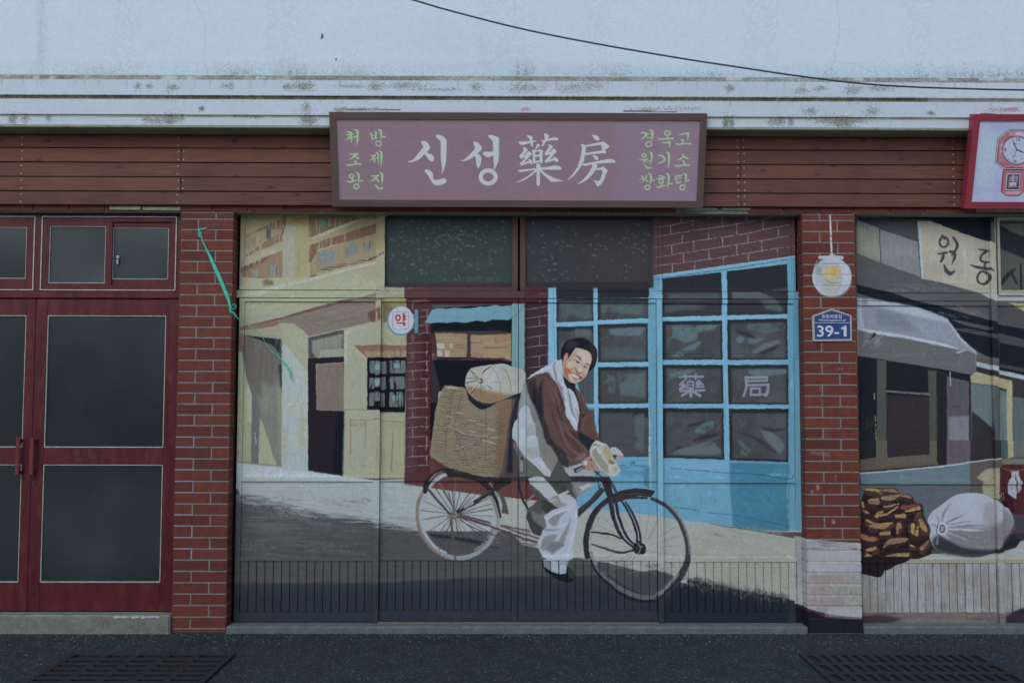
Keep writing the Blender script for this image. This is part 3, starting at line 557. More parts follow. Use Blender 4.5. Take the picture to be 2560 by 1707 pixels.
    po("960,505 1000,520 1040,570 1070,650 1086,742 1014,732 1022,640 990,560", (76, 76, 80), tex='v', amt=.12); li("950,515 990,560 1010,640 1015,735", 10, (150, 160, 168), a=.8)
    el(540, 745, 36, 36, (92, 84, 82)); ri(540, 745, 20, 20, 8, (150, 148, 148), dry=.2, dd='f'); el(485, 772, 22, 18, (112, 106, 104)); ri(485, 772, 14, 12, 6, (150, 150, 152), dry=.2, dd='f')
    li("1188,410 1198,500 1230,600 1290,700", [22, 26, 26, 20], (44, 46, 50)); li("1260,612 1340,550", 20, (104, 108, 112))
    li("1130,0 1150,100 1200,240", [10, 12, 12], (60, 56, 58))
    po("1130,20 1180,60 1250,170 1300,300 1380,365 1130,365", (96, 102, 102), tex='v', amt=.12); po("1130,60 1170,120 1200,365 1130,365", (74, 66, 68), tex='v')
    # straw bale
    F(*fB)
    po("1060,1120 1120,1060 1200,1050 1250,1300 1130,1500 1130,1890 1010,1890 1050,1500", (74, 66, 68), tex='v', amt=.12); po("1110,1220 1180,1060 1210,1060 1180,1240 1120,1400 1118,1840 1060,1840 1080,1500", (34, 38, 48), soft=2.5)
    po("420,1010 448,974 520,976 580,986 640,996 660,1016 700,1090 1115,1090 1112,1240 1080,1330 1060,1520 1035,1680 1015,1810 985,1886 845,1886 720,1862 620,1832 480,1790 380,1732 312,1700 298,1655 306,1580 330,1400 352,1228 386,1085", (122, 115, 98), tex='h', amt=.1)
    po("960,1110 1115,1100 1110,1240 1080,1330 1060,1520 1035,1680 1015,1810 985,1886 940,1886 960,1500", (112, 88, 70), tex='b', soft=8, a=.8)
    for i in range(36):
        y = 1000 + i * 26
        lx_ = 420 - (y - 1000) * .17 + (0 if y < 1640 else (y - 1640) * 2.2); xr_ = 1085 - max(0, y - 1150) * .13
        if y < 1790: li([(x_, y + (x_ - 330) * .13 + R.uniform(-4, 4)) for x_ in np.linspace(lx_ + 14 if y > 1250 else lx_ + 14, xr_ if y > 1240 else 640, 9)], [4, 10, 6, 12, 5, 10, 6, 11, 4], (90, 80, 62), a=.9, dry=.25, dd='f')
        for k in range(17):
            x = 330 + k * 43 + R.uniform(-14, 14); yy = y + (x - 330) * .13 + R.uniform(-7, 7)
            lx = 420 - (yy - 1000) * .17 + (0 if yy < 1640 else (yy - 1640) * 2.2)
            rx = 1100 - max(0, yy - 1150) * .13
            if x < lx + 8 or x > rx - 30 or yy > 1868 or (x > 650 and yy < 1230 - (x - 900) * .25 and yy < 1240): continue
            c = R.choice([(104, 92, 68), (92, 80, 60), (160, 150, 122), (170, 164, 142), (118, 102, 74)])
            L = R.uniform(16, 34)
            li([(x - L, yy - L * .12), (x + L, yy + L * .2)], [3, R.uniform(6, 12), 2], c, a=.9, dry=.1, dd='f')
    for q in ("570,1240 640,1260", "690,1320 770,1332", "765,1355 840,1372", "870,1405 950,1420", "470,1280 520,1290", "690,1430 780,1450", "820,1520 960,1552", "900,1490 970,1500"): li(q, [6, 16, 5], (172, 172, 170), dry=.15, dd='h')
    smears(480, 1780, 900, 1850, 24, [(112, 92, 76), (124, 104, 84)], (40, 90), (8, 18), 12, .5, 10)
    st = (76, 70, 86)
    for q in ("580,990 535,1040 515,1150 490,1290 485,1370 462,1450 450,1600 432,1720", "856,1150 860,1300 860,1500 852,1740", "610,1080 575,1240 545,1400 600,1560 640,1640 690,1770", "996,1200 1000,1400 1000,1560", "812,1300 815,1450 810,1540"): li(q, 4.5, st)
    li("440,1362 500,1385 560,1430 640,1468 720,1480 800,1476 910,1486", [5, 10, 12, 12, 9, 8, 3], (78, 72, 90)); li("470,1372 560,1420 640,1458 740,1474 880,1480", 5, (180, 182, 186)); li("555,1535 575,1590 600,1605 680,1575 740,1565 800,1572", [5, 9, 9, 9, 7, 4], (84, 78, 92)); li("565,1560 590,1598 660,1575 730,1560", 4, (176, 178, 182))
    po("385,1040 410,1028 400,1060 388,1120 380,1080", (160, 156, 150)); po("448,974 520,978 590,990 560,1000 470,1000", (162, 152, 130), soft=1)
    li("330,1700 370,1750 420,1790", 7, (44, 42, 48)); li("372,1745 440,1750 470,1760", 8, (100, 72, 66))
    # sack on top
    po("668,1040 700,1070 780,1120 900,1140 1110,1070 1210,1040 1180,1086 1100,1110 1000,1128 930,1170 870,1202 815,1212 745,1175 690,1115", (24, 30, 40), sm=True)
    bag = "650,940 664,870 705,805 790,782 900,768 1030,756 1120,785 1200,805 1246,838 1252,930 1212,1040 1130,1070 1020,1112 900,1146 790,1130 700,1062 656,990"
    po(bag, (158, 162, 158), sm=True, tex='b', amt=.08); po("656,985 700,975 800,1000 1000,1045 1130,1062 1020,1110 900,1146 790,1130 700,1062", (130, 108, 84), sm=True, soft=5, tex='b', amt=.15)
    po("1118,800 1246,840 1250,930 1210,1040 1130,1060", (150, 156, 152), soft=3, a=.7)
    po("830,800 950,780 1000,880 940,1000 860,960", (164, 170, 176), soft=8, a=.8)
    fo = (84, 68, 58)
    for q, w in (("690,812 730,850 790,905", [5, 10, 3]), ("655,955 700,938 775,928", [6, 12, 3]), ("700,1062 740,1020 785,955", [4, 8, 3]), ("808,1110 810,1040 805,965", [4, 9, 4]), ("905,785 850,820 815,865", [4, 14, 3]), ("930,1020 890,985 860,965", [3, 8, 3]), ("845,1005 820,975", [4, 5]), ("720,870 775,905", [4, 6]), ("660,905 720,900 770,915", [3, 6, 3])):
        li(q, w, fo); 
    for q in ("695,1048 740,1000 780,960", "812,1100 816,1020", "840,860 900,800", "690,940 770,940"): li(q, [3, 8, 3], (180, 182, 176), a=.7)
    li("1020,785 1070,850 1100,940 1108,1040", [4, 6, 6, 4], (90, 82, 78)); li("905,775 960,850 990,930 1010,1040 1020,1100", 3.5, (104, 92, 88)); li("920,938 1020,945", 3, (100, 90, 86)); li("1130,1070 1200,1048", 6, (40, 40, 46))
    el(805, 928, 24, 26, (92, 60, 54)); el(798, 930, 14, 16, (180, 180, 176), dry=.1, dd='f')
    # -------- rider: back of coat, trousers --------
    F(*fF)
    po("1300,380 1420,364 1500,360 1580,190 1660,250 1705,380 1770,610 1700,700 1450,740 1430,860 1465,880 1420,965 1330,930 1262,780 1270,700 1400,580 1340,520 1280,460", (70, 76, 76), tex='b', amt=.12)
    po("1260,180 1440,360 1300,366 1256,330", (90, 100, 92), tex='b', amt=.1)
    po("1290,690 1400,740 1440,680 1462,880 1370,840 1310,770", (100, 104, 108), soft=2); po("1262,730 1300,700 1310,780 1400,860 1440,880 1420,962 1330,930 1290,870", (58, 62, 64), soft=1)
    po("1470,420 1620,400 1700,560 1600,500", (56, 66, 64), soft=4)
    po("1400,580 1500,620 1610,688 1460,735 1420,690", (54, 58, 60), soft=1.5)
    po("1280,386 1350,364 1430,370 1500,440 1580,545 1640,520 1680,498 1690,520 1660,545 1702,548 1760,600 1780,690 1700,700 1600,684 1500,620 1390,510 1300,440", (158, 168, 176), tex='b', amt=.06)
    li("1480,600 1560,560 1600,640", [8, 30, 10], (118, 122, 124), soft=2); po("1500,610 1600,684 1690,650 1560,590", (132, 136, 138), soft=2)
    po("1620,250 1700,272 1830,215 1960,300 1955,356 1690,356 1650,310", (146, 154, 162), tex='h'); li("1640,255 1636,290", 8, (70, 70, 74))
    po("1720,420 1945,418 1905,465 1770,572 1732,510", (122, 124, 128), tex='h'); po("1780,470 1850,450 1880,430 1930,430 1830,500", (162, 170, 182), dry=.05); li("1730,440 1770,570", 7, (80, 80, 84)); li("1800,520 1935,440", 6, (166, 174, 182))
    po("1436,762 1520,700 1660,658 1700,600 1750,618 1780,700 1776,800 1745,1000 1730,1180 1690,1204 1500,1204 1424,1165 1395,1105 1378,1030 1428,900 1470,862", (158, 170, 188), sm=False, tex='b', amt=.05)
    for q in ("1520,850 1480,790 1590,720 1680,680 1600,760 1560,840", "1400,1060 1440,960 1560,940 1540,1000 1440,1100", "1560,1100 1620,1040 1690,850 1700,760 1640,900 1500,1130"):
        po(q, (124, 128, 136), sm=True, soft=3)
    po("1430,870 1500,880 1600,880 1520,900 1440,900", (120, 124, 132), soft=2); po("1460,1080 1540,1010 1640,1040 1560,1090 1500,1120", (112, 114, 120), sm=True, soft=3)
    li("1750,700 1745,850 1700,1020 1660,1160", [8, 22, 26, 14], (172, 184, 206), soft=1.5); li("1450,780 1560,720 1700,680", [8, 20, 10], (176, 186, 200), soft=1); li("1470,870 1600,860 1700,800", [4, 12, 6], (172, 182, 196), soft=1); li("1420,1160 1560,1168 1690,1160", 12, (180, 190, 208), soft=1)
    po("1440,1190 1690,1188 1668,1270 1664,1335 1600,1345 1515,1318 1440,1260", (150, 166, 184)); po("1424,1192 1500,1205 1505,1310 1440,1262", (118, 124, 130), soft=1.5); li("1585,1205 1592,1340", 10, (92, 92, 94)); li("1600,1232 1665,1245", 8, (104, 108, 112))
    po("1420,1205 1440,1262 1510,1312 1595,1342 1660,1332 1672,1262 1735,1310 1752,1370 1730,1412 1690,1422 1620,1415 1530,1368 1450,1310 1425,1260", (24, 32, 38)); po("1662,1300 1690,1270 1735,1320 1740,1380 1690,1370", (46, 62, 64), soft=2.5)
    # bicycle front
    po("1700,360 2082,364 2120,412 1712,412", (48, 45, 52)); li("1940,310 2010,360", 10, bk); li("1960,350 2000,320", 8, bk); li("1985,420 1990,480 2005,440", 8, (52, 50, 56))
    po("2010,468 2060,500 1985,580 1860,700 1778,778 1782,690 1900,590", (52, 50, 54), tex='f'); li("1800,700 1950,560 2030,480", 5, (104, 96, 94), a=.7)
    F(*fG)
    # front wheel
    W = "600,330 520,390 440,470 385,570 350,690 340,800 352,925"
    li("385,935 430,1020 500,1105 600,1190 700,1255 800,1300 900,1328 1000,1330 1060,1322", [30, 36, 44, 46, 46, 46, 46, 46, 44], (92, 98, 106), tex='f')
    li("392,960 420,1030 480,1120 570,1200 680,1285 800,1345 920,1372 1050,1362", [18, 22, 22, 24, 24, 24, 26, 24], (30, 38, 48))
    li("1050,1345 1130,1290 1210,1210 1280,1130 1340,1020 1360,910 1355,780 1300,610 1215,480 1110,395 1000,345", [40, 44, 50, 60, 62, 56, 50, 48, 44, 40, 36], (58, 62, 68), tex='f')
    li("1230,1150 1300,1060 1345,960", 40, (50, 56, 64), a=.8); li("1060,1290 1150,1225 1260,1100", [34, 34, 26], (116, 122, 126)); li("1110,365 1240,480 1325,620 1372,780 1376,900", [10, 16, 20, 22, 14], (126, 124, 124), a=.9); li("1060,1345 1200,1230 1280,1140", 14, (28, 38, 50))
    li("398,900 392,820 400,700 440,600 500,490", [14, 20, 20, 16, 8], (142, 150, 158)); li("395,880 410,940 440,990", [20, 26, 30], (120, 126, 132))
    li(W, [50, 56, 56, 58, 54, 56, 52], (46, 44, 50)); li("590,375 520,420 460,490 410,590 385,700", [6, 10, 10, 8, 4], (90, 86, 88), a=.8)
    po("326,880 380,880 382,936 338,930", (40, 38, 44))
    sp = (98, 100, 104)
    for q in ("500,535 640,645", "465,612 625,686", "430,710 700,770", "670,435 790,695", "875,370 882,610", "985,400 945,660", "1105,465 960,760", "1240,630 1070,720", "1270,715 1075,775", "1290,815 1070,826", "1265,912 940,868", "460,940 625,915", "690,955 780,900", "740,970 800,905", "800,960 830,920", "555,450 600,540", "775,370 778,420", "970,820 1020,800", "1040,640 950,770", "600,1010 700,960", "770,1030 810,980", "960,990 1000,1060", "1180,985 1240,1020"):
        li(q, [3, 4.5, 3], sp, dry=.05, dd='f')
    li("400,680 500,690 610,708 692,748", [16, 22, 22, 16], (48, 46, 52)); li("400,802 500,832 600,866 700,886 780,872 840,858", [14, 22, 24, 24, 20, 16], (50, 47, 54)); li("420,806 520,838 640,872", 4, (120, 120, 122))
    po("600,300 700,262 830,240 930,244 1036,268 1010,305 985,332 880,318 770,326 690,350 630,385 600,372", (46, 45, 51)); li("620,350 720,310 850,296 980,305", [8, 12, 12, 6], (70, 66, 70), a=.8); li("620,385 700,355 800,335 950,340", [20, 24, 26, 20], (56, 52, 58))
    li("565,140 620,230 655,300", [24, 30, 24], (60, 56, 62)); li("590,165 640,260", 6, (112, 104, 104))
    po("488,128 572,122 590,200 610,290 615,400 580,410 555,350 530,262 505,200", (44, 43, 49))
    li("588,380 612,500 650,620 720,740 830,835", [50, 50, 46, 42, 30], (44, 43, 50)); li("640,380 660,490 700,620 760,740 830,800", [30, 30, 28, 22, 14], (40, 42, 50)); li("625,440 650,560 690,660 750,760 812,812", [6, 14, 16, 14, 6], (142, 150, 170)); li("600,340 606,400 625,460", 5, (128, 116, 112))
    li("700,372 760,470 810,570 845,690 856,785", [20, 26, 26, 24, 20], (46, 46, 52)); li("735,378 800,480 850,590 880,690 890,780", [16, 22, 24, 22, 20], (44, 44, 50)); li("770,470 820,560 860,680 872,770", [3, 9, 9, 9], (134, 140, 156))
    el(870, 842, 62, 62, (40, 38, 46)); el(905, 850, 36, 56, (34, 33, 40)); ri(852, 842, 30, 50, 7, (140, 140, 146), -80, 100); ri(862, 842, 16, 30, 5, (120, 118, 122), 90, 300, dry=.2, dd='f'); el(896, 826, 10, 12, (120, 116, 118))
    li("845,775 895,775", 16, (44, 42, 50))
    # -------- rider: coat, jacket, scarf, hands --------
    F(*fJ)
    po("190,170 230,0 280,-200 345,-395 372,-330 385,-190 430,-60 540,130 600,310 680,560 720,740 780,870 860,930 995,1170 920,1300 860,1440 840,1530 740,1516 560,1330 350,1150 240,1000 130,800 80,760 80,600 130,440 190,380", (114, 118, 120), tex='b', amt=.08)
    po("260,-200 345,-380 380,-200 420,60 330,90 230,180 195,300 200,150", (128, 138, 144), soft=4)
    po("200,280 240,190 320,98 400,100 440,190 450,280 500,410 540,480 552,600 545,690 600,790 612,900 640,1130 690,1200 770,1340 862,1430 842,1530 735,1512 560,1330 350,1152 240,1000 190,930 150,810 82,770 82,600 130,440 190,360", (158, 170, 182), tex='b', amt=.05)
    for q in ("360,480 520,470 545,690 350,710", "350,940 600,920 630,1130 420,1140"): po(q, (142, 150, 156), soft=4, a=.8)
    po("190,420 240,520 330,620 345,900 200,900 190,600", (168, 180, 194), soft=5, a=.7); li("360,730 470,716 580,740", 14, (174, 186, 200), soft=1.5); po("480,1180 640,1130 780,1340 700,1330", (170, 180, 196), soft=5, a=.8)
    po("640,1130 700,1230 860,1430 990,1170 900,1000 760,900 700,700 620,620 610,790", (118, 116, 114), soft=2.5, a=.8)
    li("345,-300 344,1100", 4, (120, 128, 132), a=.6)
    F(*fI)
    jk = (86, 67, 65)
    F(*fJ)
    po("375,-330 430,-430 600,-520 740,-560 810,-545 880,-450 960,-360 1030,-240 1080,-90 1130,40 1150,180 1150,300 1240,430 1380,610 1405,780 1520,900 1560,960 1620,1040 1640,1110 1560,1160 1460,1262 1300,1312 1180,1336 1070,1290 980,1130 860,930 780,870 720,740 680,560 600,310 540,130 430,-60 385,-190", jk, tex='b', amt=.1)
    po("378,-340 440,-420 520,-470 560,-300 600,-100 620,-300 700,-480 680,-200 700,100 690,330 780,520 820,720 950,880 1060,1000 1180,1100 1190,1336 1070,1290 980,1130 860,930 780,870 720,740 680,560 600,310 540,130 430,-60 385,-190", (50, 46, 50), soft=5, tex='v', amt=.1)
    po("480,-300 560,-180 560,0 640,300 560,180 470,20", (28, 32, 42), soft=4); po("600,-260 650,-300 650,0 690,300 650,380 600,100", (26, 31, 41), soft=4)
    po("1000,900 1120,1050 1190,1140 1190,1330 1080,1290 960,1060", (50, 52, 56), soft=3)
    li("700,-380 720,-100 800,200 900,420", [30, 70, 90, 60], (92, 68, 66), a=.7, soft=5); li("830,-330 960,-100 1050,200", [10, 40, 20], (110, 90, 86), a=.8, soft=2); li("1000,-170 1080,60 1130,250", [30, 44, 24], (72, 38, 44), a=.9, soft=3)
    li("960,-40 1000,200 1060,380 1200,420", [14, 26, 24, 10], (56, 42, 44), soft=2); li("930,60 1000,260", [10, 30, 10], (60, 50, 52), soft=2)
    for q, w in (("990,370 1040,520 1110,720 1200,890 1300,1010 1410,1090", [10, 20, 20, 20, 26, 14]), ("1160,530 1230,680 1350,780 1400,880 1470,1010", [8, 18, 22, 14, 6]), ("1160,1090 1220,1160 1300,1290", [10, 14, 6]), ("1180,1130 1280,1190 1380,1230 1500,1200", [10, 16, 14, 8]), ("1400,780 1480,880 1560,1000 1600,1050", [8, 20, 22, 12]), ("1220,560 1300,590 1380,660", [8, 16, 8])):
        li(q, w, (116, 96, 90), soft=1)
    po("1200,580 1290,600 1385,670 1405,760 1330,750 1240,650", (84, 44, 44), soft=2.5); po("1230,760 1340,790 1420,930 1460,1030 1360,1000 1280,880", (74, 54, 54), soft=3); po("1050,660 1150,800 1250,960 1180,980 1080,850", (96, 74, 70), soft=4)
    po("1440,1040 1560,1030 1540,1130 1440,1200 1300,1180 1380,1110", (112, 92, 88), soft=3)
    for q, w in (("560,-150 600,60 660,300 740,520 800,720", [6, 20, 26, 22, 6]), ("640,-420 620,-200 640,60", [6, 22, 6]), ("860,120 900,360 980,560 1060,760 1160,930", [6, 22, 16, 20, 6]), ("1010,-60 1050,140 1080,330", [5, 18, 5]), ("1060,560 1160,720 1230,860", [5, 20, 6]), ("1000,900 1080,1020 1180,1100", [6, 20, 6]), ("1240,1230 1340,1200 1440,1220", [6, 16, 5])):
        li(q, w, (52, 42, 45), a=.85, soft=.8)
    for q, w in (("760,-450 800,-250 880,-60 940,140", [6, 18, 22, 6]), ("700,60 760,300 840,500", [6, 20, 6]), ("900,-260 980,-60 1020,60", [5, 16, 5]), ("930,420 1000,600 1080,780", [6, 16, 6]), ("1300,860 1360,960 1400,1040", [5, 14, 5])):
        li(q, w, (108, 84, 80), a=.7, soft=.8)
    # far sleeve
    po("1335,-260 1400,-210 1450,-130 1500,-40 1530,0 1570,100 1640,240 1740,540 1812,720 1868,830 1720,800 1650,900 1632,1100 1560,960 1405,780 1370,620 1405,420 1430,250 1400,60 1370,-80", (86, 64, 60), tex='b', amt=.12)
    po("1375,600 1440,640 1560,700 1640,750 1760,800 1650,890 1632,1090 1560,960 1405,780", (34, 40, 48), soft=1.5); po("1400,-60 1440,100 1450,300 1420,500 1380,620 1430,250", (34, 36, 44), soft=3); po("1330,-190 1370,-100 1390,60 1350,-40", (30, 34, 44), soft=2)
    po("1450,260 1550,260 1500,330", (48, 40, 42), soft=2); li("1600,250 1500,400 1480,600", [10, 36, 30], (98, 78, 72), soft=3); li("1640,380 1720,600 1800,760", [8, 14, 10], (112, 86, 74), soft=1); li("1350,-230 1480,-60 1560,120", [8, 16, 8], (116, 84, 76), soft=1)
    # neck, scarf
    F(*fI)
    po("1090,940 1150,1000 1240,1080 1330,1105 1350,1110 1345,1190 1360,1330 1300,1330 1200,1210 1150,1180 1100,1060", (27, 31, 41))
    po("345,1045 400,1000 470,930 620,840 730,770 830,720 900,668 980,640 1080,630 1090,800 1095,960 1130,1100 1185,1205 1240,1205 1310,1270 1370,1420 1400,1510 1415,1640 1432,1690 1400,1880 1380,2060 1330,2020 1240,1880 1180,1780 1150,1720 1140,1540 1110,1430 1070,1300 1000,1140 900,1010 810,895 740,882 620,915 500,960 400,1020", (162, 174, 188), tex='b', amt=.05)
    li("925,672 905,760 935,900 960,1040 1050,1190 1080,1330 1150,1480", [30, 36, 44, 40, 60, 50, 10], (120, 122, 130), soft=1.5); li("700,860 800,870 880,960", [6, 22, 10], (122, 134, 150), soft=1.5); li("1180,1220 1220,1380 1250,1560 1300,1720 1340,1800", [20, 44, 50, 40, 14], (128, 128, 134), soft=2); li("1320,1560 1380,1700 1350,1880", [10, 40, 10], (140, 144, 150), soft=2)
    li("1310,1540 1315,1640 1350,1760", 10, (172, 176, 160), soft=1); li("1100,1250 1130,1340 1160,1500 1200,1620 1280,1780 1350,1900", [10, 20, 24, 24, 26, 14], (176, 188, 206), soft=1.5); li("560,880 700,810 880,760", [10, 30, 14], (176, 188, 202), soft=2)
    # head
    po("1058,600 1052,480 1075,390 1120,310 1190,240 1270,222 1340,205 1430,188 1540,205 1600,240 1660,290 1730,350 1775,420 1790,520 1775,640 1740,770 1690,820 1640,860 1600,915 1540,800 1200,640 1090,632", (27, 28, 37), sm=False)
    po("1180,250 1300,226 1400,300 1330,400 1150,420", (50, 43, 50), soft=5); po("1600,260 1700,350 1760,480 1740,640 1690,760 1660,560 1640,420", (44, 38, 45), soft=5); li("1240,440 1290,400 1340,380", [6, 14, 6], (74, 78, 88), soft=1.5)
    face = "1352,393 1440,400 1560,440 1632,480 1666,540 1675,620 1660,700 1625,790 1600,880 1560,960 1500,1022 1420,1078 1330,1104 1270,1086 1200,1035 1140,975 1108,900 1098,800 1092,700 1110,630 1190,600 1240,560 1300,470"
    po(face, (172, 152, 142), tex='f', amt=.03)
    po("1380,420 1560,450 1640,520 1650,640 1600,700 1480,700 1400,560 1340,520", (182, 166, 156), soft=6)
    po("1095,690 1150,770 1230,800 1240,860 1190,900 1200,980 1270,1080 1200,1035 1140,975 1108,900 1098,800", (168, 92, 62), soft=4); po("1190,640 1300,650 1340,750 1240,810 1180,760", (178, 160, 148), soft=5); po("1100,650 1140,640 1160,720 1130,800 1100,780", (166, 118, 96), soft=3)
    po("1170,610 1240,560 1300,480 1340,400 1352,440 1310,540 1250,620 1190,660", (150, 118, 104), soft=4, a=.7)
    po("1112,640 1118,560 1160,500 1195,492 1210,520 1200,580 1160,640 1130,720 1100,720", (168, 124, 104)); li("1190,520 1160,560 1170,600 1140,640", [6, 14, 12, 6], (120, 66, 50), soft=1); el(1155, 570, 14, 20, (186, 160, 144), soft=1)
    po("1205,500 1300,470 1352,393 1300,380 1200,440", (27, 28, 37)); po("1200,540 1215,600 1235,560 1240,500 1205,495", (27, 28, 37))
    li("1345,548 1400,565 1440,600 1460,640", [8, 20, 26, 14], (44, 34, 38)); li("1545,716 1580,710 1635,745", [10, 18, 10], (60, 46, 46))
    li("1310,632 1370,650 1430,690", [6, 12, 14], (46, 36, 38)); li("1370,665 1400,685 1425,692", [6, 18, 8], (40, 32, 36)); li("1380,690 1420,700", 8, (140, 98, 82)); li("1520,755 1550,768 1585,792", [14, 14, 6], (48, 38, 40)); li("1525,775 1560,790", 14, (56, 40, 40))
    li("1480,700 1500,760 1470,820", [6, 16, 8], (150, 112, 96), soft=2); li("1340,790 1352,840 1390,885 1440,892 1475,865", [10, 22, 26, 18, 10], (126, 74, 58), soft=1.5); el(1388, 882, 14, 8, (70, 40, 36)); el(1440, 820, 30, 44, (188, 172, 160), soft=3); li("1450,740 1440,800", 12, (196, 190, 184), soft=1.5)
    li("1225,835 1270,800 1320,785 1345,775", [8, 16, 16, 6], (138, 92, 74), soft=2); li("1480,900 1510,940 1490,1000", [6, 22, 10], (158, 106, 86), soft=2.5)
    po("1215,868 1240,862 1320,885 1400,920 1455,955 1480,985 1465,1006 1430,1010 1340,975 1262,925", (124, 74, 60), sm=True, soft=1.2); po("1250,896 1330,912 1430,972 1418,1004 1340,980 1270,940", (198, 202, 204)); li("1250,905 1330,925 1430,985", [4, 6, 5], (52, 38, 40)); li("1275,975 1330,1005 1370,1022", [8, 28, 12], (146, 92, 80), soft=1.5); po("1200,900 1250,960 1290,1020 1240,1030 1190,960", (176, 176, 172), soft=3, a=.8); li("1240,1000 1300,1070 1340,1090", [8, 18, 8], (176, 150, 132), soft=3)
    # bundle and hands on the handlebar
    F(*fJ)
    po("1640,1115 1700,1150 1760,1230 1830,1330 1800,1400 1650,1410 1540,1400 1480,1290 1470,1230 1560,1150", (146, 122, 112), tex='b', amt=.08)
    for q in ("1560,1290 1600,1400", "1610,1260 1660,1390", "1660,1240 1760,1370"): li(q, [14, 26, 14], (164, 140, 128), soft=1)
    for q in ("1585,1290 1630,1400", "1640,1250 1710,1380"): li(q, 7, (100, 72, 66))
    po("1490,1230 1560,1180 1590,1240 1560,1290 1500,1280", (166, 176, 190), soft=1); el(1648, 1180, 30, 24, (150, 58, 56), soft=1.5)
    po("1305,1380 1480,1305 1530,1330 1535,1370 1360,1460 1325,1440", (44, 44, 54)); po("1340,1390 1470,1325 1505,1335 1490,1365 1360,1425", (120, 146, 158), soft=1); po("1450,1345 1505,1330 1500,1375 1450,1390", (72, 132, 136))
    po("1660,930 1700,850 1760,800 1820,812 1900,862 1960,870 2005,920 2045,985 2090,1090 2140,1200 2200,1300 2265,1395 2150,1522 2060,1520 1960,1500 1870,1400 1800,1340 1700,1180 1640,1110 1632,1000", (162, 168, 168), tex='b', amt=.06)
    po("1672,1000 1720,960 1770,980 1830,1070 1900,1190 1990,1300 2012,1430 1960,1450 1890,1400 1810,1290 1720,1180 1680,1090", (132, 132, 122), tex='b', soft=1.5)
    po("1880,940 1960,890 2020,950 2070,1070 2120,1230 2110,1270 2040,1270 1960,1200 1890,1070", (160, 152, 118), soft=3); po("1980,1190 2050,1190 2125,1240 2110,1275 2050,1275", (120, 104, 84), soft=2)
    po("2000,1300 2140,1260 2200,1340 2240,1400 2150,1500 2070,1500", (172, 176, 170), soft=3); po("2040,1320 2160,1310 2200,1400 2100,1450", (150, 152, 140), soft=4); po("1800,1360 1900,1430 2060,1520 1960,1500 1860,1440", (140, 134, 108), soft=2)
    li("1690,900 1740,860 1820,900", [10, 26, 14], (124, 88, 80), soft=1); li("1750,850 1800,880", 28, (176, 182, 190)); li("1770,820 1850,860 1900,890", [14, 24, 10], (186, 192, 198), soft=1); li("1780,970 1830,1060", [30, 24], (176, 186, 200), soft=1.5); li("1700,910 1720,950", 24, (178, 186, 196), soft=1)
    po("2035,965 2080,945 2140,938 2240,1000 2312,1085 2295,1150 2250,1180 2200,1180 2195,1110 2130,1090 2095,1085", (162, 168, 176)); po("2180,1060 2290,1100 2290,1150 2245,1182 2200,1180 2190,1110", (164, 130, 124), soft=2); po("2090,1090 2140,1090 2190,1115 2190,1130 2120,1150", (44, 42, 50)); li("2140,960 2180,1050 2230,1100", [6, 8, 6], (190, 196, 204))
    li("2135,1065 2200,1110", 10, (160, 120, 118))
    li("1720,1430 1800,1460 1770,1500", 12, (44, 44, 50)); li("1740,1420 1830,1440", 14, (50, 48, 52))

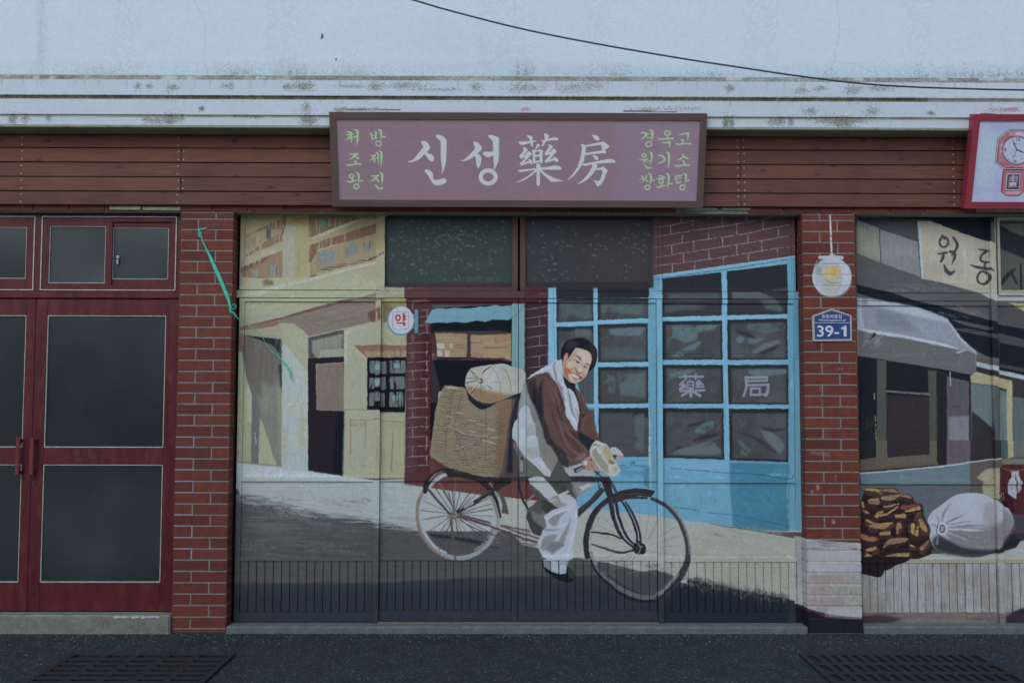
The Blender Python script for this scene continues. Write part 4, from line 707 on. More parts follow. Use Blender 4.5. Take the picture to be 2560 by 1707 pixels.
def paint_rightshop(M, R, smears):
    po, li, el, ri, F = M.poly, M.line, M.ell, M.ring, M.F
    F(1960, 500, 2.6133)
    po("470,60 2200,60 2200,2900 470,2900", (78, 80, 84), tex='h', amt=.08)
    po("470,60 2200,60 2200,500 1340,140 700,120 470,115", (26, 32, 42), tex='h', amt=.08)
    po("478,128 560,150 625,178 638,408 560,380 478,345", (112, 118, 112), tex='v', amt=.1, col2=(126, 130, 120)); po("625,112 870,140 885,272 760,235 625,185", (64, 70, 72), tex='v'); po("478,105 625,112 625,180 478,128", (58, 64, 68))
    po("632,192 760,232 876,272 898,502 780,465 640,410", (110, 116, 120), tex='v', amt=.1, col2=(118, 124, 130)); li("626,180 636,405", 5, (54, 60, 64)); li("640,412 780,468 898,504", 5, (136, 142, 142))
    po("960,130 1345,140 1345,290 1130,200", (24, 32, 42)); po("478,345 640,410 898,502 1040,540 1200,580 1380,650 1385,790 1200,735 1000,690 690,605 478,550", (78, 80, 84), tex='h', amt=.08)
    smears(660, 530, 1120, 590, 12, [(96, 100, 106), (104, 108, 114)], (40, 120), (14, 30), 10, .6, 10)
    po("876,135 965,136 1130,200 1345,275 1402,298 1402,662 1365,650 1270,606 1040,540 905,512", (156, 155, 146), tex='v', amt=.05, col2=(148, 146, 134)); po("876,135 898,140 918,512 904,512", (152, 164, 172))
    po("1040,540 1380,545 1400,660 1280,608", (150, 150, 134), tex='h'); po("1270,606 1568,622 1568,662 1380,662", (146, 154, 158), tex='h', amt=.1)
    k = (62, 62, 68)
    ri(1048, 272, 28, 34, 15, k); li("1040,232 1052,250", 16, k); li("1110,242 1138,292 1118,340 1100,362", [16, 22, 14, 8], k); li("1012,350 1068,342", [12, 16], k); li("1048,355 1038,385 1028,402", [18, 20, 14], k); li("1090,335 1120,350 1118,380 1104,412", [20, 22, 18, 8], k); li("1050,420 1062,455 1090,480 1118,462", [10, 24, 26, 12], k)
    li("1280,320 1330,332", [10, 16], k); li("1326,334 1300,358 1290,392 1335,408", [18, 16, 16, 14], k); li("1222,422 1270,438 1340,450 1364,466", [8, 20, 18, 10], k); li("1318,415 1316,440", 14, k); ri(1304, 508, 36, 42, 17, k)
    po("475,552 690,602 850,655 1010,690 1345,782 2200,1000 2200,1300 1400,1200 1400,1060 1260,980 1160,900 1060,770 830,698 600,648 475,606", (23, 30, 40), tex='h', amt=.08)
    po("690,600 840,612 1000,640 1345,740 1345,782 1010,690 850,655", (84, 84, 90), tex='h')
    smears(1010, 685, 1330, 770, 8, [(112, 116, 122)], (60, 120), (10, 22), 16, .6, 5)
    li("1110,782 1220,812 1345,838", [12, 26, 22], (70, 76, 80), dry=.15, dd='h'); li("1130,842 1240,858 1380,892", [14, 28, 24], (66, 70, 76), dry=.1, dd='h'); li("1255,1010 1385,1045", [26, 22], (84, 84, 84), dry=.15, dd='h')
    # awning
    po("475,636 560,648 700,668 860,695 965,730 1062,770 1110,830 1160,900 1262,990 1258,1138 1100,1116 840,1072 700,1048 485,1016", (122, 132, 146), tex='h', amt=.1)
    po("540,640 700,665 860,695 1062,770 1080,800 900,760 700,720 540,680", (152, 166, 182), soft=4, a=.9); po("600,690 780,740 900,830 760,840 600,800", (104, 112, 124), soft=10, a=.7); po("800,760 1060,830 1130,930 930,900", (126, 136, 152), soft=8)
    po("485,850 700,885 920,925 1135,970 1185,975 1250,1000 1258,1138 1100,1116 840,1072 485,1016", (92, 94, 98), tex='h', amt=.1, soft=1)
    li("480,832 620,862 780,885 920,915 1040,940 1135,968", [10, 22, 16, 20, 18, 8], (160, 176, 192), soft=1.2); po("478,640 500,640 520,830 480,830", (150, 166, 182), soft=2); li("1062,770 1110,840 1185,935 1262,1000", [6, 16, 14, 6], (148, 164, 182), soft=1); li("1185,975 1130,990", 14, (140, 150, 160), soft=1)
    smears(500, 860, 640, 960, 12, [(134, 140, 142), (112, 118, 116)], (60, 130), (12, 26), -38, .6, 10); li("560,905 590,870", [6, 20], (46, 46, 52), soft=1.5)
    for q in ("980,980 1000,1030", "900,960 912,1010", "1150,1000 1145,1060"): li(q, [6, 16, 6], (120, 126, 132), a=.6, soft=2)
    # dark shopfront under the awning
    po("485,1016 840,1072 1100,1116 1225,1140 1225,1750 485,1750", (26, 31, 39), tex='v', amt=.12)
    po("612,1040 672,1050 672,1700 612,1700", (72, 76, 72), tex='v', amt=.12); po("945,1108 1002,1118 1005,1700 955,1700", (70, 74, 70), tex='v', amt=.12); po("672,1275 952,1282 952,1640 672,1660", (48, 44, 48), tex='v', amt=.1); li("672,1248 800,1258 952,1268", [12, 12, 14], (98, 98, 90))
    smears(490, 1400, 605, 1640, 14, [(44, 48, 48), (60, 60, 56)], (60, 160), (10, 24), 90, .5, 6); li("594,1265 594,1300", 9, (128, 116, 94)); li("600,1400 606,1568", 8, (122, 112, 92), dry=.2, dd='f')
    po("1000,1120 1068,1130 1070,1750 1005,1750", (36, 34, 40)); po("1068,1150 1215,1185 1212,1750 1070,1750", (82, 80, 88), tex='v', amt=.12); po("1072,1410 1210,1408 1208,1568 1075,1600", (116, 118, 128), tex='v', soft=2, a=.9); li("1090,1125 1092,1210", 7, (150, 160, 168))
    po("1215,1140 1258,1138 1225,1200 1215,1180", (30, 32, 40))
    po("1222,1150 1262,1120 1395,1158 1395,1215 1225,1190", (150, 144, 116), tex='h'); po("1262,1055 1395,1085 1395,1118 1262,1085", (146, 160, 170), tex='h'); po("1262,1085 1395,1118 1395,1158 1262,1120", (48, 46, 52))
    po("1225,1195 1365,1218 1365,1490 1300,1430 1230,1375", (92, 108, 114), tex='v', amt=.12); po("1230,1375 1365,1490 1365,1750 1225,1750", (46, 46, 50), tex='v', soft=1.5)
    # right bay
    po("1385,690 1700,740 1700,860 1385,808", (70, 71, 76), tex='h', amt=.1); po("1470,670 1700,680 1700,760 1568,722", (150, 146, 118)); po("1385,808 1700,880 1700,940 1385,860", (22, 28, 38)); po("1385,862 1700,940 1700,990 1395,915", (66, 68, 74), tex='h')
    po("1398,915 1700,975 1700,1150 1410,1090", (60, 64, 58)); po("1410,930 1700,990 1700,1120 1415,1070", (24, 30, 38)); po("1395,1105 1700,1170 1700,1200 1395,1135", (148, 160, 172)); po("1395,1135 1700,1200 1700,1800 1395,1800", (52, 52, 58), tex='v')
    po("1395,1158 1495,1180 1495,1260 1480,1240 1395,1218", (152, 146, 118)); po("1400,1235 1462,1250 1462,1750 1400,1750", (88, 106, 114), tex='v', amt=.1, col2=(104, 120, 118)); po("1460,1240 1496,1200 1500,1800 1462,1800", (156, 152, 126)); po("1498,1285 1700,1310 1700,1800 1500,1800", (80, 94, 100), tex='v', amt=.14)
    # window set in a cream frame, top right
    po("1365,100 1700,92 1700,618 1380,618", (136, 138, 126), tex='v', amt=.05); po("1402,134 1700,134 1700,586 1410,586", (72, 78, 72), tex='b', amt=.12); po("1402,150 1700,290 1700,430 1402,300", (26, 34, 42), soft=2)
    po("1402,134 1568,134 1568,230 1480,190", (86, 88, 80), soft=3)
    li("1430,545 1480,480 1520,450", [26, 30, 14], (38, 40, 46)); li("1500,480 1530,540", [20, 20], (38, 40, 46)); li("1556,420 1562,580", 16, (36, 38, 44))
    po("1368,615 1700,618 1700,662 1405,662", (148, 154, 156), tex='h')
    # ---- lower half --------------------------------------------------------------------
    F(1960, 1100, 2.583)
    po("495,0 1000,0 1000,175 495,215", (34, 36, 41), tex='h', amt=.12)
    po("598,0 668,0 672,112 942,92 945,0 992,0 992,142 598,168", (88, 86, 76), tex='v', amt=.1); po("495,128 600,110 600,166 1000,140 1000,160 495,200", (88, 80, 72), tex='h'); po("672,0 942,0 942,90 674,110", (46, 42, 47))
    po("1055,0 1208,0 1208,140 1055,155", (88, 82, 90), tex='v'); po("1208,0 1400,0 1400,118 1208,132", (47, 46, 51), tex='v'); po("1395,0 2300,0 2300,140 1395,125", (72, 86, 92), tex='v', amt=.12); po("1450,0 1486,0 1488,105 1452,120", (150, 146, 118)); po("1396,120 2300,150 2300,170 1396,165", (110, 108, 96)); po("1490,105 2300,100 2300,0 1495,0", (92, 98, 98), tex='v', amt=.1)
    po("498,212 1050,165 1208,148 1208,420 498,420", (92, 114, 124), tex='h', amt=.1); po("498,282 1208,282 1208,700 498,700", (82, 94, 102), tex='h', amt=.1); po("1000,480 1300,400 1300,760 1000,740", (74, 84, 92), soft=6)
    po("1205,140 1400,120 1400,430 1205,430", (84, 80, 80), tex='v', amt=.1); po("1240,238 1310,182 1400,168 1400,372 1284,370 1282,262", (142, 140, 120), soft=1)
    li("498,214 800,190 1050,166 1240,138 1400,118", [10, 8, 10, 8, 8], (158, 170, 182))
    po("1395,150 2300,150 2300,640 1395,640", (74, 74, 80), tex='b', amt=.12, soft=1)
    po("1385,175 1440,158 1700,158 1760,178 1770,260 1745,420 1700,560 1640,630 1500,625 1420,520 1385,330", (72, 36, 42), tex='v', amt=.14); li("1650,200 1690,320 1660,480", [10, 40, 16], (56, 28, 34), soft=4)
    po("1390,160 1392,150 1392,150", (72, 36, 42)); po("1400,340 1480,330 1490,470 1400,440", (52, 26, 32), soft=3); po("1480,480 1700,480 1700,620 1485,600", (64, 62, 68), tex='h')
    po("1468,190 1520,195 1526,240 1540,270 1538,320 1505,350 1510,380 1490,375 1450,345 1448,270 1475,240", (150, 156, 168), dry=.08, dd='v'); li("1410,178 1470,196 1568,190", 8, (104, 70, 70))
    # ground
    po("495,760 950,735 1380,718 1560,640 2300,600 2300,1300 495,1300", (150, 158, 160), tex='h', amt=.06); po("1420,670 1560,640 1540,600 1420,620", (56, 52, 60), soft=3); smears(1420, 700, 1568, 780, 8, [(152, 144, 122), (160, 170, 182)], (80, 160), (10, 20), 4, .6, 4)
    po("930,700 1100,735 1210,752 1380,722 1500,690 1535,640 1480,600 1300,650 950,640", (36, 36, 44), soft=1.5)
    # sack
    po("932,540 945,480 1010,425 1100,362 1150,345 1220,340 1300,352 1365,385 1405,415 1455,445 1480,490 1484,545 1460,590 1410,650 1380,700 1300,735 1200,748 1100,738 990,712 950,650 944,590", (156, 166, 182), sm=True, tex='b', amt=.05)
    po("1140,560 1300,560 1430,500 1480,520 1460,590 1390,680 1250,700 1120,680 1060,600", (112, 112, 116), sm=True, soft=8, a=.9); po("1000,610 1060,640 1180,690 1320,700 1395,690 1300,738 1200,748 1100,738 990,712 955,650", (50, 51, 60), sm=True, soft=5); po("1405,430 1470,470 1480,560 1410,640", (118, 118, 122), soft=6, a=.8)
    po("1280,400 1370,400 1370,540 1290,560", (128, 128, 130), soft=9, a=.6)
    for q, w in (("1040,540 1090,510 1160,480", [4, 12, 4]), ("1060,560 1160,550 1300,545", [6, 12, 3]), ("1060,580 1150,610 1240,650", [6, 14, 4]), ("1050,595 1100,650 1160,690", [6, 14, 5]), ("1020,530 1030,470 1070,410", [4, 10, 4]), ("1005,535 990,490", [4, 8]), ("995,560 960,540", [4, 8]), ("1000,600 985,660", [6, 20]), ("1060,545 1130,530 1200,520", [3, 7, 3])):
        li(q, w, (104, 110, 122), soft=1.2)
    for q in ("1065,570 1180,575 1290,580", "1065,555 1180,535", "1070,595 1180,640", "1035,520 1060,460"): li(q, [3, 10, 3], (180, 190, 206), soft=1)
    ri(1024, 570, 26, 36, 14, (168, 178, 192)); ri(1026, 572, 15, 22, 9, (64, 68, 78)); el(1027, 572, 8, 10, (118, 124, 134)); li("1000,540 990,600 1010,615", 6, (80, 84, 94))
    # firewood
    wood = "498,430 505,380 525,312 600,308 700,318 760,345 825,372 848,415 880,425 890,455 915,505 925,540 942,575 945,640 955,690 960,735 880,765 800,782 730,800 680,830 650,845 600,882 540,870 500,858"
    po(wood, (42, 31, 36), tex='b', amt=.12)
    ye, ta, rb = (156, 134, 84), (128, 106, 84), (96, 52, 48)
    LOGS = (("530,320 600,325 635,350", [12, 20, 6], ye), ("620,325 700,325 740,340", [12, 24, 8], ta), ("740,352 800,362 825,375", [10, 22, 8], ta), ("640,375 700,372 740,360", [20, 36, 16], (134, 116, 86)), ("565,395 605,400", [40, 34], (130, 112, 92)), ("570,382 615,380", 8, ye), ("650,430 690,425 745,410", [8, 10, 6], ye), ("625,490 680,470 740,430", [10, 14, 8], ye), ("600,490 625,470 640,462", [26, 22, 10], ye), ("770,435 870,425", [30, 24], (112, 66, 56)), ("792,460 875,440", [14, 22], ye), ("510,405 515,430", 16, ye), ("515,455 545,470", 12, ye), ("545,520 600,545 700,535", [22, 14, 12], ye), ("560,555 640,560 680,550", [16, 30, 10], (140, 112, 84)), ("730,490 780,490", [22, 30], (146, 120, 82)), ("735,605 745,545", [14, 26], (136, 114, 84)), ("755,540 760,570", 8, ye), ("835,550 835,600", [26, 22], ye), ("870,560 860,610", [10, 26], ye), ("885,520 905,560 925,590", [24, 36, 14], (148, 124, 82)), ("505,620 560,640 610,640", [30, 30, 12], (140, 108, 86)), ("630,605 680,600", [22, 26], (140, 122, 88)), ("650,690 700,650 800,640", [10, 30, 16], (134, 114, 82)), ("690,660 780,650", 26, (128, 108, 84)), ("545,710 590,700", [20, 22], ye), ("525,770 545,740", [26, 20], (146, 120, 84)), ("560,745 570,760", 12, ta), ("670,755 730,745", [20, 26], (130, 112, 84)), ("740,742 800,740", [22, 26], ye), ("820,680 845,690", [14, 8], ye), ("895,700 935,655", [22, 12], (150, 128, 100)), ("885,690 935,660", 8, (132, 70, 62)), ("560,800 575,830", 22, (106, 40, 44)), ("650,785 730,780", 16, (110, 44, 46)), ("515,630 600,625", 7, (140, 78, 66)), ("860,500 880,470", 16, (90, 66, 56)))
    for q, w, c in LOGS:
        li([(x + 3, y + 12) for x, y in parse(q)], [v * 2.1 + 10 for v in (w if isinstance(w, list) else [w, w])], R.choice([(62, 44, 44), (54, 38, 40), (72, 52, 48)]), a=.95)
    li("530,330 700,335 820,380 880,440 930,560", 6, (30, 22, 28))
    for _ in range(60):
        x, y = R.uniform(510, 920), R.uniform(330, 780); t = R.uniform(-.6, .5); L = R.uniform(30, 80)
        if x > 820 and y < 500: continue
        li([(x, y), (x + L * .5 * math.cos(t), y + L * .5 * math.sin(t) - 5), (x + L * math.cos(t), y + L * math.sin(t))], [2, R.uniform(8, 16), 2], (28, 21, 27), a=.9)
    for q, w, c in LOGS:
        li(q, w, c, dry=.03, dd='f', tex='f', amt=.08); 
    for _ in range(20):
        x, y = R.uniform(515, 900), R.uniform(360, 780); t = R.uniform(-.5, .3); L = R.uniform(20, 50)
        if x > 840 and y < 480: continue
        li([(x, y), (x + L * math.cos(t), y + L * math.sin(t))], [3, R.uniform(6, 14), 3], R.choice([(26, 20, 26), (66, 44, 44), rb, (30, 24, 30)]), a=.7)
    # boards at the bottom
    po("495,768 2300,768 2300,792 495,792", (146, 142, 128), tex='h', amt=.08)
    po("495,792 2300,792 2300,1112 495,1112", (146, 153, 160), tex='v', amt=.12, col2=(132, 132, 132))
    for x in np.arange(505, 1560, 52):
        c = R.choice([(152, 160, 166), (126, 120, 110), (142, 150, 162), (122, 116, 112), (148, 150, 146)])
        po([(x, 795), (x + 48, 795), (x + 48, 1110), (x, 1110)], c, a=.5, tex='v', amt=.15, dry=.3, dd='v')
        smears(x + 4, 800, x + 46, 1100, 8, [(116, 112, 110), (154, 166, 180), (134, 134, 130), (100, 98, 102), (146, 156, 168)], (60, 200), (8, 20), 90, .5, 3)
    po("498,755 830,752 790,786 740,800 690,830 650,845 632,880 600,884 540,872 500,860", (36, 28, 34))
    po("495,1112 2300,1112 2300,1190 495,1190", (104, 98, 100), tex='h', amt=.14); smears(500, 1120, 1400, 1180, 24, [(132, 124, 114), (70, 60, 66), (120, 110, 100)], (100, 260), (12, 30), 0, .5, 4)
    po("1425,1135 1500,1090 1600,1060 2300,1060 2300,1190 1425,1190", (52, 44, 58), soft=2); po("498,1130 620,1120 760,1150 640,1185 498,1185", (62, 52, 60), soft=4)

def paint_pillar(M, R, smears):
    """paint that runs over the brick pillar: a globe lamp and the whitewashed foot (alpha elsewhere is 0)"""
    po, li, el, ri, F = M.poly, M.line, M.ell, M.ring, M.F
    PX0, PX1 = X(1986, 1000, 0), X(2150, 1000, 0)
    a, b = int((X(1990, 1000, 0) - MX0) * M.res), int((X(2158, 1500, 0) - MX0) * M.res)
    z_all = M.h
    keep = M.rgb[:, a:b].copy()
    M.a[:, a:b] = 0
    O = (0, 0, 0)
    F(1560, 520, 4, O)
    li("2058,8 2064,200 2075,460", [16, 20, 22], (166, 166, 168), tex='f', dry=.03, dd='f')
    po("1943,480 2050,475 2072,452 2112,474 2196,480 2192,516 1945,512", (156, 162, 172), tex='h')
    el(2077, 690, 197, 195, (156, 166, 182), n=40, tex='b', amt=.08)
    el(2070, 690, 150, 150, (142, 148, 158), soft=10, a=.8); po("1900,580 1960,560 1970,660 1910,660", (118, 124, 134), soft=6, a=.8); po("2150,540 2240,570 2255,700 2170,780 2160,650", (160, 172, 188), soft=6)
    el(2060, 640, 100, 62, (168, 158, 118), soft=8); el(2100, 625, 42, 48, (176, 146, 72), soft=6); po("1980,700 2160,720 2160,760 2000,740", (168, 164, 138), soft=5, a=.8); li("1990,700 2080,745 2180,735", [6, 16, 5], (126, 128, 134), soft=1.5); po("1950,760 2150,780 2080,860 1990,840", (164, 160, 134), soft=8, a=.6)
    li("1925,520 1890,620 1890,740 1960,850 2080,880 2200,840 2265,740", 12, (168, 178, 192), a=.8, soft=1)
    # small painted smudges on the brick
    F(1960, 500, 2.6133, O)
    for q, w in (("345,1100 375,1098", 20), ("233,1215 232,1248", 14), ("245,1300 243,1335", 18)): li(q, w, (132, 84, 78), a=.6, soft=1.5, dry=.2, dd='f')
    F(1960, 1100, 2.583, O)
    for q, w in (("170,75 280,90", 26), ("328,220 330,250", 14), ("212,290 214,315", 16), ("175,325 177,340", 14), ("312,515 316,525", 18)): li(q, w, (140, 92, 92), a=.6, soft=1.5, dry=.25, dd='f')
    po("100,630 148,638 300,650 510,668 512,1150 280,1120 148,1085 100,1075", (148, 154, 160), tex='h', amt=.08, col2=(136, 142, 148))
    smears(150, 645, 500, 700, 26, [(168, 174, 188), (128, 92, 104), (104, 62, 72), (158, 164, 176)], (60, 200), (6, 14), 4, .6, 5)
    for (x0, y0, x1, y1, c) in ((150, 715, 380, 780, (156, 160, 160)), (385, 715, 500, 780, (150, 158, 176)), (150, 790, 265, 850, (160, 166, 172)), (275, 790, 500, 850, (152, 160, 178)), (150, 862, 380, 925, (142, 130, 126)), (390, 862, 500, 925, (138, 140, 140)), (150, 935, 262, 998, (146, 130, 126)), (270, 935, 500, 998, (140, 142, 132)), (150, 1008, 380, 1070, (142, 128, 130)), (390, 1008, 500, 1070, (148, 150, 142)), (275, 1080, 500, 1140, (158, 164, 172))):
        po([(x0, y0), (x1, y0), (x1, y1), (x0, y1)], c, a=.7, tex='v', amt=.1, dry=.12, dd='b', soft=2)
    smears(155, 720, 500, 1070, 60, [(160, 164, 176), (124, 92, 92), (150, 140, 124), (132, 120, 118), (140, 146, 168)], (20, 70), (8, 22), 80, .4, 30)
    po("100,1088 148,1096 200,1106 260,1134 400,1146 520,1152 520,1240 100,1240", (26, 30, 38), tex='h', amt=.1, soft=1.2)
# =================== print on the signboards ===================
def sign_frame(px0, px1, ptop, pbot):
    """plane of a signboard that leans out at the top; px = left, right edge at the bottom, photo px"""
    b = hit([((px0 + px1) / 2, pbot)], (0, -.10, 0), (0, 1, 0))[0]; t = hit([((px0 + px1) / 2, ptop)], (0, -.28, 0), (0, 1, 0))[0]
    V = np.array([0, t[1] - b[1], t[2] - b[2]]); h = float(np.linalg.norm(V)); V = V / h
    x0 = X(px0, pbot, -.10); x1 = X(px1, pbot, -.10)
    return np.array([x0, b[1], b[2]]), V, x1 - x0, h

def paint_main_sign(O, V, w, h):
    S = Canvas(O, (1, 0, 0), V, w, h, 640, (120, 101, 112))
    po, li, ri, F = S.poly, S.line, S.ring, S.F
    F(820, 270, 6)
    po("0,0 8000,0 8000,1600 0,1600", (119, 100, 112), tex='b', amt=.035)
    po("4300,0 6000,0 6000,1600 4300,1600", (122, 104, 122), tex='h', amt=.04, soft=30)
    po("120,150 5700,165 5700,215 120,200", (112, 92, 92), soft=5, a=.8, tex='h')  # shade under the top frame, painted into the face colour
    R = random.Random(3)
    for _ in range(60):
        x, y = R.uniform(200, 5500), R.uniform(200, 1370); li([(x, y), (x + R.uniform(30, 160), y + R.uniform(-6, 6))], [3, R.uniform(6, 14), 3], R.choice([(110, 92, 104), (128, 110, 122)]), a=.4, soft=1.5)
    for x in (180, 640, 1330, 2400, 3320, 4290, 5010, 5620): li([(x, 200), (x + R.uniform(-8, 8), 200 + R.uniform(120, 420))], [R.uniform(14, 40), 4], (106, 90, 98), a=.35, soft=3, dry=.2, dd='v')
    for _ in range(26): S.ell(R.uniform(150, 5600), R.uniform(250, 1350), R.uniform(60, 260), R.uniform(30, 110), R.choice([(112, 96, 108), (127, 110, 122)]), soft=14, a=.3)
    wh = (170, 188, 196)
    F(1000, 270, 6)
    for q in ("315,510 330,498 370,498 410,525 440,570 446,605 430,635 400,665 430,685 480,705 505,740 509,775 495,803 470,808 445,795 410,750 364,700 320,745 260,785 190,812 130,816 123,800 170,790 215,755 260,700 310,635 343,590 335,560 318,530",
              "535,425 550,408 590,408 650,435 694,480 697,500 695,700 690,780 680,850 660,920 630,980 624,970 630,920 622,850 612,750 606,515 585,480 545,440",
              "365,945 380,927 410,927 450,942 485,975 492,1000 493,1040 500,1070 515,1082 560,1080 610,1070 650,1058 680,1065 697,1090 690,1115 660,1140 610,1155 560,1163 520,1155 485,1125 460,1090 430,1035 400,990 370,960",
              "1098,530 1110,514 1150,514 1190,545 1222,590 1224,615 1205,650 1165,685 1200,710 1218,750 1217,800 1205,860 1185,895 1170,906 1155,885 1142,830 1135,770 1115,728 1070,758 1010,788 950,802 915,798 915,788 960,780 1000,745 1050,695 1100,640 1122,605 1118,575",
              "1320,425 1335,408 1380,408 1440,430 1482,465 1482,700 1478,780 1465,830 1440,885 1412,930 1402,920 1410,870 1402,800 1394,720 1350,735 1325,745 1290,730 1250,705 1242,685 1262,662 1320,662 1360,660 1392,648 1392,515 1365,475"):
        po(q, wh, sm=True, amt=.02)
    ri(1322, 1038, 111, 98, 60, wh, amt=.02)
    F(1260, 270, 6)
    for q in ("215,508 300,506 388,502 385,480 365,450 342,425 352,415 395,415 428,435 432,495 470,490 490,498 465,508 434,517 440,570 432,586 415,582 398,530 330,545 275,562 235,545",
              "550,488 612,482 610,440 596,400 605,387 640,388 680,420 665,455 655,470 720,448 780,443 812,460 815,478 800,487 720,490 640,500 620,520 600,560 575,582 566,575 585,505 560,498",
              "482,545 500,540 545,562 520,590 465,632 460,628 488,575",
              "290,590 310,590 357,628 345,650 295,715 318,712 350,660 368,650 420,685 400,715 345,770 300,815 380,800 372,790 358,775 372,770 415,785 432,830 425,848 405,850 385,828 330,842 280,860 268,874 235,842 245,825 290,785 320,750 300,745 255,768 228,735 235,710 275,675 292,640",
              "668,548 690,548 735,582 720,605 672,665 700,662 728,620 742,606 795,648 780,670 735,715 690,770 750,762 732,738 750,735 800,760 818,790 805,815 790,820 768,790 700,805 650,820 637,832 605,800 620,785 670,735 695,700 640,712 627,718 605,685 615,665 655,625 670,590",
              "418,632 450,632 500,640 540,620 590,650 580,680 578,830 560,838 545,820 475,822 460,838 445,838 435,815 430,690",
              "478,850 495,832 530,842 548,860 548,898 640,888 760,866 800,866 845,885 864,912 850,928 760,930 560,928 620,980 700,1030 800,1070 887,1093 870,1102 760,1110 710,1110 640,1050 560,975 534,950 538,1000 540,1140 525,1170 510,1175 495,1160 487,1130 490,950 450,985 380,1040 300,1085 185,1125 182,1120 260,1080 350,1030 420,975 470,930 330,955 250,967 215,952 198,935 320,922 488,905 485,870",
              "1315,408 1340,404 1400,422 1432,450 1430,480 1400,492 1375,485",
              "1330,712 1350,708 1395,728 1418,752 1415,780 1392,788 1365,775",
              "1155,548 1165,543 1232,562 1400,525 1480,508 1500,510 1585,572 1580,590 1530,625 1518,642 1542,678 1480,682 1380,690 1212,714 1205,760 1195,820 1172,840 1172,845 1380,805 1560,770 1610,770 1660,788 1674,805 1665,822 1540,828 1380,840 1404,862 1400,885 1385,912 1420,905 1480,885 1500,887 1558,938 1548,960 1530,990 1510,1060 1480,1120 1440,1165 1405,1180 1390,1170 1380,1140 1340,1085 1350,1080 1400,1102 1430,1095 1455,1050 1475,980 1475,935 1450,932 1368,938 1330,1000 1260,1070 1180,1120 1115,1143 1110,1136 1180,1085 1250,1010 1300,930 1325,880 1325,848 1240,868 1215,876 1168,858 1120,940 1050,1020 960,1085 948,1085 960,1075 1030,1000 1100,890 1140,780 1160,680 1172,600"):
        po(q, wh, amt=.02)
    bg = (119, 100, 112)
    for q in ("468,660 535,652 530,700 468,708", "468,738 530,732 535,790 470,800", "1230,585 1465,556 1466,640 1222,680"): po(q, bg, amt=.02)
    gr = (140, 168, 132)
    def ch(fr, strokes):
        F(*fr)
        for q, w in strokes:
            if isinstance(q, str): li(q, w, gr, amt=.05)
            else: ri(q[0], q[1], q[2], q[3], w, gr, amt=.05)
    A, B = (820, 270, 6), (1550, 270, 6)
    ch(A, (("290,362 345,375", [20, 26]), ("268,410 320,402 365,400", [14, 18, 26]), ("350,400 320,440 260,492", [30, 26, 4]), ("325,430 350,460 348,512", [24, 26, 16]), ("365,445 412,430", [12, 22]), ("392,325 425,340 440,370 438,480 430,570", [14, 26, 32, 28, 3]),
           ("625,385 650,400 655,470", [18, 22, 16]), ("700,360 718,375 712,455", [16, 26, 20]), ("655,420 710,412", 14), ("652,468 725,455", [18, 20]), ("752,325 785,345 795,400 780,485", [16, 30, 28, 4]), ("790,440 848,436", [16, 28]), ((755, 535, 40, 36), 18),
           ("325,695 380,698 445,690", [18, 20, 26]), ("425,695 380,735 312,780", [26, 28, 4]), ("390,720 430,740 455,765", [16, 26, 22]), ("385,790 412,810 405,850", [8, 26, 24]), ("275,850 320,862 420,845 490,845", [14, 26, 18, 28]),
           ("640,722 705,712", [14, 22]), ("700,720 670,760 622,802", [22, 22, 4]), ("675,755 695,780 692,828", [18, 22, 14]), ("718,675 748,700 752,850", [12, 26, 8]), ("700,765 745,752", [10, 18]), ("762,648 795,670 800,760 793,900", [14, 32, 32, 3]),
           ((350, 1025, 34, 26), 20), ("360,1050 368,1090", [22, 26]), ("282,1105 330,1112 430,1092", [14, 26, 16]), ("415,970 450,990 460,1040 450,1145", [14, 30, 28, 6]), ("455,1098 512,1092", [14, 26]), ((422, 1180, 38, 33), 20),
           ("650,1020 700,1028 755,1012", [14, 20, 24]), ("735,1020 700,1065 632,1115", [28, 26, 4]), ("710,1045 735,1070 755,1105", [14, 26, 24]), ("775,972 805,992 812,1060 803,1155", [16, 32, 30, 3]), ("702,1155 730,1180 765,1215 815,1198", [12, 26, 26, 22])))
